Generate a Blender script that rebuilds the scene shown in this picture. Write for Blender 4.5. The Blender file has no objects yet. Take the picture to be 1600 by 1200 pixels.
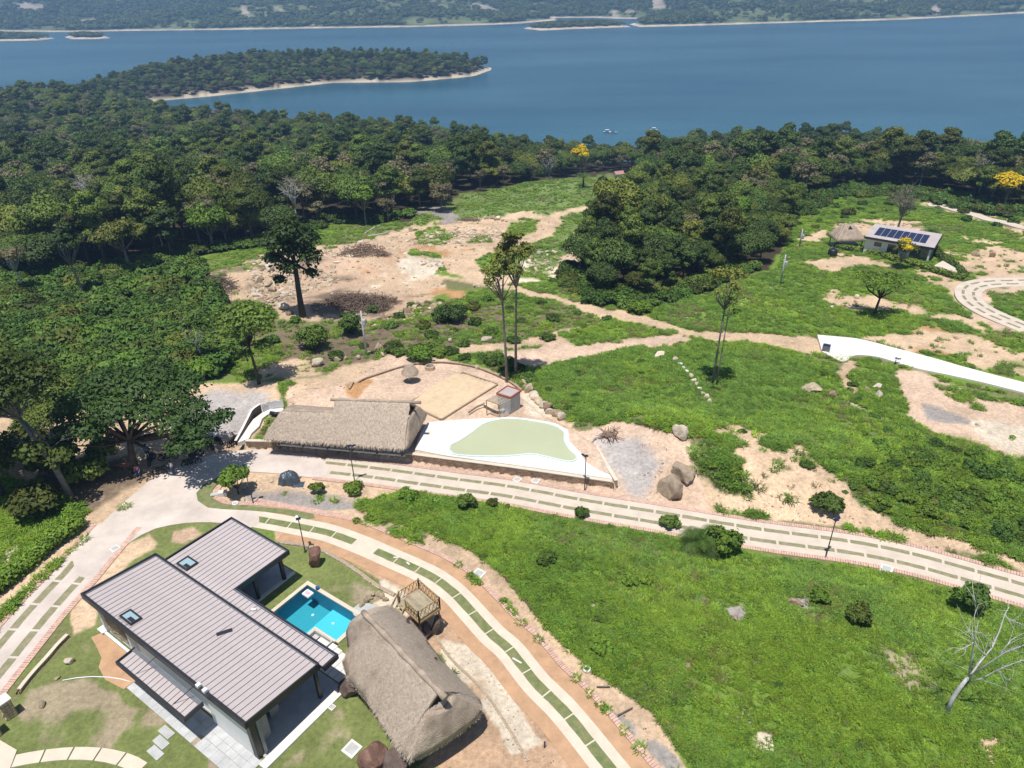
import bpy, bmesh, math, random
import numpy as np
from mathutils import Vector, Matrix

S = bpy.context.scene
COL = S.collection
rnd = random.Random(7)
nrs = np.random.RandomState(11)

# ---------------------------------------------------------------- camera, sky, sun, exposure
CAM_H, FOC = 42.0, 1120.0
PITCH, ROLL = math.radians(30), math.radians(1.0)
FW = np.array([0, math.cos(PITCH), -math.sin(PITCH)])
UP0 = np.cross([1.0, 0, 0], FW)
UPV = UP0 * math.cos(ROLL) + np.array([1.0, 0, 0]) * math.sin(ROLL)
RT = np.array([1.0, 0, 0]) * math.cos(ROLL) - UP0 * math.sin(ROLL)
CP = np.array([0, 0, CAM_H])
cd = bpy.data.cameras.new('camera')
cam = bpy.data.objects.new('camera', cd)
COL.objects.link(cam)
cd.sensor_width = 36.0
cd.lens = FOC / 1600 * 36.0
cd.clip_start, cd.clip_end = 0.5, 9000
m = Matrix((RT, UPV, -FW)).transposed().to_4x4()
m.translation = Vector(CP)
cam.matrix_world = m
S.camera = cam

SUN_DIR = Vector((-0.10, -0.21, 1.0)).normalized()      # towards the sun: high, a little behind the camera
w = bpy.data.worlds.new('World')
S.world = w
w.use_nodes = True
nt = w.node_tree
bg = nt.nodes['Background']
sky = nt.nodes.new('ShaderNodeTexSky')
sky.sky_type = 'NISHITA'
sky.sun_disc = False
sky.sun_elevation = math.asin(SUN_DIR.z)
sky.sun_rotation = math.atan2(SUN_DIR.x, SUN_DIR.y)
sky.air_density, sky.dust_density, sky.ozone_density = 1.0, 0.6, 1.5
nt.links.new(sky.outputs[0], bg.inputs[0])
bg.inputs[1].default_value = 0.08
sl = bpy.data.lights.new('sun', 'SUN')
sl.energy, sl.angle, sl.color = 4.7, math.radians(0.5), (1.0, 0.955, 0.9)
so = bpy.data.objects.new('sun', sl)
so.rotation_euler = SUN_DIR.to_track_quat('Z', 'Y').to_euler()
so.location = (0, 0, 120)
COL.objects.link(so)
S.view_settings.view_transform = 'Standard'
S.view_settings.look = 'None'
S.view_settings.exposure = 0.2
S.view_settings.gamma = 1
S.view_settings.use_curve_mapping = False
try:
    S.cycles.use_denoising = True
    S.cycles.max_bounces = 7
    S.cycles.diffuse_bounces = 3
    S.cycles.volume_bounces = 0
    S.cycles.transparent_max_bounces = 8
    S.cycles.caustics_reflective = False
    S.cycles.caustics_refractive = False
except Exception:
    pass

# ---------------------------------------------------------------- numpy helpers: noise, polygons, terrain
def _h(ix, iy, s):
    n = (ix * 374761393 + iy * 668265263 + s * 974634777) & 0xFFFFFFFF
    n = ((n ^ (n >> 13)) * 1274126177) & 0xFFFFFFFF
    return ((n ^ (n >> 16)) & 0xFFFF) / 65535.0

def vnoise(x, y, s=0):
    x = np.asarray(x, float); y = np.asarray(y, float)
    ix = np.floor(x).astype(np.int64); iy = np.floor(y).astype(np.int64)
    fx = x - ix; fy = y - iy
    fx = fx * fx * (3 - 2 * fx); fy = fy * fy * (3 - 2 * fy)
    a = _h(ix, iy, s); b = _h(ix + 1, iy, s); c = _h(ix, iy + 1, s); d = _h(ix + 1, iy + 1, s)
    return (a + (b - a) * fx) * (1 - fy) + (c + (d - c) * fx) * fy

def fbm(x, y, s=0, o=4):
    t, a, n = 0.0, 0.5, 0.0
    for k in range(o):
        t = t + a * vnoise(np.asarray(x) * 2 ** k, np.asarray(y) * 2 ** k, s + 17 * k)
        n += a; a *= 0.5
    return t / n

def sstep(a, b, x):
    t = np.clip((x - a) / (b - a), 0, 1)
    return t * t * (3 - 2 * t)

def poly_sd(px, py, poly):
    """signed distance to a closed polygon, inside positive"""
    P = np.asarray(poly, float)
    best = np.full(px.shape, 1e18); inside = np.zeros(px.shape, bool)
    for i in range(len(P)):
        a, b = P[i], P[(i + 1) % len(P)]
        dx, dy = b - a
        L = dx * dx + dy * dy + 1e-12
        t = np.clip(((px - a[0]) * dx + (py - a[1]) * dy) / L, 0, 1)
        best = np.minimum(best, (px - a[0] - t * dx) ** 2 + (py - a[1] - t * dy) ** 2)
        if dy != 0:
            c = ((a[1] > py) != (b[1] > py)) & (px < dx * (py - a[1]) / dy + a[0])
            inside ^= c
    d = np.sqrt(best)
    return np.where(inside, d, -d)

def line_d(px, py, pts):
    best = np.full(px.shape, 1e18)
    for a, b in zip(pts[:-1], pts[1:]):
        dx, dy = b[0] - a[0], b[1] - a[1]
        t = np.clip(((px - a[0]) * dx + (py - a[1]) * dy) / (dx * dx + dy * dy + 1e-12), 0, 1)
        best = np.minimum(best, (px - a[0] - t * dx) ** 2 + (py - a[1] - t * dy) ** 2)
    return np.sqrt(best)

def ray(px, py):
    d = FW * FOC + RT * (px - 800) + UPV * (600 - py)
    return d / np.linalg.norm(d)

def at(px, py, z=0.0):
    d = ray(px, py)
    return CP + d * ((z - CAM_H) / d[2])

def at2(px, py, z=0.0):
    return tuple(at(px, py, z)[:2])

def proj(X, Y, Z):
    vx, vy, vz = X, Y, np.asarray(Z) - CAM_H
    f = FW[0] * vx + FW[1] * vy + FW[2] * vz
    return (800 + FOC * (RT[0] * vx + RT[1] * vy + RT[2] * vz) / f,
            600 - FOC * (UPV[0] * vx + UPV[1] * vy + UPV[2] * vz) / f)

LAKE = -48.0
_KY = [-200, 0, 60, 75, 100, 140, 180, 240, 300, 360, 420, 470, 520, 3000]
_KZ = [0, 0, 0, -0.8, -3.2, -7.2, -11.4, -18.2, -25.6, -33, -39.5, -44, -46, -46]
_yy = np.arange(-200, 3000, 2.0)
_zz = np.interp(_yy, _KY, _KZ)
_k = np.hanning(15); _k /= _k.sum()
_zs = np.convolve(np.pad(_zz, 7, mode='edge'), _k, mode='valid')
_zs = np.where(_yy < 52, 0, _zs)
SHORE = [at2(*p, LAKE) for p in [(-700, 170), (-200, 167), (0, 164), (60, 164), (112, 156), (140, 141), (180, 129), (300, 112), (420, 104), (520, 99), (650, 99), (740, 102), (772, 107),
         (740, 119), (640, 128), (520, 129), (440, 138), (330, 150), (250, 157), (200, 163), (300, 187), (420, 202), (560, 212), (700, 220), (850, 246),
         (940, 255), (1010, 252), (1080, 238), (1300, 232), (1450, 260), (1600, 296), (1900, 350), (2400, 430)]] + [(900, 60), (900, -300), (-1800, -300), (-1800, 700)]
PLAT = [at2(*p, 0.9) for p in [(381, 690), (400, 688), (533, 694), (630, 708), (700, 716), (800, 729), (961, 753), (931, 697), (892, 668), (850, 645), (800, 600), (700, 560), (560, 590), (470, 610), (420, 640)]]
BUMPS = [(1000, 672, 1.2, 5), (1060, 690, 1.4, 4), (1065, 735, 1.6, 5), (470, 605, 1.0, 5), (395, 752, 0.5, 3), (1200, 730, 1.5, 8), (1320, 760, 1.0, 8), (570, 392, 2.2, 9), (420, 420, 2.5, 10),
         (540, 470, 1.5, 7), (930, 870, 0.8, 7), (1250, 960, 1.2, 8), (1050, 1000, 0.7, 6), (1450, 1100, 1.0, 7), (300, 445, 2.5, 9), (450, 505, 1.8, 7), (650, 520, 1.0, 6)]
BUMPS = [(*at2(a, b, -3 if b < 520 else 0), h, r) for a, b, h, r in BUMPS]

H_T = math.radians(-35.0)
H_U, H_V, H_O = (math.cos(H_T), math.sin(H_T)), (-math.sin(H_T), math.cos(H_T)), (-15.77, 26.71)
def HU(u, v, z=None):
    """point in the house's own frame: u along the long roof, v across it"""
    p = (H_O[0] + u * H_U[0] + v * H_V[0], H_O[1] + u * H_U[1] + v * H_V[1])
    return p if z is None else (*p, z)
POOL_UV = [(-9.0, 6.9), (-5.3, 6.9), (-5.3, 9.05), (-3.05, 9.05), (-3.05, 11.6), (-9.0, 11.6)]
PIT_UV = [(-5.1, 7.4), (-3.25, 7.4), (-3.25, 8.85), (-5.1, 8.85)]
DIG = [([HU(*p) for p in POOL_UV], 2.4), ([HU(*p) for p in PIT_UV], 0.75)]
LANE_A = [at2(*p) for p in [(380, 725), (470, 727), (600, 741), (800, 769), (933, 794), (1175, 834), (1333, 856), (1517, 901), (1600, 923), (1760, 976), (1900, 1028)]]
LANE_B = [at2(*p) for p in [(345, 799), (450, 820), (547, 845), (647, 888), (740, 960), (837, 1067), (947, 1193), (1000, 1260)]]
LANE_C = [at2(*p) for p in [(380, 725), (280, 770), (180, 840), (82, 932), (24, 1000), (-110, 1160)]]

def terrain(X, Y):
    X = np.asarray(X, float); Y = np.asarray(Y, float)
    z = np.interp(Y, _yy, _zs)
    for k, (bx, by, h, r) in enumerate(BUMPS):
        sel = (np.abs(X - bx) < 2.6 * r) & (np.abs(Y - by) < 2.6 * r)
        if sel.any():
            z = np.array(z)
            x_, y_ = X[sel], Y[sel]
            keep = sstep(2.4, 7, np.minimum(line_d(x_, y_, LANE_A), np.minimum(line_d(x_, y_, LANE_B), line_d(x_, y_, LANE_C))))
            z[sel] += h * np.exp(-((x_ - bx) ** 2 + (y_ - by) ** 2) / (r * r)) * keep
    z = z + (fbm(X * 0.09, Y * 0.09, 5, 3) - 0.5) * 3.0 * sstep(95, 190, Y)
    near = Y < 110
    if near.any():
        xx, yy = X[near], Y[near]
        d = poly_sd(xx, yy, PLAT)
        z = z.copy()
        z[near] = z[near] + 0.88 * sstep(-0.25, 0.1, d) * (1 - sstep(72, 84, yy))
    for P_, dep in DIG:
        sel = (np.abs(X - P_[0][0]) < 14) & (np.abs(Y - P_[0][1]) < 14)
        if sel.any():
            z[sel] -= dep * sstep(-0.27, -0.12, poly_sd(X[sel], Y[sel], P_))
    far = Y > 250
    if far.any():
        xx, yy = X[far], Y[far]
        d = poly_sd(xx, yy, SHORE)
        cap = 12 + 6 * fbm(xx * 0.008, yy * 0.008, 3, 3)
        h = np.minimum(np.maximum(z[far] - LAKE, cap), 0.16 * d + 0.2 + 1.2 * sstep(4, 14, d))
        z[far] = np.where(d > 0, LAKE + h, LAKE + np.maximum(d * 0.12, -2.5))
    return z

def tz(x, y):
    return float(terrain(np.array([x]), np.array([y]))[0])

def G(px, py):
    """the point of the ground seen at a pixel of the photograph"""
    d = ray(px, py)
    ts = np.geomspace(15, 3000, 1500)
    P = CP[None] + d[None] * ts[:, None]
    below = P[:, 2] < terrain(P[:, 0], P[:, 1])
    k = int(np.argmax(below)) if below.any() else len(ts) - 1
    a, b = ts[max(k - 1, 0)], ts[k]
    for _ in range(14):
        c = (a + b) / 2; q = CP + d * c
        if q[2] < tz(q[0], q[1]): b = c
        else: a = c
    q = CP + d * b
    return Vector((q[0], q[1], tz(q[0], q[1])))

# ---------------------------------------------------------------- materials
MATS = {}
def lin(r, g, b, k=1.0):
    f = lambda c: ((c / 255 + 0.055) / 1.055) ** 2.4 if c > 10 else c / 255 / 12.92
    return (f(r) * k, f(g) * k, f(b) * k)

def mat(name, col, rough=0.8, var=0.2, scale=2.0, bump=0.0, bscale=None, metal=0.0, spec=0.3, col2=None, objvar=0.0, coords='Object', stretch=None):
    mt = bpy.data.materials.new(name); mt.use_nodes = True
    n, l = mt.node_tree.nodes, mt.node_tree.links
    b = n['Principled BSDF']
    b.inputs['Roughness'].default_value = rough
    b.inputs['Metallic'].default_value = metal
    b.inputs['Specular IOR Level'].default_value = spec
    tc = n.new('ShaderNodeTexCoord'); src = tc.outputs[coords]
    if stretch:
        mp = n.new('ShaderNodeMapping'); mp.inputs['Scale'].default_value = stretch
        l.new(src, mp.inputs[0]); src = mp.outputs[0]
    no = n.new('ShaderNodeTexNoise'); no.inputs['Scale'].default_value = scale
    no.inputs['Detail'].default_value = 6; no.inputs['Roughness'].default_value = 0.65
    l.new(src, no.inputs['Vector'])
    rp = n.new('ShaderNodeValToRGB')
    c2 = col2 or tuple(c * (1 - var) for c in col)
    c1 = tuple(min(1, c * (1 + var * (0 if col2 else 1))) for c in col)
    rp.color_ramp.elements[0].position, rp.color_ramp.elements[1].position = 0.32, 0.68
    rp.color_ramp.elements[0].color = (*c2, 1); rp.color_ramp.elements[1].color = (*c1, 1)
    l.new(no.outputs[0], rp.inputs[0])
    out = rp.outputs[0]
    if objvar:
        oi = n.new('ShaderNodeObjectInfo'); hs = n.new('ShaderNodeHueSaturation')
        mr = n.new('ShaderNodeMapRange'); mr.inputs[3].default_value = 1 - objvar; mr.inputs[4].default_value = 1 + objvar
        l.new(oi.outputs['Random'], mr.inputs[0]); l.new(mr.outputs[0], hs.inputs['Value']); l.new(out, hs.inputs['Color'])
        out = hs.outputs[0]
    l.new(out, b.inputs['Base Color'])
    if bump:
        n2 = n.new('ShaderNodeTexNoise'); n2.inputs['Scale'].default_value = bscale or scale * 4
        n2.inputs['Detail'].default_value = 5
        l.new(src, n2.inputs['Vector'])
        bp = n.new('ShaderNodeBump'); bp.inputs['Strength'].default_value = bump; bp.inputs['Distance'].default_value = 0.1
        l.new(n2.outputs[0], bp.inputs['Height']); l.new(bp.outputs[0], b.inputs['Normal'])
    MATS[name] = mt
    return mt

def leafmat(name, col, hue=0.045, val=0.5, trans=0.25, tip=None):
    """leaves: colour from a random tint per leaf and per plant, a little light through"""
    mt = bpy.data.materials.new(name); mt.use_nodes = True
    n, l = mt.node_tree.nodes, mt.node_tree.links
    b = n['Principled BSDF']; b.inputs['Roughness'].default_value = 0.6; b.inputs['Specular IOR Level'].default_value = 0.25
    at_ = n.new('ShaderNodeAttribute'); at_.attribute_name = 'tint'
    oi = n.new('ShaderNodeObjectInfo')
    mx = n.new('ShaderNodeMix'); mx.data_type = 'RGBA'
    t2 = tip or (col[0] * 2.0, col[1] * 1.7, col[2] * 1.3)
    mx.inputs[6].default_value = (*[c * 0.75 for c in col], 1); mx.inputs[7].default_value = (*t2, 1)
    l.new(at_.outputs['Fac'], mx.inputs[0])
    hs = n.new('ShaderNodeHueSaturation')
    m1 = n.new('ShaderNodeMapRange'); m1.inputs[3].default_value = 0.5 - hue; m1.inputs[4].default_value = 0.5 + hue * 0.15
    m2 = n.new('ShaderNodeMapRange'); m2.inputs[3].default_value = 1 - val; m2.inputs[4].default_value = 1 + val
    mu = n.new('ShaderNodeMath'); mu.operation = 'MULTIPLY'; mu.inputs[1].default_value = 7.31
    fr = n.new('ShaderNodeMath'); fr.operation = 'FRACT'
    l.new(oi.outputs['Random'], m1.inputs[0]); l.new(oi.outputs['Random'], mu.inputs[0]); l.new(mu.outputs[0], fr.inputs[0]); l.new(fr.outputs[0], m2.inputs[0])
    l.new(m1.outputs[0], hs.inputs['Hue']); l.new(m2.outputs[0], hs.inputs['Value']); l.new(mx.outputs[2], hs.inputs['Color'])
    l.new(hs.outputs[0], b.inputs['Base Color'])
    tr = n.new('ShaderNodeBsdfTranslucent'); l.new(hs.outputs[0], tr.inputs[0])
    ms = n.new('ShaderNodeMixShader'); ms.inputs[0].default_value = trans
    l.new(b.outputs[0], ms.inputs[1]); l.new(tr.outputs[0], ms.inputs[2])
    l.new(ms.outputs[0], n['Material Output'].inputs[0])
    MATS[name] = mt
    return mt

def vcolmat(name, nscale=3.0, namp=0.35, bump=0.5, rough=0.95):
    """ground: the soil and turf colours stored on the sheet, broken up by fine noise"""
    mt = bpy.data.materials.new(name); mt.use_nodes = True
    n, l = mt.node_tree.nodes, mt.node_tree.links
    b = n['Principled BSDF']; b.inputs['Roughness'].default_value = rough; b.inputs['Specular IOR Level'].default_value = 0.1
    a = n.new('ShaderNodeAttribute'); a.attribute_name = 'albedo'
    tc = n.new('ShaderNodeTexCoord')
    no = n.new('ShaderNodeTexNoise'); no.inputs['Scale'].default_value = nscale; no.inputs['Detail'].default_value = 8; no.inputs['Roughness'].default_value = 0.75
    l.new(tc.outputs['Object'], no.inputs['Vector'])
    mr = n.new('ShaderNodeMapRange'); mr.inputs[1].default_value = 0.3; mr.inputs[2].default_value = 0.7
    mr.inputs[3].default_value = 1 - namp; mr.inputs[4].default_value = 1 + namp
    l.new(no.outputs[0], mr.inputs[0])
    hs = n.new('ShaderNodeHueSaturation'); l.new(a.outputs['Color'], hs.inputs['Color']); l.new(mr.outputs[0], hs.inputs['Value'])
    l.new(hs.outputs[0], b.inputs['Base Color'])
    bp = n.new('ShaderNodeBump'); bp.inputs['Strength'].default_value = bump; bp.inputs['Distance'].default_value = 0.15
    l.new(no.outputs[0], bp.inputs['Height']); l.new(bp.outputs[0], b.inputs['Normal'])
    MATS[name] = mt
    return mt

mat('concrete', (0.57, 0.49, 0.40), 0.9, 0.1, 0.7, 0.15, 14)
mat('concrete_cream', (0.60, 0.53, 0.42), 0.9, 0.09, 0.9, 0.15, 14)
mat('apron', (0.56, 0.485, 0.425), 0.9, 0.16, 0.4, 0.12, 12)
mat('white_concrete', (0.71, 0.67, 0.61), 0.85, 0.13, 0.45, 0.1, 10)
mat('slab_grey', (0.44, 0.44, 0.43), 0.85, 0.12, 1.5, 0.1, 10)
mat('paving_tile', (0.46, 0.465, 0.46), 0.8, 0.14, 1.5, 0.1, 10, objvar=0.07)
mat('brick_pink', (0.56, 0.37, 0.29), 0.9, 0.25, 3.5, 0.3, 20)
mat('turf_pale', (0.34, 0.30, 0.20), 0.95, 0.35, 2.2, 0.6, 25, col2=(0.20, 0.205, 0.10))
mat('turf_green', (0.26, 0.245, 0.12), 0.95, 0.35, 1.6, 0.6, 25, col2=(0.12, 0.175, 0.055))
mat('roof_metal', (0.45, 0.395, 0.385), 0.55, 0.09, 0.5, 0.03, 60, spec=0.4)
mat('dark_metal', (0.022, 0.022, 0.028), 0.45, 0.2, 3, spec=0.5)
mat('gutter_steel', (0.35, 0.37, 0.40), 0.35, 0.1, 3, metal=0.7)
mat('white_wall', (0.76, 0.76, 0.75), 0.8, 0.04, 1.5, 0.05, 30)
mat('grey_wall', (0.30, 0.30, 0.30), 0.8, 0.15, 1.5, 0.1, 20)
mat('white_plastic', (0.8, 0.8, 0.8), 0.4, 0.03, 3)
mat('stone_tan', (0.42, 0.34, 0.23), 0.9, 0.35, 1.5, 0.6, 12, objvar=0.25)
mat('stone_brown', (0.30, 0.21, 0.145), 0.9, 0.45, 1.2, 0.6, 9, objvar=0.2)
mat('stone_pale', (0.55, 0.46, 0.36), 0.9, 0.25, 1.2, 0.6, 9, objvar=0.2)
mat('boulder_dark', (0.13, 0.095, 0.08), 0.9, 0.5, 0.9, 0.8, 6)
mat('boulder_tan', (0.42, 0.33, 0.235), 0.9, 0.5, 1.6, 1.0, 4, col2=(0.27, 0.21, 0.155))
mat('boulder_red', (0.20, 0.115, 0.085), 0.9, 0.45, 0.8, 0.8, 6)
mat('mortar', (0.36, 0.28, 0.2), 0.95, 0.2, 4)
mat('wood_tan', (0.36, 0.255, 0.125), 0.8, 0.25, 4, 0.2, 25, objvar=0.2)
mat('wood_floor', (0.34, 0.29, 0.20), 0.85, 0.22, 3, 0.2, 25, objvar=0.16)
mat('wood_old', (0.17, 0.13, 0.10), 0.9, 0.3, 4, 0.3, 25, objvar=0.2)
mat('wood_pale', (0.52, 0.45, 0.36), 0.85, 0.2, 4, 0.2, 25, objvar=0.15)
mat('thatch', (0.41, 0.325, 0.25), 0.95, 0.3, 1.4, 1.0, 14, objvar=0.0)
mat('thatch_straw', (0.60, 0.50, 0.40), 0.95, 0.35, 5.0, col2=(0.40, 0.32, 0.245))
mat('thatch_shade', (0.035, 0.027, 0.02), 1.0, 0.3, 4)  # near-black thatch colour: the shade inside openings and under roofs, painted
mat('pole_metal', (0.05, 0.045, 0.045), 0.5, 0.2, 6, spec=0.5)
mat('pole_grey', (0.42, 0.43, 0.45), 0.7, 0.15, 3)
mat('panel_blue', (0.015, 0.022, 0.06), 0.2, 0.3, 6, spec=0.6)
mat('bark_dark', (0.075, 0.058, 0.045), 0.95, 0.35, 3, 0.6, 14)
mat('bark_grey', (0.22, 0.20, 0.17), 0.95, 0.3, 3, 0.6, 14)
mat('bark_pale', (0.50, 0.49, 0.47), 0.9, 0.2, 2.5, 0.4, 14)
mat('faded_red', (0.40, 0.22, 0.19), 0.8, 0.2, 3)
mat('red_paint', (0.34, 0.11, 0.075), 0.6, 0.2, 5)
mat('tarp', (0.055, 0.075, 0.095), 0.38, 0.25, 2.2, 0.5, 5, spec=0.55)
mat('black_rubber', (0.02, 0.02, 0.022), 0.7, 0.2, 5)
mat('black_plastic', (0.02, 0.021, 0.026), 0.45, 0.2, 5)
mat('blue_paint', (0.03, 0.09, 0.30), 0.45, 0.2, 5)
mat('lime_paint', (0.32, 0.55, 0.05), 0.45, 0.2, 5)
mat('white_paint', (0.7, 0.7, 0.7), 0.5, 0.1, 5)
mat('orange_soil', (0.42, 0.19, 0.10), 0.95, 0.3, 3, 0.5, 14)
mat('court_soil', (0.60, 0.45, 0.29), 0.95, 0.13, 1.5, 0.3, 10)
mat('clay', (0.47, 0.29, 0.17), 0.95, 0.16, 1.0, 0.4, 14)
mat('denim', (0.05, 0.08, 0.16), 0.9, 0.2, 8)
mat('shirt_blue', (0.12, 0.30, 0.55), 0.9, 0.2, 8)
mat('shirt_mauve', (0.30, 0.12, 0.24), 0.9, 0.2, 8)
mat('skin', (0.30, 0.16, 0.10), 0.7, 0.1, 8)
mat('hair', (0.012, 0.01, 0.009), 0.7, 0.2, 8)
mat('pink_plastic', (0.75, 0.40, 0.48), 0.5, 0.05, 4)
mat('pool_shell', (0.13, 0.68, 0.78), 0.5, 0.25, 9.0, col2=(0.09, 0.56, 0.68))
mat('pool_shell_deep', (0.06, 0.42, 0.50), 0.5, 0.25, 9.0, col2=(0.045, 0.32, 0.40))
mat('pool_shelf', (0.36, 0.62, 0.68), 0.5, 0.1, 9.0)
mat('shaded_wall_tile', (0.05, 0.24, 0.36), 0.5, 0.25, 9.0)  # wall tile in darker blue: the shade on the pool walls is in the colour
mat('turquoise_trim', (0.60, 0.72, 0.70), 0.5, 0.1, 3)
mat('murky_water', (0.44, 0.465, 0.30), 0.06, 0.05, 0.12, 0.02, 3, spec=0.5)
mat('water_surface', (1, 1, 1), 0.02, 0.0)
mat('beach_sand', (0.5, 0.42, 0.31), 0.95, 0.2, 0.3)
mat('asphalt_gravel', (0.36, 0.33, 0.30), 0.95, 0.2, 1.0, 0.4, 10)
mat('brushwood', (0.20, 0.14, 0.105), 0.95, 0.4, 3, objvar=0.3)
leafmat('leaf_forest', (0.076, 0.132, 0.026))
leafmat('leaf_dark', (0.046, 0.090, 0.022), 0.02, 0.3, 0.18)
leafmat('leaf_bright', (0.100, 0.200, 0.028), 0.02, 0.25)
leafmat('leaf_olive', (0.120, 0.158, 0.036), 0.015, 0.35)
leafmat('leaf_grey', (0.140, 0.145, 0.085), 0.015, 0.3)
leafmat('leaf_shrub', (0.062, 0.135, 0.026), 0.025, 0.35)
leafmat('leaf_weed', (0.13, 0.26, 0.038), 0.02, 0.3, 0.35)
leafmat('leaf_big_tree', (0.048, 0.101, 0.026), 0.01, 0.1)
leafmat('leaf_far', (0.075, 0.120, 0.040), 0.03, 0.45, 0.2)
leafmat('flower_yellow', (0.80, 0.60, 0.008), 0.005, 0.1, 0.3, tip=(0.88, 0.70, 0.03))
leafmat('grass_blade', (0.175, 0.355, 0.040), 0.02, 0.35, 0.45, tip=(0.34, 0.51, 0.06))
leafmat('grass_deep', (0.130, 0.300, 0.045), 0.02, 0.35, 0.45, tip=(0.24, 0.40, 0.07))
leafmat('grass_dry', (0.20, 0.165, 0.075), 0.02, 0.3, 0.3, tip=(0.34, 0.28, 0.14))
vcolmat('ground_cover')
vcolmat('hill_cover', 0.02, 0.4, 0.6)

# water of the house pool and the lake: see-through / reflecting
def glassy(name, col, rough, transmission, ior=1.33):
    mt = MATS[name]; b = mt.node_tree.nodes['Principled BSDF']
    b.inputs['Transmission Weight'].default_value = transmission
    b.inputs['IOR'].default_value = ior; b.inputs['Roughness'].default_value = rough
glassy('water_surface', (1, 1, 1), 0.0, 1.0)
def clear_water():
    """thin water sheet: lets the shell show through with a faint sky reflection"""
    mt = MATS['water_surface']; n, l = mt.node_tree.nodes, mt.node_tree.links
    tb = n.new('ShaderNodeBsdfTransparent'); tb.inputs[0].default_value = (0.75, 0.93, 0.96, 1)
    gl = n.new('ShaderNodeBsdfGlossy'); gl.inputs['Roughness'].default_value = 0.05
    fr = n.new('ShaderNodeFresnel'); fr.inputs[0].default_value = 1.33
    ms = n.new('ShaderNodeMixShader')
    l.new(fr.outputs[0], ms.inputs[0]); l.new(tb.outputs[0], ms.inputs[1]); l.new(gl.outputs[0], ms.inputs[2])
    l.new(ms.outputs[0], n['Material Output'].inputs[0])
clear_water()
def glass_pane(name, tint, rough=0.05):
    mt = bpy.data.materials.new(name); mt.use_nodes = True
    n, l = mt.node_tree.nodes, mt.node_tree.links
    b = n['Principled BSDF']; b.inputs['Base Color'].default_value = (*tint, 1); b.inputs['Roughness'].default_value = rough
    b.inputs['Specular IOR Level'].default_value = 0.6
    no = n.new('ShaderNodeTexNoise'); no.inputs['Scale'].default_value = 1.5
    mr = n.new('ShaderNodeMapRange'); mr.inputs[3].default_value = rough; mr.inputs[4].default_value = rough + 0.08
    l.new(no.outputs[0], mr.inputs[0]); l.new(mr.outputs[0], b.inputs['Roughness'])
    MATS[name] = mt
glass_pane('glass_dark', (0.03, 0.04, 0.05))
glass_pane('glass_sky', (0.30, 0.42, 0.46))

def lake_material():
    mt = bpy.data.materials.new('lake_water'); mt.use_nodes = True
    n, l = mt.node_tree.nodes, mt.node_tree.links
    b = n['Principled BSDF']; b.inputs['Roughness'].default_value = 0.25; b.inputs['Specular IOR Level'].default_value = 0.3; b.inputs['IOR'].default_value = 1.33
    tc = n.new('ShaderNodeTexCoord')
    mp = n.new('ShaderNodeMapping'); mp.inputs['Scale'].default_value = (0.0026, 0.0075, 1); mp.inputs['Rotation'].default_value = (0, 0, 0.15)
    l.new(tc.outputs['Object'], mp.inputs[0])
    no = n.new('ShaderNodeTexNoise'); no.inputs['Scale'].default_value = 1; no.inputs['Detail'].default_value = 5; no.inputs['Roughness'].default_value = 0.55
    l.new(mp.outputs[0], no.inputs['Vector'])
    rp = n.new('ShaderNodeValToRGB')
    rp.color_ramp.elements[0].position, rp.color_ramp.elements[1].position = 0.36, 0.64
    rp.color_ramp.elements[0].color = (0.017, 0.072, 0.118, 1); rp.color_ramp.elements[1].color = (0.038, 0.115, 0.160, 1)
    l.new(no.outputs[0], rp.inputs[0]); l.new(rp.outputs[0], b.inputs['Base Color'])
    n2 = n.new('ShaderNodeTexNoise'); n2.inputs['Scale'].default_value = 0.22; n2.inputs['Detail'].default_value = 4
    l.new(tc.outputs['Object'], n2.inputs['Vector'])
    bp = n.new('ShaderNodeBump'); bp.inputs['Strength'].default_value = 0.35; bp.inputs['Distance'].default_value = 0.5
    l.new(n2.outputs[0], bp.inputs['Height']); l.new(bp.outputs[0], b.inputs['Normal'])
    MATS['lake_water'] = mt
lake_material()

# ---------------------------------------------------------------- object helpers
def rootloc(p):
    v = Vector((0, 0, 0))
    while p is not None:
        v = v + p.location; p = p.parent
    return v

def thing(name, label, cat, loc=(0, 0, 0), group=None):
    o = bpy.data.objects.new(name, None); COL.objects.link(o)
    o.empty_display_size = 0.3
    o.location = loc; o['label'] = label; o['category'] = cat
    if group: o['group'] = group
    return o

def tag(o, label, cat, group=None):
    o['label'] = label; o['category'] = cat
    if group: o['group'] = group
    return o

def link(name, me, material, parent=None, kind=None, label=None):
    if material is not None and not me.materials:
        for k in ([material] if isinstance(material, str) else material):
            me.materials.append(MATS[k])
    o = bpy.data.objects.new(name, me); COL.objects.link(o)
    if parent is not None: o.parent = parent
    if kind: o['kind'] = kind
    if label: o['label'] = label
    return o

def np_mesh(name, V, Fc, smooth=False, mi=None):
    me = bpy.data.meshes.new(name)
    V = np.asarray(V, np.float32); Fc = np.asarray(Fc, np.int32)
    k = Fc.shape[1]
    me.vertices.add(len(V)); me.vertices.foreach_set('co', V.ravel())
    me.loops.add(Fc.size); me.loops.foreach_set('vertex_index', Fc.ravel())
    me.polygons.add(len(Fc)); me.polygons.foreach_set('loop_start', np.arange(len(Fc), dtype=np.int32) * k)
    if smooth: me.polygons.foreach_set('use_smooth', np.ones(len(Fc), bool))
    me.update(calc_edges=True)
    return me

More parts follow.
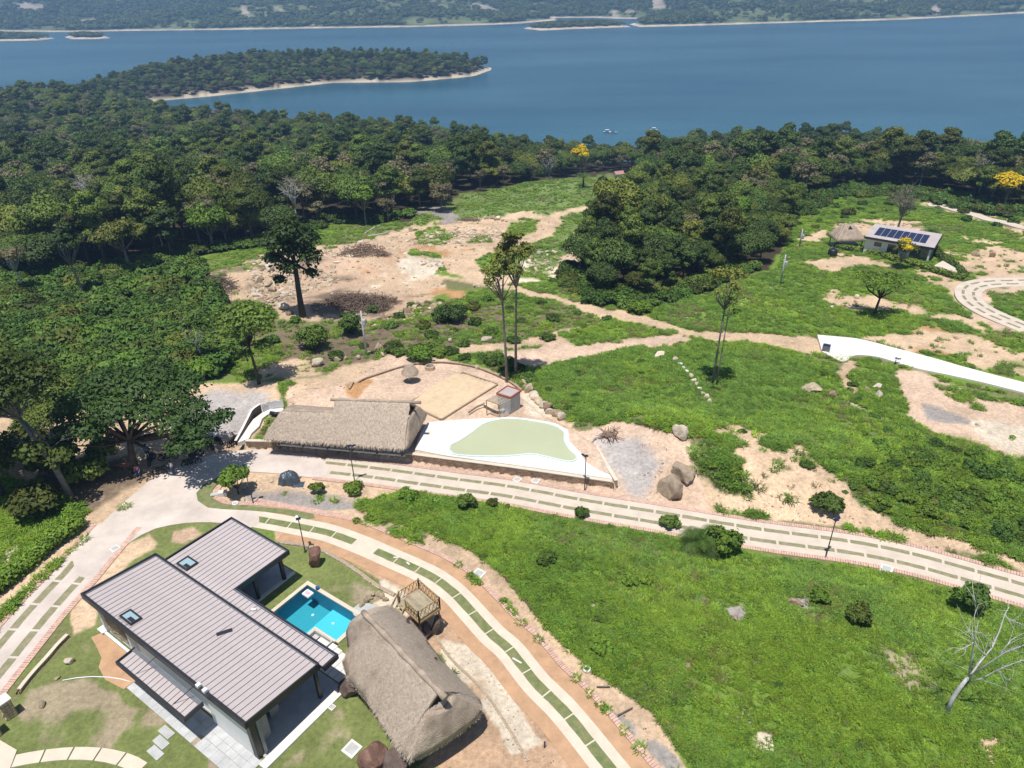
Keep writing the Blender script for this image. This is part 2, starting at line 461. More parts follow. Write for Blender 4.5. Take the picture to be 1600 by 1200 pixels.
class MB:
    """collects shapes given in world coordinates; build() links them as one mesh object"""
    def __init__(s): s.v = []; s.f = []; s.sm = False
    def add(s, vs, fs):
        b = len(s.v); s.v += [tuple(map(float, p)) for p in vs]; s.f += [tuple(b + i for i in f) for f in fs]; return s
    def hexa(s, lo, hi):
        """lo, hi: four corners each, same winding (ccw from above)"""
        return s.add(list(lo) + list(hi), [(3, 2, 1, 0), (4, 5, 6, 7), (0, 1, 5, 4), (1, 2, 6, 5), (2, 3, 7, 6), (3, 0, 4, 7)])
    def box(s, c, size, rot=0.0):
        x, y, z = [q / 2 for q in size]; ca, sa = math.cos(rot), math.sin(rot)
        P = [(c[0] + a * x * ca - b * y * sa, c[1] + a * x * sa + b * y * ca) for a, b in ((-1, -1), (1, -1), (1, 1), (-1, 1))]
        return s.hexa([(*p, c[2] - z) for p in P], [(*p, c[2] + z) for p in P])
    def prism(s, poly, z0, z1):
        n = len(poly)
        a = sum(poly[i][0] * poly[(i + 1) % n][1] - poly[(i + 1) % n][0] * poly[i][1] for i in range(n))
        if a < 0: poly = poly[::-1]
        f0 = z0 if callable(z0) else (lambda x, y: z0)
        f1 = z1 if callable(z1) else (lambda x, y: z1)
        vs = [(p[0], p[1], f0(*p[:2])) for p in poly] + [(p[0], p[1], f1(*p[:2])) for p in poly]
        fs = [tuple(range(n - 1, -1, -1)), tuple(range(n, 2 * n))] + [(i, (i + 1) % n, n + (i + 1) % n, n + i) for i in range(n)]
        return s.add(vs, fs)
    def bar(s, a, b, w_, h_=None):
        """square bar from a to b"""
        a, b = Vector(a), Vector(b); d = (b - a)
        if d.length < 1e-6: return s
        d.normalize(); side = d.cross(Vector((0, 0, 1)))
        if side.length < 1e-3: side = Vector((1, 0, 0))
        side.normalize(); up = side.cross(d); h_ = h_ or w_
        q = [(-1, -1), (1, -1), (1, 1), (-1, 1)]
        A = [a + side * (i * w_ / 2) + up * (j * h_ / 2) for i, j in q]; B = [b + side * (i * w_ / 2) + up * (j * h_ / 2) for i, j in q]
        return s.add(A + B, [(3, 2, 1, 0), (4, 5, 6, 7), (0, 1, 5, 4), (1, 2, 6, 5), (2, 3, 7, 6), (3, 0, 4, 7)][0:0] + [(0, 1, 2, 3), (7, 6, 5, 4), (0, 4, 5, 1), (1, 5, 6, 2), (2, 6, 7, 3), (3, 7, 4, 0)])
    def tube(s, pts, rad, n=7, cap=True):
        pts = [Vector(p) for p in pts]
        if not hasattr(rad, '__len__'): rad = [rad] * len(pts)
        b = len(s.v); ref = None
        for i, p in enumerate(pts):
            d = (pts[min(i + 1, len(pts) - 1)] - pts[max(i - 1, 0)]).normalized()
            if ref is None or abs(d.dot(ref)) > 0.95: ref = Vector((1, 0, 0)) if abs(d.x) < 0.8 else Vector((0, 1, 0))
            a = d.cross(ref).normalized(); c = d.cross(a)
            for k in range(n):
                t = 2 * math.pi * k / n
                q = p + (a * math.cos(t) + c * math.sin(t)) * rad[i]
                s.v.append((q.x, q.y, q.z))
        for i in range(len(pts) - 1):
            for k in range(n):
                s.f.append((b + i * n + k, b + i * n + (k + 1) % n, b + (i + 1) * n + (k + 1) % n, b + (i + 1) * n + k))
        if cap:
            s.f.append(tuple(b + k for k in range(n))[::-1]); s.f.append(tuple(b + (len(pts) - 1) * n + k for k in range(n)))
        return s
    def lathe(s, c, prof, n=16):
        """prof: (radius, z)"""
        b = len(s.v)
        for r, z in prof:
            for k in range(n):
                t = 2 * math.pi * k / n
                s.v.append((c[0] + r * math.cos(t), c[1] + r * math.sin(t), c[2] + z))
        for i in range(len(prof) - 1):
            for k in range(n):
                s.f.append((b + i * n + k, b + i * n + (k + 1) % n, b + (i + 1) * n + (k + 1) % n, b + (i + 1) * n + k))
        return s
    def loft(s, top, bot, n, mrows, bulge=0.0, noise=0.0, seed=0):
        T = resample(top, n); B = resample(bot, n); b = len(s.v)
        for j in range(mrows + 1):
            t = j / mrows
            for i in range(n):
                p = T[i].lerp(B[i], t)
                p = p + Vector((0, 0, bulge * math.sin(math.pi * t)))
                if noise:
                    q = float(fbm(np.array([p.x * 1.1 + seed]), np.array([p.y * 1.1 + p.z]), 4, 3)[0]) - 0.5
                    p.z += q * noise
                s.v.append(tuple(p))
        for j in range(mrows):
            for i in range(n - 1):
                s.f.append((b + j * n + i, b + (j + 1) * n + i, b + (j + 1) * n + i + 1, b + j * n + i + 1))
        return s
    def build(s, name, material, parent=None, smooth=False, kind=None, label=None, bevel=0.0):
        me = bpy.data.meshes.new(name)
        o = rootloc(parent) if parent is not None else Vector((0, 0, 0))
        me.from_pydata([(x - o.x, y - o.y, z - o.z) for x, y, z in s.v], [], s.f)
        if smooth:
            me.polygons.foreach_set('use_smooth', np.ones(len(me.polygons), bool))
        me.update()
        ob = link(name, me, material, parent, kind, label)
        if bevel:
            bv = ob.modifiers.new('bevel', 'BEVEL'); bv.width = bevel; bv.segments = 2; bv.limit_method = 'ANGLE'
        return ob

def resample(pts, n):
    pts = [Vector(p) for p in pts]
    if len(pts) == 1: return [pts[0].copy() for _ in range(n)]
    L = [0.0]
    for a, b in zip(pts[:-1], pts[1:]): L.append(L[-1] + (b - a).length)
    out = []
    for i in range(n):
        t = L[-1] * i / (n - 1); k = 0
        while k < len(L) - 2 and L[k + 1] < t: k += 1
        sg = L[k + 1] - L[k]
        out.append(pts[k].lerp(pts[k + 1], (t - L[k]) / sg if sg > 1e-9 else 0))
    return out

def smooth_line(pts, step=0.6):
    """Catmull-Rom through 2-D points, evenly spaced"""
    P = [np.array(p[:2], float) for p in pts]
    P = [2 * P[0] - P[1]] + P + [2 * P[-1] - P[-2]]
    out = []
    for i in range(1, len(P) - 2):
        p0, p1, p2, p3 = P[i - 1:i + 3]
        for t in np.linspace(0, 1, 14, endpoint=False):
            out.append(0.5 * ((2 * p1) + (-p0 + p2) * t + (2 * p0 - 5 * p1 + 4 * p2 - p3) * t * t + (-p0 + 3 * p1 - 3 * p2 + p3) * t ** 3))
    out.append(P[-2])
    L = np.concatenate([[0], np.cumsum([np.linalg.norm(b - a) for a, b in zip(out[:-1], out[1:])])])
    n = max(2, int(L[-1] / step)); out = np.array(out)
    s_ = np.linspace(0, L[-1], n + 1)
    return np.stack([np.interp(s_, L, out[:, 0]), np.interp(s_, L, out[:, 1])], 1)

def normals2(P):
    d = np.gradient(P, axis=0); d /= np.linalg.norm(d, axis=1)[:, None]
    return np.stack([-d[:, 1], d[:, 0]], 1)

def ribbon(mb, P, a, b, z, thick=0.0):
    """strip beside a line P between offsets a and b (left positive) at height z above the ground"""
    N = normals2(P); A = P + N * a; B = P + N * b
    base = len(mb.v); n = len(P)
    zz = lambda q: z(q) if callable(z) else z
    if a < b: A, B = B, A
    for q in A: mb.v.append((q[0], q[1], zz(q)))
    for q in B: mb.v.append((q[0], q[1], zz(q)))
    for i in range(n - 1): mb.f.append((base + i, base + n + i, base + n + i + 1, base + i + 1))
    if thick:
        b2 = len(mb.v)
        for q in list(A) + list(B): mb.v.append((q[0], q[1], zz(q) - thick))
        for i in range(n - 1):
            mb.f.append((b2 + i, base + i, base + i + 1, b2 + i + 1)); mb.f.append((base + n + i, b2 + n + i, b2 + n + i + 1, base + n + i + 1))
        mb.f.append((base, b2, b2 + n, base + n)); mb.f.append((base + n - 1, base + 2 * n - 1, b2 + 2 * n - 1, b2 + n - 1))
    return mb

def ribbon_part(P, s0, s1, a, b, step):
    """points of the sub-line between arc lengths s0..s1"""
    i0, i1 = int(round(s0 / step)), int(round(s1 / step))
    return P[i0:i1 + 1]

def scatter(name, pts, scl, rot, protos, idx, kind='stuff', sclz=None):
    """one object whose points carry instances of the given (already built) objects"""
    me = bpy.data.meshes.new(name)
    n = len(pts)
    me.vertices.add(n); me.vertices.foreach_set('co', np.asarray(pts, np.float32).ravel())
    a = me.attributes.new('scl', 'FLOAT_VECTOR', 'POINT')
    sz = scl if sclz is None else sclz
    a.data.foreach_set('vector', np.stack([scl, scl, sz], 1).astype(np.float32).ravel())
    a = me.attributes.new('rot', 'FLOAT_VECTOR', 'POINT')
    a.data.foreach_set('vector', np.stack([np.zeros(n), np.zeros(n), rot], 1).astype(np.float32).ravel())
    a = me.attributes.new('idx', 'INT', 'POINT'); a.data.foreach_set('value', np.asarray(idx, np.int32))
    o = bpy.data.objects.new(name, me); COL.objects.link(o); o['kind'] = kind
    ng = bpy.data.node_groups.new(name + '_nodes', 'GeometryNodeTree')
    ng.interface.new_socket('Geometry', in_out='INPUT', socket_type='NodeSocketGeometry')
    ng.interface.new_socket('Geometry', in_out='OUTPUT', socket_type='NodeSocketGeometry')
    N, L = ng.nodes, ng.links
    gi = N.new('NodeGroupInput'); go = N.new('NodeGroupOutput'); jn = N.new('GeometryNodeJoinGeometry')
    def named(nm, t):
        q = N.new('GeometryNodeInputNamedAttribute'); q.data_type = t; q.inputs[0].default_value = nm
        return q.outputs[0]
    sc_, ro_, ix_ = named('scl', 'FLOAT_VECTOR'), named('rot', 'FLOAT_VECTOR'), named('idx', 'INT')
    e2r = N.new('FunctionNodeEulerToRotation'); L.new(ro_, e2r.inputs[0])
    for k, p in enumerate(protos):
        oi = N.new('GeometryNodeObjectInfo'); oi.inputs['Object'].default_value = p; oi.transform_space = 'ORIGINAL'
        oi.inputs['As Instance'].default_value = True
        cm = N.new('FunctionNodeCompare'); cm.data_type = 'INT'; cm.operation = 'EQUAL'
        cm.inputs[3].default_value = k
        L.new(ix_, cm.inputs[2])
        ip = N.new('GeometryNodeInstanceOnPoints')
        L.new(gi.outputs[0], ip.inputs['Points']); L.new(cm.outputs[0], ip.inputs['Selection']); L.new(oi.outputs['Geometry'], ip.inputs['Instance'])
        L.new(e2r.outputs[0], ip.inputs['Rotation']); L.new(sc_, ip.inputs['Scale'])
        L.new(ip.outputs[0], jn.inputs[0])
    L.new(jn.outputs[0], go.inputs[0])
    md = o.modifiers.new('scatter', 'NODES'); md.node_group = ng
    return o

def proto_object(name, me):
    """source shape for scattered stuff; not linked to the scene itself"""
    return bpy.data.objects.new(name, me)

# ---------------------------------------------------------------- what covers the ground where (soil, turf, litter)
SOIL = {
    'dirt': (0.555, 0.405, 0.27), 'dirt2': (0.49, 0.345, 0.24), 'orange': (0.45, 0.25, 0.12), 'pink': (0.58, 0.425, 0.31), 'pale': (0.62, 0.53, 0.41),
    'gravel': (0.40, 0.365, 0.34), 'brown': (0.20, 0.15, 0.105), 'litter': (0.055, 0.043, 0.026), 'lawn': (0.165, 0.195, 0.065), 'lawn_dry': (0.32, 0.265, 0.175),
    'grass': (0.145, 0.225, 0.036), 'deep': (0.085, 0.155, 0.034), 'meadow': (0.16, 0.22, 0.07), 'sand': (0.50, 0.43, 0.32), 'weeds': (0.17, 0.17, 0.075), 'grey': (0.30, 0.27, 0.245),
}
# polygon in pixels of the photograph as seen on the ground, soil, feather, ragged, coverage, vegetation left on it
LAYERS = [
    # forest floors
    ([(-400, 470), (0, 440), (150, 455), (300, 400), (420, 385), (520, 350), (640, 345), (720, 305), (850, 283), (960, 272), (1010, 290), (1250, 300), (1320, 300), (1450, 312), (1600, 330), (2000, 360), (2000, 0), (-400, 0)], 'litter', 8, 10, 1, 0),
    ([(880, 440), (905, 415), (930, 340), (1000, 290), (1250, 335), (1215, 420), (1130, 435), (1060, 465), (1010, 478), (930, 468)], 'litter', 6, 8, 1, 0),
    ([(-300, 470), (0, 440), (150, 455), (300, 440), (340, 470), (380, 540), (330, 590), (250, 600), (100, 640), (0, 640), (-300, 700)], 'deep', 10, 14, 1, 1),
    # mid slope below the rubble field
    ([(330, 460), (440, 500), (560, 500), (690, 470), (800, 470), (870, 480), (960, 505), (930, 530), (800, 545), (690, 550), (600, 570), (520, 590), (440, 600), (380, 560)], 'weeds', 8, 12, 1, 0.45),
    ([(430, 510), (560, 520), (700, 500), (780, 480), (790, 500), (640, 545), (520, 580), (450, 590)], 'brown', 10, 24, 0.75, 0.25),
    ([(440, 600), (390, 590), (430, 570), (480, 560), (520, 590)], 'dirt', 8, 14, 0.7, 0.2),
    # meadow
    ([(715, 330), (720, 308), (780, 300), (850, 286), (950, 280), (1000, 300), (930, 345), (905, 415), (880, 440), (840, 430), (800, 400), (750, 420), (720, 400), (700, 340)], 'meadow', 5, 8, 1, 0.4),
    ([(880, 395), (900, 370), (925, 365), (905, 415), (885, 430), (860, 425)], 'pink', 5, 12, 0.7, 0.1),
    ([(790, 420), (830, 400), (880, 400), (870, 430), (820, 440)], 'pale', 6, 16, 0.45, 0.3),
    # rubble field
    ([(300, 442), (330, 425), (400, 405), (430, 385), (520, 385), (560, 378), (640, 352), (720, 342), (770, 337), (830, 330), (865, 338), (880, 345), (862, 366), (800, 388), (730, 402), (720, 412), (750, 428), (800, 444), (830, 462), (700, 442), (690, 458), (640, 492), (560, 502), (500, 507), (440, 502), (400, 472), (340, 472)], 'dirt', 6, 9, 1, 0.02),
    ([(450, 390), (600, 380), (640, 430), (640, 480), (520, 500), (440, 490)], 'dirt2', 12, 26, 0.6, 0.02),
    ([(470, 470), (540, 450), (620, 462), (600, 490), (500, 500)], 'brown', 8, 12, 0.8, 0.0),
    ([(300, 440), (330, 420), (420, 410), (430, 470), (400, 475), (330, 470)], 'brown', 8, 20, 0.5, 0.2),
    ([(440, 400), (600, 385), (720, 360), (760, 395), (690, 450), (560, 470), (450, 480)], 'brown', 10, 40, 0.32, 0.05),
    ([(560, 400), (700, 380), (760, 430), (690, 455), (600, 440)], 'orange', 14, 40, 0.4, 0.02),
    ([(640, 395), (700, 405), (690, 425), (640, 450), (560, 460), (600, 430)], 'pale', 8, 16, 0.6, 0),
    ([(330, 425), (420, 400), (430, 440), (400, 470), (340, 470)], 'grass', 4, 16, 0.35, 0.6),
    ([(795, 345), (845, 342), (848, 360), (820, 368), (790, 368)], 'grass', 4, 6, 1, 0.6),
    ([(735, 402), (760, 388), (800, 380), (830, 395), (790, 420), (760, 428), (720, 412)], 'grass', 4, 7, 1, 0.6),
    ([(640, 388), (690, 398), (690, 404), (640, 400)], 'grass', 3, 4, 1, 0.6),
    ([(690, 418), (720, 425), (745, 432), (720, 436), (680, 428)], 'grass', 3, 4, 0.8, 0.6),
    ([(650, 360), (680, 352), (720, 372), (690, 384), (655, 380)], 'grass', 4, 8, 0.5, 0.5),
    ([(730, 372), (770, 370), (775, 380), (730, 383)], 'weeds', 3, 5, 0.9, 0.5),
    ([(640, 330), (700, 345), (720, 340), (690, 322)], 'grey', 5, 8, 0.8, 0.1),
    # tracks
    ([(835, 352), (850, 338), (880, 328), (930, 318), (1000, 310), (1000, 314), (930, 324), (890, 334), (865, 345), (866, 362), (845, 376), (800, 388), (760, 395), (740, 412), (800, 436), (790, 452), (700, 425), (690, 405), (760, 386), (830, 370), (838, 360)], 'dirt', 3, 4, 1, 0),
    ([(800, 440), (835, 456), (880, 465), (960, 484), (1010, 495), (1062, 514), (1100, 518), (1200, 520), (1278, 527), (1285, 553), (1240, 550), (1180, 535), (1100, 530), (1050, 522), (1000, 508), (940, 498), (870, 472), (800, 458)], 'dirt', 3, 5, 1, 0),
    ([(1050, 500), (1090, 490), (1180, 465), (1215, 450), (1200, 462), (1120, 495), (1075, 512)], 'dirt', 3, 6, 0.85, 0.05),
    ([(680, 545), (760, 538), (820, 530), (900, 512), (945, 505), (1000, 510), (940, 522), (900, 532), (800, 549), (690, 556)], 'dirt', 3, 5, 1, 0.03),
    ([(780, 548), (860, 536), (960, 526), (1050, 520), (1085, 530), (1030, 546), (930, 556), (880, 570), (830, 576), (790, 572)], 'pink', 4, 8, 1, 0.02),
    ([(960, 500), (1060, 520), (1000, 530), (900, 540), (870, 525)], 'grass', 5, 8, 0.9, 0.9),
    # right fields
    ([(1040, 500), (1200, 430), (1250, 340), (1320, 305), (1450, 318), (1700, 350), (1700, 640), (1600, 600), (1400, 550), (1280, 525), (1100, 515)], 'grass', 5, 8, 1, 0.7),
    ([(1260, 410), (1300, 400), (1380, 405), (1400, 418), (1340, 422), (1280, 424)], 'dirt', 5, 10, 0.9, 0.1),
    ([(1240, 372), (1290, 362), (1300, 372), (1250, 384)], 'dirt', 4, 8, 0.8, 0.1),
    ([(1290, 352), (1350, 345), (1440, 350), (1470, 362), (1420, 372), (1380, 366), (1330, 372)], 'dirt', 4, 10, 0.85, 0.1),
    ([(1260, 470), (1300, 458), (1380, 470), (1460, 482), (1520, 500), (1540, 520), (1480, 500), (1400, 490), (1300, 482)], 'dirt', 4, 10, 0.75, 0.15),
    ([(1400, 525), (1440, 512), (1500, 520), (1520, 545), (1480, 562), (1420, 552), (1380, 540)], 'orange', 8, 12, 0.9, 0.05),
    ([(1330, 530), (1400, 520), (1510, 520), (1610, 560), (1610, 595), (1500, 560), (1400, 545)], 'dirt', 6, 14, 0.7, 0.15),
    ([(1500, 370), (1560, 380), (1640, 400), (1640, 430), (1540, 430), (1490, 425), (1470, 400)], 'dirt', 6, 14, 0.7, 0.15),
    ([(1420, 418), (1450, 420), (1500, 440), (1490, 460), (1450, 445)], 'dirt', 6, 10, 0.7, 0.15),
    ([(1500, 440), (1540, 430), (1640, 428), (1640, 460), (1545, 458), (1560, 490), (1620, 520), (1560, 520), (1510, 490), (1490, 460)], 'pink', 5, 8, 0.9, 0.05),
    ([(1440, 318), (1520, 325), (1600, 350), (1600, 372), (1500, 335)], 'dirt', 5, 8, 0.7, 0.2),
    # middle tall-grass field and its bare patches
    ([(815, 590), (870, 572), (1000, 545), (1060, 555), (1100, 535), (1240, 555), (1320, 575), (1400, 585), (1415, 650), (1480, 690), (1700, 745), (2100, 840), (2100, 1040), (1500, 850), (1400, 830), (1310, 780), (1220, 700), (1100, 670), (1060, 690), (980, 660), (900, 655), (870, 645), (820, 605)], 'deep', 5, 8, 1, 1),
    ([(1120, 560), (1240, 560), (1330, 590), (1310, 640), (1200, 650), (1120, 610)], 'grass', 12, 24, 0.7, 1),
    ([(1300, 585), (1325, 560), (1345, 562), (1330, 590), (1350, 620), (1330, 620)], 'dirt', 4, 6, 0.9, 0.1),
    ([(1270, 600), (1330, 620), (1360, 650), (1320, 640)], 'pale', 5, 8, 0.6, 0.3),
    ([(1398, 578), (1440, 582), (1500, 605), (1620, 640), (1640, 725), (1560, 708), (1480, 690), (1420, 655)], 'pink', 5, 9, 1, 0.05),
    ([(1440, 630), (1500, 645), (1520, 662), (1450, 655)], 'grey', 6, 8, 0.8, 0),
    ([(1520, 660), (1600, 650), (1640, 725), (1540, 690)], 'pale', 8, 12, 0.7, 0.1),
    ([(1460, 600), (1620, 625), (1640, 660), (1520, 640)], 'weeds', 6, 18, 0.5, 0.6),
    ([(1060, 700), (1090, 664), (1160, 662), (1250, 690), (1330, 755), (1350, 805), (1200, 812), (1090, 795)], 'dirt', 8, 14, 1, 0.15),
    ([(1070, 680), (1220, 690), (1290, 770), (1200, 800), (1090, 770)], 'weeds', 4, 30, 0.3, 0.35),
    ([(1080, 760), (1200, 790), (1310, 775), (1420, 822), (1530, 852), (1620, 882), (1620, 925), (1500, 880), (1400, 845), (1300, 822), (1150, 800), (1080, 790)], 'dirt', 5, 9, 1, 0.08),
    ([(1480, 850), (1560, 880), (1600, 895), (1540, 895), (1470, 868)], 'weeds', 4, 10, 0.6, 0.6),
    # pool grounds and the yard beside them
    ([(410, 695), (440, 640), (446, 600), (520, 588), (560, 570), (600, 555), (690, 560), (760, 575), (812, 600), (830, 635), (890, 662), (960, 655), (1000, 662), (1075, 680), (1078, 720), (1100, 760), (1110, 805), (980, 785), (800, 745), (400, 705)], 'pink', 4, 6, 1, 0.01),
    ([(540, 600), (580, 595), (560, 625), (540, 620)], 'orange', 5, 8, 0.7, 0),
    ([(940, 690), (1010, 680), (1045, 720), (1025, 770), (985, 770), (960, 730)], 'gravel', 26, 26, 0.85, 0),
    ([(445, 590), (540, 575), (600, 560), (560, 590), (470, 620)], 'dirt', 8, 10, 1, 0.03),
    ([(820, 605), (880, 650), (830, 650), (815, 625)], 'pale', 5, 6, 0.8, 0.05),
    ([(385, 698), (560, 703), (700, 722), (800, 738), (965, 764), (1000, 790), (800, 768), (560, 738), (385, 722)], 'pink', 4, 5, 1, 0.06),
    # parking under the tree
    ([(-300, 650), (0, 642), (100, 650), (200, 620), (300, 605), (440, 590), (440, 640), (390, 690), (360, 730), (270, 750), (170, 800), (120, 812), (60, 760), (0, 740), (-300, 800)], 'dirt', 5, 8, 1, 0.02),
    ([(300, 625), (400, 605), (425, 625), (380, 680), (310, 690), (270, 660)], 'gravel', 22, 22, 0.9, 0),
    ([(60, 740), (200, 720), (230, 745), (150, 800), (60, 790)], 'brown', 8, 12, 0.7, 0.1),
    # left of the left road
    ([(-300, 780), (0, 760), (60, 760), (140, 800), (120, 850), (0, 960), (-300, 1200)], 'grass', 6, 10, 1, 0.9),
    ([(0, 850), (30, 850), (20, 900), (0, 920)], 'pale', 5, 8, 0.7, 0.2),
    ([(120, 810), (180, 790), (200, 800), (110, 860), (0, 960), (-100, 1060), (-100, 990), (60, 880)], 'dirt', 4, 6, 1, 0.05),
    # traffic island
    ([(325, 750), (380, 720), (460, 735), (640, 765), (800, 790), (900, 812), (700, 800), (590, 810), (490, 815), (400, 800), (345, 790), (325, 775)], 'dirt', 4, 6, 1, 0.1),
    ([(380, 770), (440, 762), (520, 775), (580, 790), (580, 805), (480, 800), (390, 790)], 'grey', 12, 14, 0.7, 0.15),
    # between the curved road and the grass hill
    ([(490, 800), (580, 795), (660, 828), (740, 860), (800, 905), (850, 975), (930, 1050), (1020, 1110), (1120, 1210), (1030, 1210), (1000, 1170), (950, 1117), (900, 1063), (850, 1013), (800, 953), (733, 897), (687, 870), (633, 843), (577, 812)], 'dirt', 4, 7, 1, 0.06),
    ([(900, 1060), (1000, 1130), (1080, 1200), (1050, 1210), (980, 1150)], 'grey', 6, 10, 0.7, 0.1),
    # inside of the curved road
    ([(430, 830), (520, 845), (600, 880), (680, 940), (760, 1000), (830, 1090), (900, 1170), (920, 1210), (640, 1210), (740, 1130), (700, 1040), (650, 990), (600, 930), (540, 880), (430, 850)], 'clayish', 4, 6, 1, 0.03),
    ([(690, 1000), (740, 1010), (780, 1060), (850, 1160), (800, 1180), (760, 1120), (700, 1050)], 'pale', 6, 12, 0.75, 0.05),
    ([(560, 930), (600, 905), (640, 930), (640, 960), (600, 980), (570, 965)], 'pale', 4, 5, 1, 0),
    # garden of the house
    ([(200, 850), (250, 822), (330, 812), (450, 850), (520, 862), (590, 905), (600, 930), (560, 960), (640, 1130), (640, 1230), (-60, 1230), (0, 1130), (30, 1090), (110, 1000), (140, 930), (150, 900)], 'lawn', 3, 4, 1, 0),
    ([(110, 930), (200, 850), (235, 830), (250, 850), (200, 880), (160, 930), (150, 980), (110, 1000)], 'dirt', 5, 10, 0.8, 0.03),
    ([(40, 1070), (150, 1050), (220, 1110), (170, 1175), (60, 1180), (20, 1120)], 'lawn_dry', 10, 30, 0.8, 0),
    ([(170, 1075), (230, 1080), (260, 1120), (200, 1150), (160, 1120)], 'lawn_dry', 10, 20, 0.45, 0),
    ([(110, 1000), (160, 960), (200, 1020), (170, 1050), (120, 1050)], 'lawn_dry', 10, 20, 0.6, 0),
    ([(270, 830), (300, 824), (318, 835), (290, 850), (265, 848)], 'dirt2', 4, 6, 1, 0),
    ([(490, 920), (560, 910), (590, 935), (540, 950), (500, 935)], 'lawn_dry', 8, 16, 0.55, 0),
    ([(480, 1130), (530, 1110), (550, 1170), (480, 1200), (440, 1200)], 'lawn_dry', 10, 18, 0.45, 0),
    ([(325, 1165), (345, 1150), (400, 1210), (330, 1220)], 'lawn_dry', 6, 14, 0.7, 0),
    # steep grassy hill in front
    ([(560, 790), (640, 768), (760, 788), (900, 800), (1040, 822), (1080, 845), (1200, 878), (1290, 885), (1400, 897), (1520, 925), (1700, 970), (2050, 1085), (2050, 1300), (1120, 1300), (1020, 1110), (930, 1050), (850, 975), (800, 905), (740, 860), (660, 830), (590, 806)], 'grass', 5, 9, 1, 1),
    ([(1000, 820), (1200, 880), (1500, 1000), (1400, 1100), (1100, 950), (900, 830)], 'meadow', 30, 60, 0.5, 0.8),
    ([(600, 800), (900, 810), (1500, 930), (1600, 1000), (1600, 1200), (1130, 1200), (850, 960)], 'deep', 12, 50, 0.38, 1.0),
    ([(640, 800), (900, 830), (1500, 950), (1600, 1000), (1600, 1200), (1130, 1200), (860, 960)], 'lawn_dry', 6, 30, 0.24, 0.5),
    ([(840, 600), (1300, 580), (1400, 700), (1600, 760), (1600, 860), (1320, 770), (1100, 660), (880, 640)], 'weeds', 8, 40, 0.35, 0.7),
    ([(1230, 935), (1262, 932), (1262, 948), (1240, 950)], 'grey', 3, 4, 1, 0.05),
    ([(1135, 950), (1160, 945), (1168, 968), (1140, 970)], 'grey', 4, 5, 0.9, 0.1),
    ([(1100, 1100), (1150, 1085), (1180, 1130), (1120, 1140)], 'grey', 8, 24, 0.45, 0.4),
    ([(1120, 1130), (1200, 1150), (1230, 1200), (1130, 1200)], 'pale', 8, 16, 0.4, 0.3),
    ([(880, 905), (905, 908), (930, 930), (945, 950), (920, 950)], 'pale', 5, 8, 0.6, 0.3),
    ([(1155, 1030), (1080, 1040), (1060, 1020)], 'pale', 5, 12, 0.4, 0.3),
    ([(1525, 1150), (1560, 1150), (1560, 1200), (1540, 1200)], 'dirt', 6, 10, 0.6, 0.2),
]
SOIL['clayish'] = (0.47, 0.315, 0.205)

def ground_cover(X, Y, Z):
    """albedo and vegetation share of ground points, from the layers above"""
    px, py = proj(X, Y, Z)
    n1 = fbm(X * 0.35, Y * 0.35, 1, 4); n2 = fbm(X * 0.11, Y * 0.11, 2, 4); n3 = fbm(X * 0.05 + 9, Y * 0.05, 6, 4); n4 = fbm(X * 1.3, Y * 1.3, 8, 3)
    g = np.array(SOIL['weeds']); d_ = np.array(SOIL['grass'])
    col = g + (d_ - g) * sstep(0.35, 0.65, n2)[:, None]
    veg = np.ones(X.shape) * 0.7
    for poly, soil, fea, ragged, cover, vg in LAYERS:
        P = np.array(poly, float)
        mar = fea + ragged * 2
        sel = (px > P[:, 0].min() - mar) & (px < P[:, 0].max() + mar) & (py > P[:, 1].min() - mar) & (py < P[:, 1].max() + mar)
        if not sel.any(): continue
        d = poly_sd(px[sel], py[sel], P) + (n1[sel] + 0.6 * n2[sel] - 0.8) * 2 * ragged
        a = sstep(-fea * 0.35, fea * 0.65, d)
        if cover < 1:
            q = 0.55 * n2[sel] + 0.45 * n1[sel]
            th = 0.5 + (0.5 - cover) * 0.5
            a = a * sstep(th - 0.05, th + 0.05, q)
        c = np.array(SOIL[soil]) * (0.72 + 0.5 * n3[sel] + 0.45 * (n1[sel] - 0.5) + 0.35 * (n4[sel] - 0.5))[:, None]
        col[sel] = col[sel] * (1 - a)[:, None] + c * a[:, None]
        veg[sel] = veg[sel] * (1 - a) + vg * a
    far = Y > 250
    if far.any():
        d = poly_sd(X[far], Y[far], SHORE)
        a = sstep(7.5, 4.5, d + (n1[far] - 0.5) * 5)
        col[far] = col[far] * (1 - a)[:, None] + np.array(SOIL['sand']) * a[:, None]
        veg[far] *= 1 - a
    return col, veg

# ---------------------------------------------------------------- ground sheet, lake, far shore
na, nr = 1020, 500
ang = np.radians(np.linspace(-59, 59, na))
tn = np.tan(PITCH + np.arctan((np.linspace(1300, 62, nr - 12) - 600) / FOC))
r_far = CAM_H / tn
for _ in range(40):                                     # ring distances that look evenly spaced from above
    r_far = 0.5 * r_far + 0.5 * (CAM_H - np.interp(r_far, _yy, _zs)) / tn
r_row = np.concatenate([np.linspace(5, r_far.min() - 0.5, 12), np.sort(r_far)])
AA, RR = np.meshgrid(ang, r_row)
gx, gy = (RR * np.sin(AA)).ravel(), (RR * np.cos(AA)).ravel()
gz = terrain(gx, gy)
gc, _ = ground_cover(gx, gy, gz)
NR = len(r_row)
ii = (np.arange(NR - 1)[:, None] * na + np.arange(na - 1)[None]).ravel()
me = np_mesh('ground', np.stack([gx, gy, gz], 1), np.stack([ii, ii + 1, ii + na + 1, ii + na], 1), True)
ca = me.attributes.new('albedo', 'FLOAT_COLOR', 'POINT')
ca.data.foreach_set('color', np.concatenate([np.clip(gc, 0, 1), np.ones((len(gc), 1))], 1).astype(np.float32).ravel())
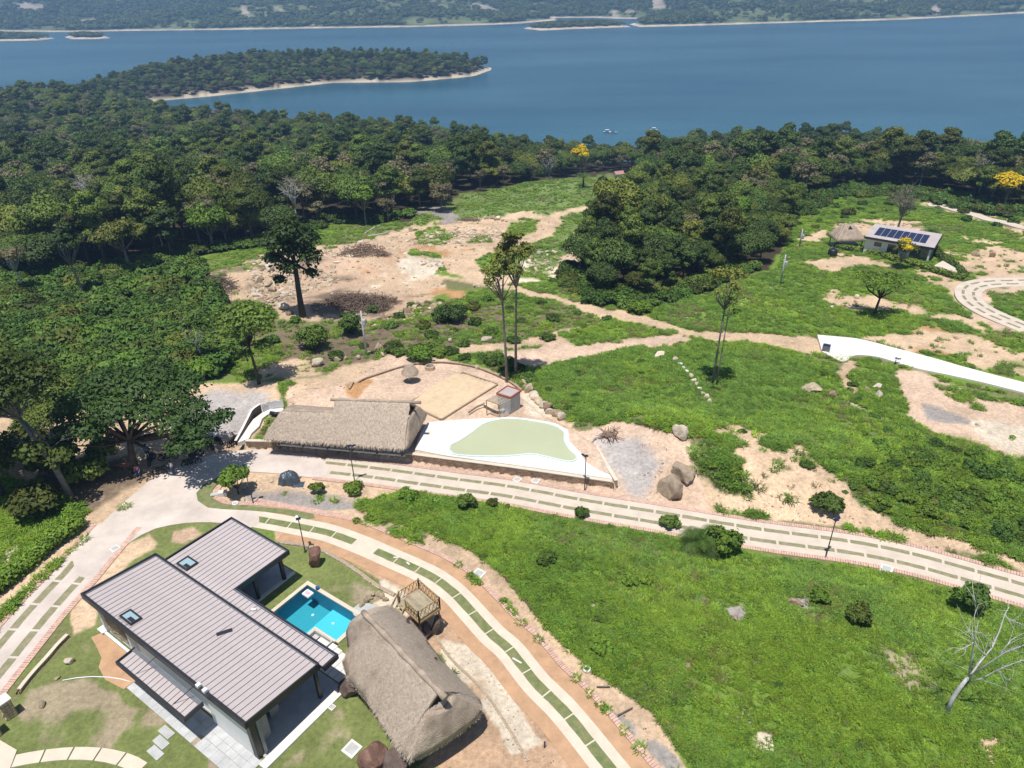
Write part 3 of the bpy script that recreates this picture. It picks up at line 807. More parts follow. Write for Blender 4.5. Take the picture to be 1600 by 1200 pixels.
link('ground', me, 'ground_cover', kind='structure')

me = np_mesh('lake', [(-4500, 200, LAKE), (4500, 200, LAKE), (4500, 5000, LAKE), (-4500, 5000, LAKE)], [(0, 1, 2, 3)])
link('lake', me, 'lake_water', kind='structure')

FAR = [at2(*p, LAKE) for p in [(-700, 60), (-300, 52), (0, 49), (120, 50), (200, 48), (350, 46.5), (500, 44), (640, 42), (770, 38.5), (815, 36.5), (850, 33)]] + \
      [at2(*p, LAKE) for p in [(868, 31.5), (866, 28), (925, 27.5), (965, 29), (1000, 29.5), (1012, 33), (985, 38), (1000, 42), (1100, 39.5), (1200, 36.5), (1300, 33.5), (1400, 31), (1500, 26), (1600, 20.5), (1800, 13), (2200, 4)]] + \
      [(5200, 2600), (5200, 6000), (-5200, 6000), (-5200, 1500)]
ha, hr = 460, 150
AA, RR = np.meshgrid(np.radians(np.linspace(-56, 56, ha)), np.concatenate([np.linspace(1380, 2100, 100), np.linspace(2120, 4300, 50)]))
hx, hy = (RR * np.sin(AA)).ravel(), (RR * np.cos(AA)).ravel()

def hills_z(x, y):
    d = poly_sd(x, y, FAR)
    rough = fbm(x * 0.0035, y * 0.0035, 21, 5) - 0.45
    h = 1.2 * sstep(0, 6, d) + np.maximum(d, 0) * 0.085 + rough * 95 * sstep(20, 420, d)
    h = np.minimum(np.maximum(h, 0.6 + d * 0.02), 150)
    return np.where(d > 0, LAKE + h, LAKE + np.maximum(d * 0.1, -2.5)), d
hz, hd = hills_z(hx, hy)
hp, hq = proj(hx, hy, hz)
hn = fbm(hx * 0.012, hy * 0.012, 31, 5); hn2 = fbm(hx * 0.05, hy * 0.05, 33, 3)
hc = np.array((0.055, 0.09, 0.032)) + (np.array((0.15, 0.175, 0.075)) - np.array((0.055, 0.09, 0.032))) * sstep(0.48, 0.68, hn)[:, None]
BARE = np.zeros(hx.shape)
for poly, k in [([(15, 6), (40, 3), (70, 8), (72, 17), (40, 19)], 1), ([(374, 8), (384, 10), (396, 28), (384, 28)], 1), ([(432, 12), (442, 15), (446, 22), (436, 20)], 0.8),
                ([(120, 30), (150, 27), (152, 35), (124, 37)], 0.8), ([(150, 18), (260, 16), (262, 24), (200, 25)], 0.5), ([(735, 6), (760, 7), (788, 20), (760, 18)], 1), ([(670, 0), (684, 0), (684, 7), (672, 7)], 0.8),
                ([(1012, -4), (1036, -4), (1042, 12), (1018, 14)], 1), ([(820, 15), (845, 18), (850, 25), (826, 24)], 0.8), ([(955, 14), (966, 17), (968, 28), (954, 26)], 0.9), ([(975, 14), (1003, 12), (1000, 20), (976, 20)], 0.6),
                ([(1452, 10), (1464, 7), (1474, 23), (1452, 23)], 1), ([(1408, 14), (1418, 18), (1414, 24), (1406, 20)], 0.6), ([(480, 35), (500, 34), (506, 41), (482, 42)], 0.8), ([(1174, 0), (1240, 0), (1250, 6), (1190, 6)], 0.5)]:
    d = poly_sd(hp, hq, poly) + (hn2 - 0.5) * 9
    BARE = np.maximum(BARE, sstep(-1, 2, d) * k)
shore_a = sstep(11, 6, hd + (hn2 - 0.5) * 8)
hc = hc * (1 - BARE)[:, None] + np.array((0.40, 0.34, 0.27)) * BARE[:, None]
hc = hc * (1 - shore_a)[:, None] + np.array((0.52, 0.44, 0.34)) * shore_a[:, None]
ii = (np.arange(149)[:, None] * ha + np.arange(ha - 1)[None]).ravel()
me = np_mesh('hills', np.stack([hx, hy, hz], 1), np.stack([ii, ii + 1, ii + ha + 1, ii + ha], 1), True)
ca = me.attributes.new('albedo', 'FLOAT_COLOR', 'POINT')
ca.data.foreach_set('color', np.concatenate([hc, np.ones((len(hc), 1))], 1).astype(np.float32).ravel())
link('hills', me, 'hill_cover', kind='structure')

hm = MB(); hm.box((0, 2400, 54), (11000, 5400, 214))
hz_o = bpy.data.materials.new('haze'); hz_o.use_nodes = True
hz_o.node_tree.nodes.remove(hz_o.node_tree.nodes['Principled BSDF'])
pv = hz_o.node_tree.nodes.new('ShaderNodeVolumePrincipled'); pv.inputs['Color'].default_value = (0.36, 0.62, 1.0, 1); pv.inputs['Density'].default_value = 0.00033; pv.inputs['Anisotropy'].default_value = 0.2
hz_o.node_tree.links.new(pv.outputs[0], hz_o.node_tree.nodes['Material Output'].inputs['Volume']); MATS['haze'] = hz_o
hm.build('haze', 'haze', kind='stuff')

ISLES = [[(-120, 60), (-60, 57), (0, 56.5), (60, 57), (85, 60), (60, 63), (-60, 65)], [(101, 58), (135, 55.5), (165, 57), (173, 59.5), (145, 61), (110, 61)],
         [(817, 44.5), (850, 40.5), (930, 38), (975, 39.5), (986, 42), (900, 45), (845, 47.5)]]
ISLES = [[at2(*p, LAKE) for p in q] for q in ISLES]
def isle_z(x, y, P):
    d = poly_sd(x, y, P)
    return LAKE + np.where(d > 0, np.minimum(0.12 * d + 1.0 * sstep(0, 5, d), 6), np.maximum(d * 0.2, -2)), d
for P in ISLES:
    A = np.array(P); x0, y0 = A.min(0) - 8; x1, y1 = A.max(0) + 8
    nx, ny = 70, 30
    X, Y = np.meshgrid(np.linspace(x0, x1, nx), np.linspace(y0, y1, ny)); X = X.ravel(); Y = Y.ravel()
    z, d = isle_z(X, Y, P)
    ii = (np.arange(ny - 1)[:, None] * nx + np.arange(nx - 1)[None]).ravel()
    me = np_mesh('island', np.stack([X, Y, z], 1), np.stack([ii, ii + 1, ii + nx + 1, ii + nx], 1), True)
    c = np.where((d > 10)[:, None], np.array([(0.05, 0.07, 0.03)]), np.array([(0.52, 0.44, 0.34)]))
    ca = me.attributes.new('albedo', 'FLOAT_COLOR', 'POINT')
    ca.data.foreach_set('color', np.concatenate([c, np.ones((len(c), 1))], 1).astype(np.float32).ravel())
    link('island', me, 'hill_cover', kind='structure')

# ---------------------------------------------------------------- roads
STEP = 0.1
def bricks(mb, P, off, width, z, pitch=0.24):
    """one row of bricks laid crosswise along a line"""
    N = normals2(P); k = max(1, int(pitch / STEP))
    for i in range(0, len(P) - k, k):
        a, b = P[i], P[min(i + k, len(P) - 1)]; n0 = N[i]
        d = b - a; g = 0.12
        a2, b2 = a + d * g / 2, b - d * g / 2
        zz = (z(a) if callable(z) else z) + rnd.uniform(-0.008, 0.012)
        q = [a2 + n0 * off, b2 + N[min(i + k, len(N) - 1)] * off, b2 + N[min(i + k, len(N) - 1)] * (off + width), a2 + n0 * (off + width)]
        if width < 0: q = q[::-1]
        mb.hexa([(p[0], p[1], zz - 0.08) for p in q], [(p[0], p[1], zz) for p in q])

def inlays(parent, P, off, width, z, length, gap, start, material, skip=()):
    N = normals2(P); n = int(length / STEP); g = int(round(gap / STEP)); i = int(start / STEP); k = 0
    while i + n < len(P):
        if k not in skip:
            mb = MB(); sub = P[i:i + n + 1]
            idx = list(range(0, n + 1, 5)); idx = idx if idx[-1] == n else idx + [n]
            ribbon(mb, P[[i + j for j in idx]], off - width / 2, off + width / 2, z) if False else None
            A = [P[i + j] + N[i + j] * (off - width / 2 + rnd.uniform(-.02, .02)) for j in idx]; B = [P[i + j] + N[i + j] * (off + width / 2 + rnd.uniform(-.02, .02)) for j in idx]
            zz = z
            base = [(p[0], p[1], zz) for p in A] + [(p[0], p[1], zz) for p in B]
            m_ = len(A)
            mb.add(base, [(j, j + 1, m_ + j + 1, m_ + j) for j in range(m_ - 1)])
            mb.build('grass_inlay', material, parent)
        i += n + g; k += 1

rowA1 = [(455, 716), (522, 724), (590, 732), (697, 747), (800, 761), (860, 772.7), (933, 785), (1050, 804), (1172, 826), (1250, 836), (1333, 847), (1423, 865), (1517, 891), (1597, 913), (1680, 938), (1760, 966), (1900, 1018)]
rowA2 = [(490, 737), (545, 742), (617, 751), (690, 762), (800, 776), (857, 788), (935, 803), (1010, 815), (1178, 843), (1257, 854), (1340, 865), (1427, 883), (1523, 911), (1597, 932), (1680, 957), (1760, 985), (1900, 1037)]
a1 = smooth_line([at2(*p) for p in rowA1], STEP); a2 = smooth_line([at2(*p) for p in rowA2], STEP)
cA = []
for p in a1[::12]:
    q = a2[np.argmin(((a2 - p) ** 2).sum(1))]
    cA.append((p + q) / 2)
cA = smooth_line(cA[2:], STEP)
W3 = np.stack([np.convolve(np.pad(cA[:, k], 30, mode='edge'), np.ones(61) / 61, mode='valid') for k in (0, 1)], 1)
cA = smooth_line(W3[::10], STEP)
roadA = ribbon(MB(), cA[::6], -1.62, 1.62, 0.05, 0.12).build('road', 'concrete', kind='structure')
inlays(roadA, cA, 0.72, 0.43, 0.056, 2.15, 0.2, 0.3, 'turf_pale')
inlays(roadA, cA, -0.72, 0.43, 0.056, 2.15, 0.2, 1.3, 'turf_pale')
mb = MB(); bricks(mb, cA, 1.64, 0.42, 0.075); bricks(mb, cA, -1.64, -0.42, 0.075)
mb.build('brick_edging', 'brick_pink', roadA, kind='stuff')

rowB = [(345, 799), (375, 806), (410, 813), (450, 820), (480, 826), (513, 833), (547, 845), (577, 857), (613, 873), (647, 888), (680, 905), (710, 928), (740, 960), (770, 993), (797, 1017), (837, 1067), (877, 1107), (913, 1150), (947, 1193), (1000, 1260)]
cB = smooth_line([at2(*p) for p in rowB], STEP)
mb = MB(); ribbon(mb, cB[::5], -1.05, 1.05, 0.05, 0.12)
roadB = mb.build('road', 'concrete_cream', kind='structure')
mb = MB(); ribbon(mb, cB[30::5], 1.052, 2.1, 0.035, 0.06); ribbon(mb, cB[70::5], -2.0, -1.052, 0.035, 0.06)
mb.build('dirt_strip', 'clay', roadB)
inlays(roadB, cB, 0.0, 0.72, 0.056, 2.1, 0.12, 0.6, 'turf_green', skip=(6,))
mb = MB(); bricks(mb, cB[20:], 2.12, 0.42, 0.075, 0.2); 
mb.build('brick_edging', 'brick_pink', roadB, kind='stuff')
# turf strip and bits of turf beside the curved road
mb = MB(); mb.prism([at2(*p) for p in [(302, 815), (312, 806), (345, 806), (352, 812), (330, 817)]], 0.02, 0.052); mb.build('grass_inlay', 'turf_green', roadB)

rowC1 = [(117, 877), (97, 900), (67, 932), (35, 967), (8, 1000), (-40, 1055), (-110, 1140)]
rowC2 = [(148, 880), (130, 902), (100, 933), (70, 967), (40, 1003), (10, 1042), (-40, 1105), (-100, 1180)]
c1 = smooth_line([at2(*p) for p in rowC1], STEP); c2 = smooth_line([at2(*p) for p in rowC2], STEP)
cC = smooth_line([(p + c2[np.argmin(((c2 - p) ** 2).sum(1))]) / 2 for p in c1[::15]], STEP)
d0 = cC[0] - cC[25]; cC = np.concatenate([np.stack([cC[0] + d0 * t for t in np.linspace(1.8, 0.04, 45)]), cC])
cC = smooth_line(cC[::12], STEP)
roadC = ribbon(MB(), cC[::6], -1.85, 1.85, 0.05, 0.12).build('road', 'apron', kind='structure')
inlays(roadC, cC, 0.87, 0.62, 0.056, 2.2, 0.2, 4.6, 'turf_pale')
inlays(roadC, cC, -0.87, 0.62, 0.056, 2.2, 0.2, 4.6, 'turf_pale')
mb = MB(); bricks(mb, cC, 1.87, 0.5, 0.075); bricks(mb, cC, -1.87, -0.5, 0.075)
mb.build('brick_edging', 'brick_pink', roadC, kind='stuff')

AP = [(112, 868), (176, 802), (215, 768), (250, 742), (320, 714), (390, 703), (440, 706), (500, 715), (508, 746), (440, 741), (400, 738), (362, 738), (338, 748), (320, 758), (308, 771), (311, 784), (327, 793), (352, 797), (400, 800), (400, 826), (350, 818), (300, 817), (252, 824), (222, 836), (197, 853), (170, 880), (150, 905), (120, 900)]
junction = MB().prism([tuple(p) for p in smooth_line([at2(*p) for p in AP], 1.2)], -0.06, 0.062).build('road', 'apron', kind='structure')
# lawn band and brick path round the nose of the traffic island
LB_o = [(340, 747), (318, 758), (307, 771), (309, 783), (325, 794), (360, 797), (400, 799), (440, 803), (480, 812), (492, 810)]
LB_i = [(490, 804), (450, 797), (400, 792), (368, 790), (344, 787), (332, 779), (332, 766), (347, 748)]
mb = MB().prism([at2(*p) for p in LB_o + LB_i], 0.0, 0.07); mb.build('lawn', 'turf_green', kind='structure')
isl = smooth_line([at2(*p) for p in [(352, 747), (336, 765), (335, 778), (347, 787), (370, 790), (400, 790.5), (450, 796), (500, 806), (560, 816)]], STEP)
mb = MB(); bricks(mb, isl, 0.0, 0.5, 0.085, 0.2)
mb.build('brick_path', 'brick_pink', kind='structure')

# far concrete lanes on the right
FAR_LANES = []
def far_lane(px_pts, half, material, name='road', lift=0.22, bands=True):
    P = smooth_line([tuple(G(*p)[:2]) for p in px_pts], 1.0)
    mb = MB(); N = normals2(P); FAR_LANES.append((P[::3], half + 0.7))
    zc = terrain(P[:, 0], P[:, 1]); zc = np.convolve(np.pad(zc, 6, mode='edge'), np.ones(13) / 13, mode='valid') + lift
    for i in range(len(P)):
        for s_ in (-half, half): mb.v.append((P[i][0] + N[i][0] * s_, P[i][1] + N[i][1] * s_, zc[i]))
        for s_ in (-half, half): mb.v.append((P[i][0] + N[i][0] * s_, P[i][1] + N[i][1] * s_, zc[i] - 0.7))
    for i in range(len(P) - 1):
        a, b = i * 4, i * 4 + 4
        mb.f += [(a, a + 1, b + 1, b), (a, b, b + 2, a + 2), (a + 1, a + 3, b + 3, b + 1)]
    o = mb.build(name, material, kind='structure')
    if bands:
        for off in (-half * 0.38, half * 0.38):
            m2 = MB()
            for i in range(0, len(P) - 3, 3):
                q = [(P[j][0] + N[j][0] * (off + s_), P[j][1] + N[j][1] * (off + s_), zc[j] + 0.03) for j, s_ in ((i, -half * .11), (i, half * .11), (i + 2, half * .11), (i + 2, -half * .11))]
                q2 = [(P[i][0] + N[i][0] * (off + s_), P[i][1] + N[i][1] * (off + s_), zc[i] + 0.03) for s_ in (-half * .11, half * .11)]
                m2.add(q, [(0, 1, 2, 3)])
            m2.build('grass_inlay', 'turf_pale', o)
    return o
far_lane([(1640, 441), (1590, 442.5), (1550, 444), (1522, 449), (1512, 459), (1518, 473), (1540, 488), (1572, 502), (1610, 516)], 1.9, 'concrete')
far_lane([(1449, 321), (1470, 323), (1500, 330), (1540, 342), (1580, 354), (1640, 374)], 1.4, 'concrete', bands=False)
far_lane([(1405, 359), (1430, 363), (1450, 366)], 1.0, 'concrete', bands=False)
WR = [(1276, 528), (1290, 529.5), (1345, 535), (1400, 548), (1450, 561), (1530, 583), (1640, 611), (1640, 626), (1560, 606), (1500, 592), (1430, 577), (1375, 561), (1340, 557), (1326, 560), (1318, 568), (1308, 561), (1290, 556), (1282, 550)]
q = [tuple(G(*p)[:2]) for p in WR]
WR_Z = lambda x, y: tz(x, y) + 0.22
mb = MB(); P0 = np.array(q)
# a gently falling slab, built strip by strip so that it follows the ground
top = smooth_line([tuple(G(*p)[:2]) for p in [(1276, 528), (1290, 529.5), (1345, 535), (1400, 548), (1450, 561), (1530, 583), (1660, 616), (1800, 652), (1900, 676)]], 1.0)
bot = smooth_line([tuple(G(*p)[:2]) for p in [(1284, 552), (1300, 560), (1318, 568), (1330, 559), (1345, 557), (1375, 561), (1430, 577), (1500, 592), (1560, 606), (1660, 632), (1800, 669), (1900, 694)]], 1.0)
n_ = 60
FAR_LANES.append((np.array([((p + q) / 2)[:2] for p, q in zip(resample([(*p, 0) for p in top], 12), resample([(*p, 0) for p in bot], 12))]), 2.6))
T_ = resample([(*p, WR_Z(*p)) for p in top], n_); B_ = resample([(*p, WR_Z(*p)) for p in bot], n_)
zt = np.array([max(T_[i].z, B_[i].z) for i in range(n_)]); zt = np.convolve(np.pad(zt, 4, mode='edge'), np.ones(9) / 9, mode='valid')
for i in range(n_): T_[i].z = zt[i] * .5 + T_[i].z * .5; B_[i].z = zt[i] * .5 + B_[i].z * .5
for i in range(n_): mb.v += [tuple(T_[i]), tuple(B_[i]), tuple(T_[i] - Vector((0, 0, .8))), tuple(B_[i] - Vector((0, 0, .8)))]
for i in range(n_ - 1):
    a, b = i * 4, i * 4 + 4
    mb.f += [(a, a + 1, b + 1, b), (a, b, b + 2, a + 2), (a + 1, a + 3, b + 3, b + 1)]
mb.f.append((0, 2, 3, 1))
mb.build('road', 'white_concrete', kind='structure')

# ---------------------------------------------------------------- plant shapes
def leaf_mesh(name, lobes, n, size, seed, material, spread=0.35, rand=0.55, up=0.35, material2=None, share2=0.0, under=0.25):
    """crown of many small leaf clumps spread through the volume of uneven lobes"""
    r = np.random.RandomState(seed)
    Lb = np.array(lobes, float)
    wt = (Lb[:, 3] * Lb[:, 4] + Lb[:, 4] * Lb[:, 5] + Lb[:, 3] * Lb[:, 5]); wt /= wt.sum()
    k = r.choice(len(Lb), n, p=wt)
    d = r.normal(size=(n, 3)); d /= np.linalg.norm(d, axis=1)[:, None]
    flip = (d[:, 2] < -0.1) & (r.rand(n) > under); d[flip, 2] *= -1
    rad = 1 - spread * r.rand(n) ** 1.6 + 0.14 * r.normal(size=n)
    c = Lb[k, :3] + d * Lb[k, 3:6] * rad[:, None]
    nn = d * (1 - rand) + r.normal(size=(n, 3)) * rand * 0.7 + np.array([0, 0, up])
    nn /= np.linalg.norm(nn, axis=1)[:, None]
    t = np.cross(nn, r.normal(size=(n, 3))); t /= np.linalg.norm(t, axis=1)[:, None] + 1e-9
    b = np.cross(nn, t)
    s = size * (0.55 + 0.9 * r.rand(n))[:, None]; asp = (0.45 + 0.4 * r.rand(n))[:, None]
    bend = nn * s * (0.15 + 0.25 * r.rand(n))[:, None]
    V = np.stack([c - t * s, c - b * s * asp + bend * 0.4, c + t * s - bend, c + b * s * asp + bend * 0.4], 1).reshape(-1, 3)
    F = np.arange(n * 4).reshape(n, 4)
    me = np_mesh(name, V, F, True)
    sn = d * 0.75 + nn * 0.5 + np.array([0, 0, 0.25]); sn /= np.linalg.norm(sn, axis=1)[:, None]
    me.normals_split_custom_set_from_vertices(np.repeat(sn, 4, 0).astype(np.float32))
    lt = r.rand(len(Lb))[k]
    tint = np.clip(0.1 + 0.35 * lt + 0.5 * r.rand(n) ** 1.5, 0, 1)
    a = me.attributes.new('tint', 'FLOAT', 'FACE'); a.data.foreach_set('value', tint.astype(np.float32))
    me.materials.append(MATS[material])
    if material2:
        me.materials.append(MATS[material2])
        sel = (lt > 1 - share2) | (r.rand(n) < share2 * 0.3)
        me.polygons.foreach_set('material_index', sel.astype(np.int32))
    return me

def lobes_round(seed, R, zc, H, n=12, rr=(0.38, 0.6)):
    r = np.random.RandomState(seed); out = []
    for i in range(n):
        a = 2.4 * i + r.rand(); q = math.sqrt((i + 0.5) / n) * R * 0.72
        z = zc + H * 0.5 * (1 - (q / R) ** 2) * (0.6 + 0.6 * r.rand()) - H * 0.2 * r.rand()
        s = R * r.uniform(*rr)
        out.append((q * math.cos(a), q * math.sin(a), z, s, s, s * r.uniform(0.6, 0.85)))
    return out

def limb_mesh(name, base_r, h_fork, lobes, seed, material, lean=(0, 0), thin=0.22, n=7, twigs=0):
    r = np.random.RandomState(seed); mb = MB()
    top = (lean[0], lean[1], h_fork)
    mb.tube([(0, 0, -0.4), (lean[0] * 0.2, lean[1] * 0.2, h_fork * 0.35), (lean[0] * 0.6, lean[1] * 0.6, h_fork * 0.7), top], [base_r * 1.35, base_r, base_r * 0.85, base_r * 0.7], n)
    for lb in lobes:
        e = np.array(lb[:3]); m_ = (np.array(top) + e) / 2 + r.normal(size=3) * 0.12 * np.linalg.norm(e - np.array(top))
        mb.tube([top, tuple(m_), tuple(e)], [base_r * 0.55, base_r * 0.33, base_r * thin * 0.5], 5)
        for _ in range(twigs):
            d = r.normal(size=3); d[2] = abs(d[2]) * 0.8; d /= np.linalg.norm(d)
            L = np.linalg.norm(e - np.array(top)) * r.uniform(0.3, 0.6)
            s0 = m_ + (e - m_) * r.rand(); m2 = s0 + d * L * 0.5 + r.normal(size=3) * 0.08 * L
            mb.tube([tuple(s0), tuple(m2), tuple(s0 + d * L + np.array([0, 0, 0.1 * L]))], [base_r * 0.2, base_r * 0.12, base_r * 0.05], 4, False)
            for __ in range(2):
                d2 = d + r.normal(size=3) * 0.5; d2 /= np.linalg.norm(d2)
                mb.tube([tuple(m2), tuple(m2 + d2 * L * 0.55)], [base_r * 0.09, base_r * 0.03], 3, False)
    me = bpy.data.meshes.new(name); me.from_pydata(mb.v, [], mb.f); me.update()
    me.polygons.foreach_set('use_smooth', np.ones(len(me.polygons), bool))
    me.materials.append(MATS[material])
    return me

SPECIES = {}
def species(key, words, lobes, n, size, leaf, base_r, fork, bark, seed, twigs=0, **kw):
    SPECIES[key] = dict(words=words, crown=leaf_mesh('crown', lobes, n, size, seed, leaf, **kw) if n else None,
                        trunk=limb_mesh('trunk', base_r, fork, [lb for lb in lobes[::2]], seed + 1, bark, twigs=twigs), h=max(l[2] + l[5] for l in lobes), r=max(math.hypot(l[0], l[1]) + l[3] for l in lobes))
for k in range(3):
    species('round%d' % k, ['dense dark round-crowned', 'thick dark-leaved round', 'full deep-green round'][k], lobes_round(20 + k, 4.2, 5.0 + k * 0.4, 5, 13), 6200, 0.235, ['leaf_dark', 'leaf_forest', 'leaf_forest'][k], 0.28, 3.0, 'bark_dark', 40 + k)
for k in range(2):
    lb = lobes_round(30 + k, 3.0, 9.0, 6, 9) + lobes_round(33 + k, 2.6, 6.0, 4, 6)
    species('tall%d' % k, ['tall dark-leaved', 'tall mid-green'][k], lb, 6000, 0.235, ['leaf_dark', 'leaf_forest'][k], 0.30, 6.5, 'bark_dark', 50 + k)
species('wide', 'broad spreading feathery green', [(*l[:2], 6.6 + 0.6 * math.sin(i * 3.1) - 0.02 * (l[0] ** 2 + l[1] ** 2), l[3] * 0.9, l[4] * 0.9, l[5] * 0.42) for i, l in enumerate(lobes_round(35, 6.2, 6.5, 1, 16, (0.26, 0.4)))], 6500, 0.22, 'leaf_forest', 0.32, 3.4, 'bark_dark', 55)
species('olive', 'yellowish olive-green', lobes_round(36, 4.4, 5.4, 4, 15, (0.26, 0.42)), 4800, 0.225, 'leaf_olive', 0.25, 3.2, 'bark_grey', 56, spread=0.5)
species('bright', 'bright fresh-green', lobes_round(37, 3.2, 4.6, 5, 12), 4800, 0.225, 'leaf_bright', 0.2, 2.6, 'bark_grey', 57)
species('airy', 'thin grey-green airy', lobes_round(38, 3.6, 6.5, 5, 13, (0.2, 0.36)), 1500, 0.27, 'leaf_grey', 0.22, 4.2, 'bark_grey', 58, twigs=3, spread=0.8)
species('bare', 'leafless pale grey', lobes_round(39, 3.2, 6.5, 5, 16, (0.2, 0.3)), 260, 0.16, 'leaf_grey', 0.2, 4.0, 'bark_pale', 59, twigs=6, spread=0.9)
species('bush', 'low dense green', lobes_round(41, 1.7, 0.9, 1.6, 9, (0.35, 0.55)), 1700, 0.21, 'leaf_forest', 0.1, 0.5, 'bark_dark', 60)

def plant(kind, p, label, cat='tree', name='tree', scale=1.0, zs=1.0, rot=None, group=None):
    sp = SPECIES[kind]
    o = thing(name, label, cat, (p[0], p[1], p[2] if len(p) > 2 else tz(p[0], p[1])), group)
    o.rotation_euler = (0, 0, rnd.uniform(0, 6.28) if rot is None else rot)
    o.scale = (scale, scale, scale * zs)
    t = bpy.data.objects.new('trunk' if name != 'bush' else 'stem', sp['trunk']); COL.objects.link(t); t.parent = o
    if sp['crown'] is not None:
        c = bpy.data.objects.new('crown' if name != 'bush' else 'foliage', sp['crown']); COL.objects.link(c); c.parent = o
    return o

def custom_tree(p, label, lobes, n, size, leaf, base_r, fork, bark, seed, lean=(0, 0), twigs=0, name='tree', cat='tree', mat2=None, share2=0, group=None, **kw):
    o = thing(name, label, cat, (p[0], p[1], p[2] if len(p) > 2 else tz(p[0], p[1])), group)
    link('trunk', limb_mesh('trunk', base_r, fork, lobes, seed, bark, lean, twigs=twigs), None, o)
    if n: link('crown', leaf_mesh('crown', lobes, n, size, seed, leaf, material2=mat2, share2=share2, **kw), None, o)
    return o

# ---------------------------------------------------------------- the woods
WOODS = [('the left woods', [(-330, 440), (0, 425), (150, 440), (300, 398), (420, 382), (520, 348), (640, 342), (700, 312), (770, 296), (850, 280), (900, 272), (960, 268), (1010, 285), (1010, 225), (940, 230), (850, 229), (700, 210), (560, 206), (420, 197), (300, 181), (228, 163), (0, 150), (-330, 160)]),
         ('the grove beside the meadow', [(893, 425), (912, 400), (940, 345), (1000, 300), (1070, 292), (1180, 300), (1250, 330), (1215, 395), (1190, 412), (1130, 422), (1060, 452), (1010, 470), (935, 455)]),
         ('the right woods', [(1010, 292), (1100, 290), (1250, 315), (1320, 292), (1450, 300), (1540, 322), (1640, 330), (2000, 360), (2000, 330), (1600, 250), (1450, 230), (1300, 215), (1080, 220), (1010, 232)])]
wood_polys = [np.array([tuple(G(*p)[:2]) for p in q]) for _, q in WOODS]
PENIN = [at2(*p, LAKE) for p in [(60, 152), (118, 147), (180, 134), (300, 117), (420, 109), (520, 104), (650, 104), (735, 105), (752, 107), (700, 117), (620, 122), (500, 126), (420, 134), (330, 144), (240, 155), (150, 158)]]

def poisson(poly, r0, grow, seed, n_try=60000):
    """scattered points inside a polygon whose spacing grows with distance"""
    r = np.random.RandomState(seed); P = np.array(poly)
    lo, hi = P.min(0), P.max(0)
    c = lo + (hi - lo) * r.rand(n_try, 2)
    c = c[poly_sd(c[:, 0], c[:, 1], P) > 0]
    cell = {}; out = []
    for x, y in c:
        rad = r0 + grow * y
        k = (int(x // 4), int(y // 4)); ok = True; m_ = int(rad // 4) + 1
        for i in range(k[0] - m_, k[0] + m_ + 1):
            for j in range(k[1] - m_, k[1] + m_ + 1):
                for q in cell.get((i, j), ()):
                    if (q[0] - x) ** 2 + (q[1] - y) ** 2 < rad * rad: ok = False; break
                if not ok: break
            if not ok: break
        if ok:
            cell.setdefault(k, []).append((x, y)); out.append((x, y))
    return np.array(out)

KINDS_W = ['round0', 'round1', 'round2', 'tall0', 'tall1', 'wide', 'olive', 'bright', 'airy', 'bare']
W_PROB = np.array([.15, .13, .11, .13, .12, .10, .10, .05, .08, .03])
trees = []
for k, (wname, _) in enumerate(WOODS):
    pts = poisson(wood_polys[k], 3.6 if k != 1 else 3.0, 0.0016, 60 + k)
    for x, y in pts: trees.append((x, y, k))
trees = [t for t in trees if abs(math.degrees(math.atan2(t[0], t[1]))) < 47]
sd_ = poly_sd(np.array([t[0] for t in trees]), np.array([t[1] for t in trees]), SHORE); trees = [t for t, q in zip(trees, sd_) if q > 5]
# no trees on the far tracks and clearings
CLEAR = [np.array([tuple(G(*p)[:2]) for p in q]) for q in ([(845, 282), (1000, 268), (1010, 284), (950, 290), (860, 292)],)]
trees = [t for t in trees if all(poly_sd(np.array([t[0]]), np.array([t[1]]), q)[0] < 0 for q in CLEAR)]
trees.sort(key=lambda t: math.hypot(t[0], t[1]))
singles = []
N_SINGLE = 236
LANDMARKS = [((0, 420), 'the leftmost woods'), ((90, 430), 'the shrub slope'), ((170, 440), 'the upper shrub slope'), ((300, 410), 'the rubble brushwood'), ((420, 385), 'the white boulder'), ((520, 352), 'the rubble field'),
             ((600, 345), 'the fallen trunks'), ((690, 318), 'the grey sand patch'), ((770, 296), 'the top of the meadow'), ((850, 283), 'the far track'), ((910, 282), 'the lone palm'), ((960, 276), 'the red-roofed hut'),
             ((950, 345), 'the meadow edge'), ((900, 420), 'the pale diggings'), ((960, 460), 'the dirt crossroads'), ((1010, 470), 'the stone heap'), ((1080, 445), 'the foot of the grove'), ((1140, 420), 'the yellowish pole tree'), ((1210, 395), 'the utility pole'),
             ((1250, 335), 'the thatched hut'), ((1320, 296), 'the far green field'), ((1400, 300), 'the grey leafless tree'), ((1470, 305), 'the bend of the white lane'), ((1566, 300), 'the right yellow tree'), ((1640, 320), 'the rightmost woods')]
LM = [(np.array(G(*p)[:2]), t) for p, t in LANDMARKS]
far_pts, far_idx, far_s, far_r = [], [], [], []
cnt = {}
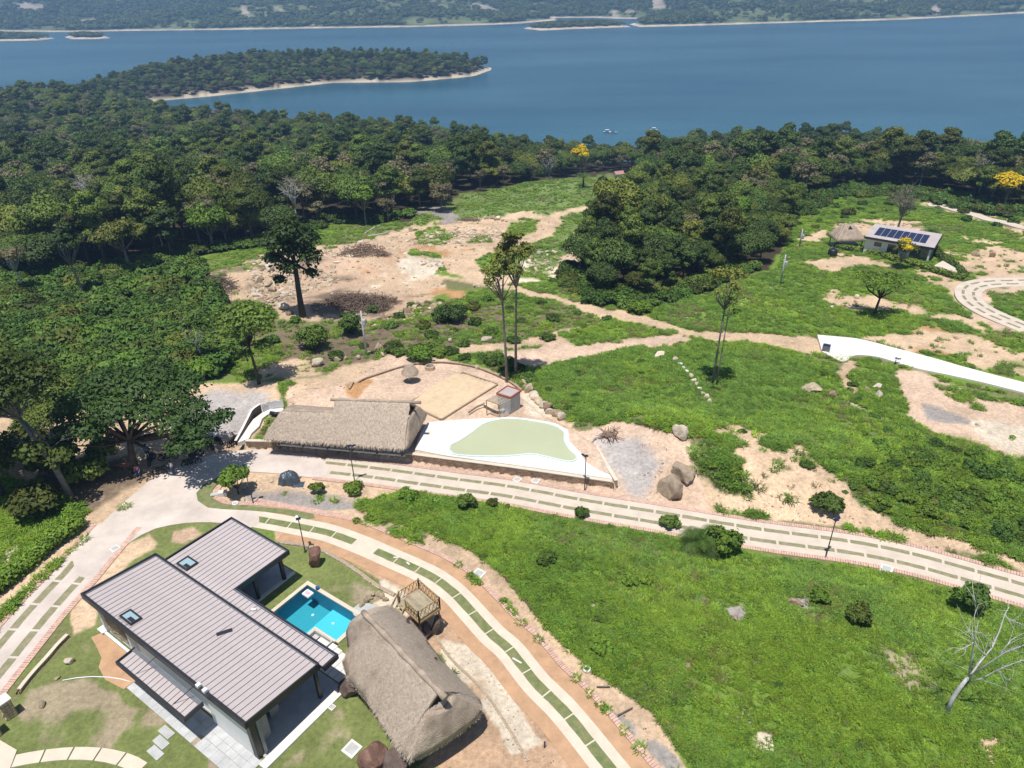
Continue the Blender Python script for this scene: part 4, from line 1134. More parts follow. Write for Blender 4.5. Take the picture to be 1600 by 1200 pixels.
for i, (x, y, k) in enumerate(trees):
    r_ = np.random.RandomState(1000 + i)
    z = tz(x, y)
    zone = fbm(np.array([x * 0.02]), np.array([y * 0.02]), 77, 2)[0]
    p_ = W_PROB.copy()
    if zone > 0.55: p_[[6, 8]] *= 2.2
    if zone < 0.45: p_[[0, 3]] *= 1.8
    if k == 1: p_[[6, 8, 5]] *= 0.3
    kd = KINDS_W[r_.choice(10, p=p_ / p_.sum())]
    sc = r_.uniform(0.62, 1.22) * (1.0 if y < 260 else 0.95) * (r_.uniform(.52, .76) if k == 1 else 1.0)
    if y > 330: sc *= 0.92
    if i < N_SINGLE:
        d = [np.linalg.norm(np.array((x, y)) - q[0]) for q in LM]; j = int(np.argmin(d)); v = np.array((x, y)) - LM[j][0]
        if d[j] < 5: rel = 'right at'
        else:
            a_ = math.degrees(math.atan2(v[0], v[1]))
            rel = 'behind' if abs(a_) < 40 else ('to the right of' if 0 < a_ < 140 else ('to the left of' if -140 < a_ < 0 else 'in front of'))
        far_ = '' if d[j] < 14 else ('somewhat ' if d[j] < 30 else 'well ')
        sq_ = sc / (0.62 if k == 1 else 1); size_ = 'small ' if sq_ < 0.76 else ('large ' if sq_ > 1.08 else '')
        lab = f"{size_}{SPECIES[kd]['words']} tree {far_}{rel} {LM[j][1]}"
        singles.append(lab); tr_ = plant(kd, (x, y, z - 0.1), lab, 'tree', 'tree', sc, r_.uniform(0.8, 1.3), r_.uniform(0, 6.28), 'forest trees of ' + WOODS[k][0])
        singles[-1] = (lab, tr_)
    else:
        far_pts.append((x, y, z - 0.1)); far_idx.append(KINDS_W.index(kd)); far_s.append(sc * r_.uniform(0.9, 1.1)); far_r.append(r_.uniform(0, 6.28))
for lab in sorted({l for l, _ in singles}):              # look-alikes at one landmark are told apart by their order going away
    same = [o for l, o in singles if l == lab]
    if len(same) == 1: continue
    od = ['nearer one', 'farther one'] if len(same) == 2 else [f'{q} of {len(same)}' for q in ['nearest'] + ['second', 'third', 'fourth', 'fifth', 'sixth', 'seventh'][:len(same) - 2] + ['farthest']]
    for q, o in zip(od, same): o['label'] = lab + ', ' + q
cr = [proto_object('crown_source', SPECIES[k]['crown']) for k in KINDS_W]
scatter('forest', np.array(far_pts), np.array(far_s), np.array(far_r), cr, far_idx)
tk = [i for i, p in enumerate(far_pts) if far_idx[i] in (8, 9)]
scatter('bare_wood', np.array(far_pts)[tk], np.array(far_s)[tk], np.array(far_r)[tk], [proto_object('limb_source', SPECIES[k]['trunk']) for k in ('airy', 'bare')], [far_idx[i] - 8 for i in tk])
# the spit of land, the small islands and the far shore: wooded masses
PEN2 = [at2(*p, LAKE) for p in [(40, 158), (60, 140), (118, 138), (180, 120), (300, 105), (420, 98), (520, 93), (650, 93), (780, 100), (780, 110), (740, 125), (640, 134), (520, 136), (440, 146), (330, 160), (230, 166), (150, 164)]]
pp = poisson(PEN2, 4.4, 0.0, 91, 16000); pp = pp[poly_sd(pp[:, 0], pp[:, 1], SHORE) > 6.5]
pz = terrain(pp[:, 0], pp[:, 1])
ri = np.random.RandomState(5)
scatter('spit_forest', np.column_stack([pp, pz - 0.8]), ri.uniform(0.55, 0.95, len(pp)), ri.uniform(0, 6.28, len(pp)), cr, ri.choice(10, len(pp), p=W_PROB / W_PROB.sum()))
far_lobes = lobes_round(77, 4.5, 3.0, 4, 6)
fc = [proto_object('far_crown_source', leaf_mesh('far_crown', lobes_round(77 + k, 4.5, 2.6, 4.5, 6), 170, 0.95, 77 + k, 'leaf_far')) for k in range(3)]
ri = np.random.RandomState(6)
c = np.stack([ri.uniform(-1500, 1700, 60000), ri.uniform(1380, 2500, 60000)], 1)
c = c[np.abs(np.degrees(np.arctan2(c[:, 0], c[:, 1]))) < 45]
cz, dd = hills_z(c[:, 0], c[:, 1])
cx_, cy_ = proj(c[:, 0], c[:, 1], cz)
dens = 0.12 + 0.8 * sstep(0.62, 0.42, fbm(c[:, 0] * 0.012, c[:, 1] * 0.012, 31, 5))
keep = (dd > 16) & (cy_ > -25) & (ri.rand(len(c)) < dens)
bare_ = np.zeros(len(c), bool)
for poly in ([(15, 6), (40, 3), (70, 8), (72, 17), (40, 19)], [(374, 8), (384, 10), (396, 28), (384, 28)], [(120, 30), (150, 27), (152, 35), (124, 37)], [(735, 6), (760, 7), (788, 20), (760, 18)], [(1012, -4), (1036, -4), (1042, 12), (1018, 14)], [(820, 15), (845, 18), (850, 25), (826, 24)], [(1452, 10), (1464, 7), (1474, 23), (1452, 23)], [(955, 14), (966, 17), (968, 28), (954, 26)], [(670, 0), (684, 0), (684, 7), (672, 7)]):
    bare_ |= poly_sd(cx_, cy_, poly) > 0
keep &= ~bare_
c, cz = c[keep], cz[keep]
scatter('hill_forest', np.column_stack([c, cz - 1.2]), ri.uniform(0.8, 1.7, len(c)), ri.uniform(0, 6.28, len(c)), fc, ri.randint(0, 3, len(c)))
for P in ISLES:
    A = np.array(P); q = A.min(0) + (A.max(0) - A.min(0)) * ri.rand(900, 2)
    z, d = isle_z(q[:, 0], q[:, 1], P); s_ = d > 9
    q, z = q[s_], z[s_]
    scatter('island_forest', np.column_stack([q, z - 0.8]), ri.uniform(0.6, 1.1, len(q)), ri.uniform(0, 6.28, len(q)), fc, ri.randint(0, 3, len(q)))

# ---------------------------------------------------------------- grass, shrubs and weeds
def tuft_mesh(seed, n, h, rad, material, width=0.035, flop=0.5):
    r = np.random.RandomState(seed); V, F, T = [], [], []
    for i in range(n):
        a = r.uniform(0, 6.28); q = rad * math.sqrt(r.rand()); x, y = q * math.cos(a), q * math.sin(a)
        b = a + r.normal() * 0.8; hh = h * r.uniform(0.55, 1.15); out = hh * flop * r.uniform(0.7, 2.2)
        dx, dy = math.cos(b), math.sin(b); wx, wy = -dy * width, dx * width
        k = len(V)
        V += [(x - wx, y - wy, -0.05), (x + wx, y + wy, -0.05), (x + dx * out * 0.45 + wx * 1.1, y + dy * out * 0.45 + wy * 1.1, hh * 0.5), (x + dx * out * 0.45 - wx * 1.1, y + dy * out * 0.45 - wy * 1.1, hh * 0.5),
              (x + dx * out + wx * 0.25, y + dy * out + wy * 0.25, hh * 0.5), (x + dx * out - wx * 0.25, y + dy * out - wy * 0.25, hh * 0.5)]
        F += [(k, k + 1, k + 2, k + 3), (k + 3, k + 2, k + 4, k + 5)]; t = r.rand(); T += [t * 0.7, min(1, t * 0.7 + 0.2)]
    me = np_mesh('tuft', V, F); a = me.attributes.new('tint', 'FLOAT', 'FACE'); a.data.foreach_set('value', np.array(T, np.float32)); me.materials.append(MATS[material])
    return me
TUFT = [proto_object('tuft_source', tuft_mesh(1, 40, 0.55, 0.34, 'grass_blade', 0.026)), proto_object('tuft_source', tuft_mesh(2, 40, 0.62, 0.36, 'grass_deep', 0.03)), proto_object('tuft_source', tuft_mesh(3, 30, 0.45, 0.3, 'grass_dry', 0.02)),
        proto_object('tuft_source', leaf_mesh('weed', lobes_round(5, 0.4, 0.12, 0.3, 5), 90, 0.085, 5, 'leaf_weed')), proto_object('tuft_source', tuft_mesh(4, 26, 0.30, 0.3, 'grass_blade', 0.03, 0.9))]
def meadow(name, px_poly, density, seed, size, mix, vmin=0.3, use=None):
    P = np.array([tuple(G(*p)[:2]) for p in px_poly]); r = np.random.RandomState(seed)
    lo, hi = P.min(0), P.max(0); n = int((hi - lo).prod() * density)
    c = lo + (hi - lo) * r.rand(n, 2)
    c = c[(poly_sd(c[:, 0], c[:, 1], P) > 0)]
    c = c[np.abs(np.degrees(np.arctan2(c[:, 0], c[:, 1]))) < 57]
    z = terrain(c[:, 0], c[:, 1])
    _, veg = ground_cover(c[:, 0], c[:, 1], z)
    lane = np.minimum(line_d(c[:, 0], c[:, 1], LANE_A), np.minimum(line_d(c[:, 0], c[:, 1], LANE_B), line_d(c[:, 0], c[:, 1], LANE_C)))
    cl = fbm(c[:, 0] * 0.5, c[:, 1] * 0.5, 41, 3)
    keep = (r.rand(len(c)) < veg * sstep(0.05, 0.5, veg) * (0.35 + 1.3 * sstep(0.3, 0.65, cl))) & (lane > 2.3)
    for P_, hw in FAR_LANES: keep &= line_d(c[:, 0], c[:, 1], P_) > hw
    c, z, veg, cl = c[keep], z[keep], veg[keep], cl[keep]
    q = fbm(c[:, 0] * 0.13 + 3, c[:, 1] * 0.13, 43, 3); n = len(c)
    idx = np.zeros(n, int); u = r.rand(n)
    bias = np.clip((q - 0.5) * 4.5, -1, 1); dryp = sstep(0.56, 0.7, fbm(c[:, 0] * 0.22 + 31, c[:, 1] * 0.22, 47, 3))
    m0, m1, m2, m3 = mix
    pr = np.stack([m0 * (1 + bias).clip(.15), m1 * (1 - bias).clip(.15), m2 * (0.4 + (0.7 - veg).clip(0) * 3 + 7 * dryp), m3 * (1 - 0.6 * bias).clip(.1)], 1); pr /= pr.sum(1)[:, None]
    idx = (u[:, None] > np.cumsum(pr, 1)).sum(1).clip(0, 3)
    s = size * r.uniform(0.6, 1.25, n) * (0.65 + 0.7 * cl)
    return scatter(name, np.column_stack([c, z]), s, r.uniform(0, 6.28, n), TUFT, idx)
meadow('tall_grass', [(560, 786), (640, 766), (760, 786), (900, 798), (1040, 820), (1200, 876), (1290, 883), (1400, 895), (1520, 923), (1720, 975), (1980, 1060), (2000, 1260), (1130, 1260), (1020, 1110), (930, 1050), (850, 975), (800, 905), (740, 860), (660, 826), (590, 806)], 30, 1, 0.6, (0.66, 0.24, 0.06, 0.035))
meadow('field_grass', [(812, 592), (870, 570), (1000, 543), (1060, 550), (1100, 525), (1240, 550), (1320, 575), (1700, 650), (2000, 720), (1990, 1010), (1500, 880), (1300, 820), (1080, 800), (1060, 690), (980, 664), (900, 658), (870, 648)], 15, 2, 0.85, (0.34, 0.50, 0.08, 0.06))
meadow('slope_grass', [(330, 470), (690, 470), (800, 440), (880, 440), (1010, 480), (1215, 420), (1250, 330), (1320, 292), (1700, 335), (1700, 640), (1400, 585), (1280, 560), (1060, 552), (870, 572), (815, 592), (690, 560), (600, 570), (380, 600), (330, 560)], 8.0, 3, 0.75, (0.48, 0.28, 0.16, 0.08))
meadow('meadow_grass', [(700, 345), (720, 306), (850, 282), (1000, 280), (1010, 300), (930, 345), (880, 440), (720, 420), (300, 470), (280, 420), (420, 372), (520, 335), (640, 322)], 4.5, 4, 0.7, (0.5, 0.2, 0.15, 0.15))
meadow('roadside_grass', [(-250, 770), (60, 750), (140, 800), (200, 790), (120, 870), (0, 990), (-250, 1250)], 14, 5, 1.0, (0.55, 0.25, 0.1, 0.1))
meadow('verge_weeds', [(325, 750), (380, 720), (470, 738), (640, 765), (900, 812), (1000, 1170), (1130, 1250), (850, 1200), (640, 1220), (740, 1130), (640, 960), (430, 840), (490, 815)], 9, 6, 0.7, (0.4, 0.3, 0.1, 0.2))
meadow('yard_weeds', [(400, 690), (420, 600), (600, 555), (830, 600), (1080, 670), (1110, 810), (800, 760)], 5, 7, 0.8, (0.4, 0.3, 0.1, 0.2))
# grass growing at the edge of the near road and thick verge under the lamps
meadow('verge_grass', [(420, 770), (470, 752), (520, 760), (640, 775), (700, 790), (590, 802), (500, 785), (430, 780)], 26, 8, 0.9, (0.6, 0.3, 0.02, 0.08))

SH = [proto_object('shrub_source', leaf_mesh('shrub', lobes_round(61 + k, 1.35, 0.5, 1.3, 9, (0.3, 0.55)), 1100, 0.165, 61 + k, m_)) for k, m_ in enumerate(('leaf_shrub', 'leaf_shrub', 'leaf_forest', 'leaf_bright'))]
def shrubs(name, px_poly, spacing, seed, smin, smax, pr):
    P = np.array([tuple(G(*p)[:2]) for p in px_poly]); q = poisson(P, spacing, 0.002, seed, 40000); r = np.random.RandomState(seed)
    q = q[np.abs(np.degrees(np.arctan2(q[:, 0], q[:, 1]))) < 57]
    z = terrain(q[:, 0], q[:, 1])
    return scatter(name, np.column_stack([q, z - 0.15]), r.uniform(smin, smax, len(q)), r.uniform(0, 6.28, len(q)), SH, r.choice(4, len(q), p=pr))
shrubs('shrub_slope', [(-330, 452), (0, 440), (150, 452), (300, 420), (318, 450), (345, 480), (372, 540), (350, 585), (300, 592), (150, 615), (60, 640), (-330, 660)], 1.1, 71, 0.6, 2.0, (.45, .35, .15, .05))
shrubs('wood_edge_shrubs', [(-330, 430), (0, 425), (150, 440), (300, 400), (420, 384), (520, 349), (640, 342), (640, 332), (520, 338), (420, 372), (300, 388), (150, 420), (0, 405), (-330, 415)], 1.7, 72, 0.8, 1.6, (.35, .25, .35, .05))
shrubs('grove_shrubs', [(860, 440), (890, 420), (920, 440), (1000, 462), (1060, 445), (1130, 420), (1180, 412), (1180, 425), (1060, 466), (1010, 486), (930, 476)], 1.3, 73, 0.6, 1.4, (.4, .3, .25, .05))
shrubs('field_shrubs', [(1380, 685), (1440, 690), (1520, 712), (1620, 745), (1620, 850), (1500, 830), (1400, 800), (1330, 760), (1350, 720)], 1.2, 74, 0.35, 0.85, (.25, .15, .0, .6))
shrubs('right_wood_edge_shrubs', [(1240, 345), (1320, 308), (1450, 315), (1540, 335), (1660, 345), (1660, 326), (1540, 318), (1450, 298), (1320, 290), (1240, 318)], 1.8, 78, 0.7, 1.5, (.4, .25, .3, .05))
shrubs('right_field_shrubs', [(1250, 345), (1330, 308), (1450, 312), (1600, 340), (1640, 360), (1500, 350), (1440, 330), (1330, 340), (1260, 365)], 5.5, 75, 0.5, 1.2, (.4, .3, .25, .05))
shrubs('hill_weeds', [(600, 800), (900, 806), (1290, 890), (1600, 950), (1600, 1200), (1130, 1200), (850, 965)], 2.6, 79, 0.12, 0.36, (.4, .2, .0, .4))
shrubs('field_weeds', [(840, 590), (1060, 560), (1320, 585), (1400, 690), (1600, 760), (1600, 860), (1300, 770), (1100, 665), (880, 640)], 2.8, 80, 0.18, 0.5, (.4, .3, .0, .3))
shrubs('scrub', [(390, 510), (450, 500), (700, 470), (800, 465), (960, 500), (900, 525), (690, 548), (600, 565), (520, 560), (440, 570)], 4.2, 76, 0.4, 0.9, (.4, .3, .2, .1))
shrubs('yard_edge_shrubs', [(610, 555), (650, 545), (790, 560), (830, 600), (812, 598), (760, 568), (690, 556)], 1.3, 77, 0.5, 1.0, (.45, .4, .05, .1))

# ---------------------------------------------------------------- the modern house
def hbox(mb, u0, u1, v0, v1, z0, z1):
    """box in the house frame; z0/z1 numbers or functions of v"""
    f0 = z0 if callable(z0) else (lambda v: z0); f1 = z1 if callable(z1) else (lambda v: z1)
    q = [(u0, v0), (u1, v0), (u1, v1), (u0, v1)]
    return mb.hexa([HU(u, v, f0(v)) for u, v in q], [HU(u, v, f1(v)) for u, v in q])
house = thing('house', 'low modern house with mauve-grey metal roofs and black fascias beside the teal pool', 'house', HU(-8, 3, 0))
zm = lambda v: 4.2 - 0.1 * (v + 0.3)
zw = lambda v: 3.52 - 0.02 * (v - 5.3)
def roof_panels(u0, u1, v0, v1, zf, pitch, parent):
    n = round((u1 - u0) / pitch); p = (u1 - u0) / n; first = None
    for k in range(n):
        if first is None:
            mb = MB(); hbox(mb, u0 + 0.017, u0 + p - 0.017, v0, v1, lambda v: zf(v) - 0.03, lambda v: zf(v))
            hbox(mb, u0 + p - 0.055, u0 + p - 0.02, v0, v1, lambda v: zf(v) + 0.0005, lambda v: zf(v) + 0.022)
            first = mb.build('roof_panel', 'roof_metal', parent)
        else:
            o = first.copy(); COL.objects.link(o); o.parent = parent
            o.location = (H_U[0] * p * k, H_U[1] * p * k, 0)
def roof_deck(u0, u1, v0, v1, zf):
    return hbox(MB(), u0, u1, v0, v1, lambda v: zf(v) - 0.22, lambda v: zf(v) - 0.034)
dk = roof_deck(-17.95, 0.05, -0.25, 5.2, zm).build('main_roof', 'dark_metal', house)
roof_panels(-17.75, 0.0, -0.2, 5.05, zm, 0.45, dk)
mb = MB(); z1 = lambda v: zm(v) + 0.10; z0 = lambda v: zm(v) - 0.42
hbox(mb, -18.05, 0.12, -0.40, -0.22, z0, z1); hbox(mb, -18.05, -17.9, -0.218, 5.24, z0, z1); hbox(mb, 0.03, 0.14, -0.218, 5.24, z0, z1); hbox(mb, -17.898, 0.028, 5.14, 5.26, z0, z1)
mb.build('fascia', 'dark_metal', dk)
mb = MB(); hbox(mb, -17.88, -17.77, -0.2, 5.1, lambda v: zm(v) - .03, lambda v: zm(v) + 0.012); hbox(mb, -17.7, 0.0, 5.06, 5.13, lambda v: zm(v) - .03, lambda v: zm(v) + 0.03); mb.build('gutter', 'gutter_steel', dk)
dk2 = MB()
hbox(dk2, -16.95, -10.05, 5.262, 11.2, lambda v: zw(v) - .22, lambda v: zw(v) - .034); hbox(dk2, -10.048, 0.4, 5.262, 6.4, lambda v: zw(v) - .22, lambda v: zw(v) - .034)
dk2 = dk2.build('wing_roof', 'dark_metal', house)
roof_panels(-16.85, -10.1, 5.3, 11.1, zw, 0.45, dk2); roof_panels(-10.1, 0.33, 5.3, 6.27, zw, 0.45, dk2)
mb = MB(); z1 = lambda v: zw(v) + 0.07; z0 = lambda v: zw(v) - 0.36
hbox(mb, -17.05, -16.93, 5.27, 11.32, z0, z1); hbox(mb, -16.928, -9.96, 11.2, 11.32, z0, z1); hbox(mb, -10.06, -9.95, 6.52, 11.198, z0, z1); hbox(mb, -10.06, 0.48, 6.4, 6.518, z0, z1); hbox(mb, 0.4, 0.5, 5.27, 6.398, z0, z1)
mb.build('fascia', 'dark_metal', dk2)
mb = MB(); hbox(mb, -10.0, 0.34, 6.29, 6.38, lambda v: zw(v) - .03, lambda v: zw(v) + .03); hbox(mb, -16.85, -10.1, 11.11, 11.19, lambda v: zw(v) - .03, lambda v: zw(v) + .03); mb.build('gutter', 'gutter_steel', dk2)
def skylight(u0, u1, v0, v1, zf, parent):
    mb = MB(); t = 0.11; lo = lambda v: zf(v) + 0.002; hi = lambda v: zf(v) + 0.17
    hbox(mb, u0, u1, v0, v0 + t, lo, hi); hbox(mb, u0, u1, v1 - t, v1, lo, hi); hbox(mb, u0, u0 + t, v0 + t, v1 - t, lo, hi); hbox(mb, u1 - t, u1, v0 + t, v1 - t, lo, hi)
    s_ = mb.build('skylight', 'dark_metal', parent)
    hbox(MB(), u0 + t, u1 - t, v0 + t, v1 - t, lambda v: zf(v) + .05, lambda v: zf(v) + .10).build('pane', 'glass_sky', s_)
    um, vm = (u0 + u1) / 2, v0 + t
    hbox(MB(), um - 0.05, u1 - t - 0.08, vm + .05, vm + 0.34, lambda v: zf(v) + .101, lambda v: zf(v) + .112).build('dark_plate', 'dark_metal', s_)  # small dark plate over part of the pane
    mb = MB()
    for k in range(9): hbox(mb, u0 - 0.12 + (u1 - u0) * k / 8, u0 - 0.08 + (u1 - u0) * k / 8, v0 - 0.1, v0 - 0.002, lambda v: zf(v), lambda v: zf(v) + .03)
    mb.build('flashing', 'gutter_steel', s_)
skylight(-13.8, -12.4, -0.02 + 0.05, 0.85, zm, dk)
skylight(-15.8, -14.5, 5.5, 6.5, zw, dk2)
# entrance canopy
zc_ = lambda v: 2.82 + 0.06 * (v + 1.7)
cn = roof_deck(-11.78, -4.35, -1.7, -0.42, zc_).build('entrance_canopy', 'dark_metal', house)
roof_panels(-11.65, -4.42, -1.62, -0.68, zc_, 0.45, cn)
mb = MB(); z1 = lambda v: zc_(v) + 0.05; z0 = lambda v: zc_(v) - 0.26
hbox(mb, -11.86, -4.27, -1.8, -1.7, z0, z1); hbox(mb, -11.86, -11.76, -1.698, -0.42, z0, z1); hbox(mb, -4.37, -4.27, -1.698, -0.42, z0, z1); mb.build('fascia', 'dark_metal', cn)
hbox(MB(), -11.74, -4.38, -0.67, -0.43, lambda v: zc_(v) - .03, lambda v: zc_(v) + .015).build('gutter', 'gutter_steel', cn)
for u in (-9.3, -5.3):
    MB().bar(HU(u - 0.5, -1.5, zc_(-1.5) + .03), HU(u + 0.35, -0.41, 3.9), 0.035).build('tie_rod', 'dark_metal', cn)
# walls
mb = MB()
hbox(mb, -4.75, -0.75, 0.0, 0.22, 0.1, 3.08); w1 = mb.build('front_wall', 'white_wall', house)
for u0, u1 in ((-4.75, -4.5), (-3.25, -2.2), (-1.35, -0.75)): hbox(MB(), u0, u1, 0.02, 0.2, 3.082, 3.66).build('upper_panel', 'grey_wall', w1)
for u0, u1 in ((-4.498, -3.252), (-2.198, -1.352)): hbox(MB(), u0, u1, 0.1, 0.14, 3.082, 3.66).build('window', 'glass_dark', w1)
mb = MB(); hbox(mb, -17.7, -13.9, 0.35, 0.55, 0.0, 3.7)
sw = mb.build('stone_wall', 'mortar', house)
pr = []
r_ = random.Random(3)
z = 0.05
while z < 3.55:
    h = r_.uniform(0.09, 0.17); u = -17.68 + r_.uniform(-.1, .0)
    mb = MB()
    while u < -13.95:
        L = r_.uniform(0.18, 0.5); d = r_.uniform(0.02, 0.09)
        hbox(mb, max(u, -17.69), min(u + L - 0.015, -13.91), 0.35 - d, 0.348, z, z + h - 0.012); u += L
    pr.append(mb); z += h
allm = MB()
for q in pr: allm.add(q.v, q.f)
o = allm.build('cladding_stone', 'stone_tan', sw, kind='stuff')
mb = MB(); hbox(mb, -17.98, -17.72, 0.12, 0.4, 0.0, 3.72); hbox(mb, -13.88, -13.68, 0.0, 0.5, 0.0, 3.7)
mb.build('white_column', 'white_wall', house)
mb = MB(); hbox(mb, -18.1, -13.8, -0.08, 0.1, -0.02, 0.16); hbox(mb, -18.5, -17.75, -.2, 0.5, 0.161, 0.24); mb.build('white_ledge', 'white_wall', house)
mb = MB(); hbox(mb, -13.6, -4.8, 0.35, 0.5, 0.1, 3.7); hbox(mb, -17.7, -17.55, 0.56, 5.0, 0.1, 3.6); hbox(mb, -17.5, -5.2, 4.8, 4.95, 0.1, 3.3); hbox(mb, -16.7, -16.55, 5.0, 10.6, 0.1, 3.1); hbox(mb, -16.5, -13.3, 10.5, 10.65, 0.1, 3.1)
mb.build('wall', 'white_wall', house)
mb = MB(); hbox(mb, -5.0, -4.85, 0.52, 4.8, 0.1, 3.4); hbox(mb, -13.2, -13.05, 6.5, 10.6, 0.1, 3.05); hbox(mb, -12.9, -5.2, 5.0, 5.08, 0.16, 3.1); gw = mb.build('glazing', 'glass_dark', house)
mb = MB()
for k in range(9): hbox(mb, -12.9 + k * .95, -12.84 + k * .95, 5.085, 5.15, 0.16, 3.1)
for k in range(5): hbox(mb, -13.04, -12.98, 6.5 + k * 1.0, 6.56 + k * 1.0, 0.16, 3.05)
mb.build('mullion', 'dark_metal', gw)
for u, v, s_ in ((-0.62, -0.05, 0.4), (-0.5, 5.0, 0.22), (-11.1, 11.25 - 0.4, 0.25), (-11.1, 8.4, 0.2), (-4.4, 6.1, 0.16)):
    hbox(MB(), u, u + s_, v, v + s_, 0.152, 3.6 if v < 4 else 3.2).build('black_column', 'dark_metal', house)
mb = MB(); hbox(mb, -0.75, -0.16, 0.16 + .25, 0.62, 0.152, 3.4); hbox(mb, -1.9, -0.9, 1.35, 1.5, 0.152, 3.3); hbox(mb, -1.05, -0.9, 0.63, 1.349, 0.152, 3.3); mb.build('partition', 'grey_wall', house)
mb = MB(); hbox(mb, -4.4, -1.8, 2.2, 2.9, 0.152, 1.05); mb.build('counter', 'grey_wall', house)
mb = MB(); hbox(mb, -17.6, 0.0, 0.25, 6.5, -0.1, 0.15); hbox(mb, -16.6, -11.05, 6.502, 11.9, -0.1, 0.149); mb.build('floor_slab', 'slab_grey', house)
hbox(MB(), 0.002, 0.62, -0.25, 6.35, -0.08, 0.152).build('terrace_edge', 'white_concrete', house); hbox(MB(), -11.048, -10.8, 8.0, 11.95, -0.08, 0.152).build('terrace_edge', 'white_concrete', house)
for k, u in enumerate((-4.45, -3.8)):
    hbox(MB(), u, u + 0.26, -0.46, -0.2, 4.32, 4.52).build('floodlight', 'white_plastic', house)
MB().bar(HU(-7.2, 2.9, zm(2.9) + .05), HU(-6.75, 3.8, zm(3.8) + .05), 0.28, 0.05).build('roof_vent', 'dark_metal', house)
MB().bar(HU(-7.3, 5.75, zw(5.7) + .1), HU(-7.05, 5.95, zw(5.9) + .12), 0.14, 0.12).build('roof_light', 'white_plastic', house)
# paving of the entrance side
pav = hbox(MB(), -12.0, 0.0, -1.75, 0.1, -0.1, 0.07).build('paving', 'mortar', kind='structure')
for u0, u1, v0, v1, du, dv in ((-12.0, -4.76, -1.75, 0.1, .72, .62), (-4.75, 0.0, -1.0, -0.01, .8, .5), (-0.6, 0.62, -2.2, -1.01, .61, .6), (-4.4, -0.61, -1.75, -1.01, .76, .74)):
    nu, nv = round((u1 - u0) / du), round((v1 - v0) / dv)
    for i in range(nu):
        for j in range(nv):
            hbox(MB(), u0 + (u1 - u0) * i / nu + .006, u0 + (u1 - u0) * (i + 1) / nu - .006, v0 + (v1 - v0) * j / nv + .006, v0 + (v1 - v0) * (j + 1) / nv - .006, -0.05, 0.1 + rnd.uniform(-.003, .003)).build('paving_slab', 'paving_tile', pav)
for k, (u, v) in enumerate(((-6.75, -2.15), (-6.4, -2.75), (-6.05, -3.35))):
    o = hbox(MB(), u - 0.55, u + 0.55, v - 0.27, v + 0.27, -0.05, 0.085 - 0.005 * k).build('stepping_slab', 'slab_grey', bevel=0.01)
    tag(o, ['grey stepping slab nearest the entrance paving', 'middle grey stepping slab between two others on the lawn', 'grey stepping slab farthest from the house entrance'][k], 'paving slab', 'grey stepping slabs at the entrance')
MB().prism([HU(*p) for p in [(-18.1, -0.1), (-18.3, -0.8), (-17.3, -1.0), (-15.9, -1.35), (-15.3, -1.9), (-13.9, -2.2), (-12.1, -1.9), (-12.1, -0.1)]], -0.05, 0.03).build('soil_bed', 'clay', kind='structure')

# ---------------------------------------------------------------- house pool
zW = -0.13
pool = thing('swimming_pool', 'teal tiled swimming pool with pale coping behind the modern house', 'pool', HU(-6, 10, 0))
def UVpx(px, py, z):
    p = at(px, py, z)[:2] - np.array(H_O); return (float(p[0] * H_U[0] + p[1] * H_U[1]), float(p[0] * H_V[0] + p[1] * H_V[1]))
MB().prism([HU(*p) for p in [(-9.0, 6.9), (-6.35, 6.9), (-6.35, 11.6), (-9.0, 11.6)]], -1.75, -1.55).build('deep_floor', 'pool_shell_deep', pool)
MB().prism([HU(*p) for p in [(-6.348, 6.9), (-5.3, 6.9), (-5.3, 9.05), (-3.05, 9.05), (-3.05, 11.6), (-6.348, 11.6)]], -1.75, -1.1).build('shallow_floor', 'pool_shell', pool)
mb = MB(); n_ = len(POOL_UV)
for i in range(n_):
    a, b = POOL_UV[i], POOL_UV[(i + 1) % n_]
    mb.add([HU(*a, -1.7), HU(*b, -1.7), HU(*b, 0.02), HU(*a, 0.02)], [(0, 1, 2, 3)])
mb.build('pool_wall', 'shaded_wall_tile', pool)  # walls take the tile colour with their shade painted in
hbox(MB(), -8.95, -7.1, 7.0, 8.45, -1.5, -0.32).build('tanning_shelf', 'pool_shelf', pool)
hbox(MB(), -6.9, -5.9, 7.0, 7.9, -1.3, -0.75).build('pool_step', 'pool_shell', pool)
mb = MB(); mb.v = [HU(*p, zW) for p in POOL_UV]; mb.f = [(0, 1, 2, 5), (2, 3, 4, 5)]
mb.build('water', 'water_surface', pool)
mb = MB(); t = 0.32
hbox(mb, -9.0 - t, -3.05 + t, 11.6, 11.6 + t, -0.1, 0.09); hbox(mb, -9.0 - t, -9.0, 6.6, 11.598, -0.1, 0.09); hbox(mb, -3.05, -3.05 + t, 8.95, 11.598, -0.1, 0.09)
hbox(mb, -5.3, -3.052, 8.87, 9.05, -0.1, 0.09); hbox(mb, -5.3, -5.12, 6.6, 8.868, -0.1, 0.09)
mb.build('coping', 'concrete_cream', pool, bevel=0.01)
for px, py in ((488, 957.5), (521, 977)):
    p = at(px, py, -0.6); u, v = UVpx(px, py, -1.3)
    MB().lathe(HU(u, v, -1.09 if u > -6.3 else -1.54), [(0.0, 0.03), (0.11, 0.03), (0.13, 0.0)], 12).build('pool_lamp', 'white_plastic', pool)
fl = thing('pool_float', 'white square floating tray with pink centre in the pool corner', 'pool float', HU(-8.35, 11.1, zW))
hbox(MB(), -8.72, -7.98, 10.75, 11.35, zW - 0.03, zW + 0.16).build('tray', 'white_plastic', fl, bevel=0.03)
hbox(MB(), -8.56, -8.14, 10.9, 11.2, zW + 0.161, zW + 0.18).build('panel', 'pink_plastic', fl)
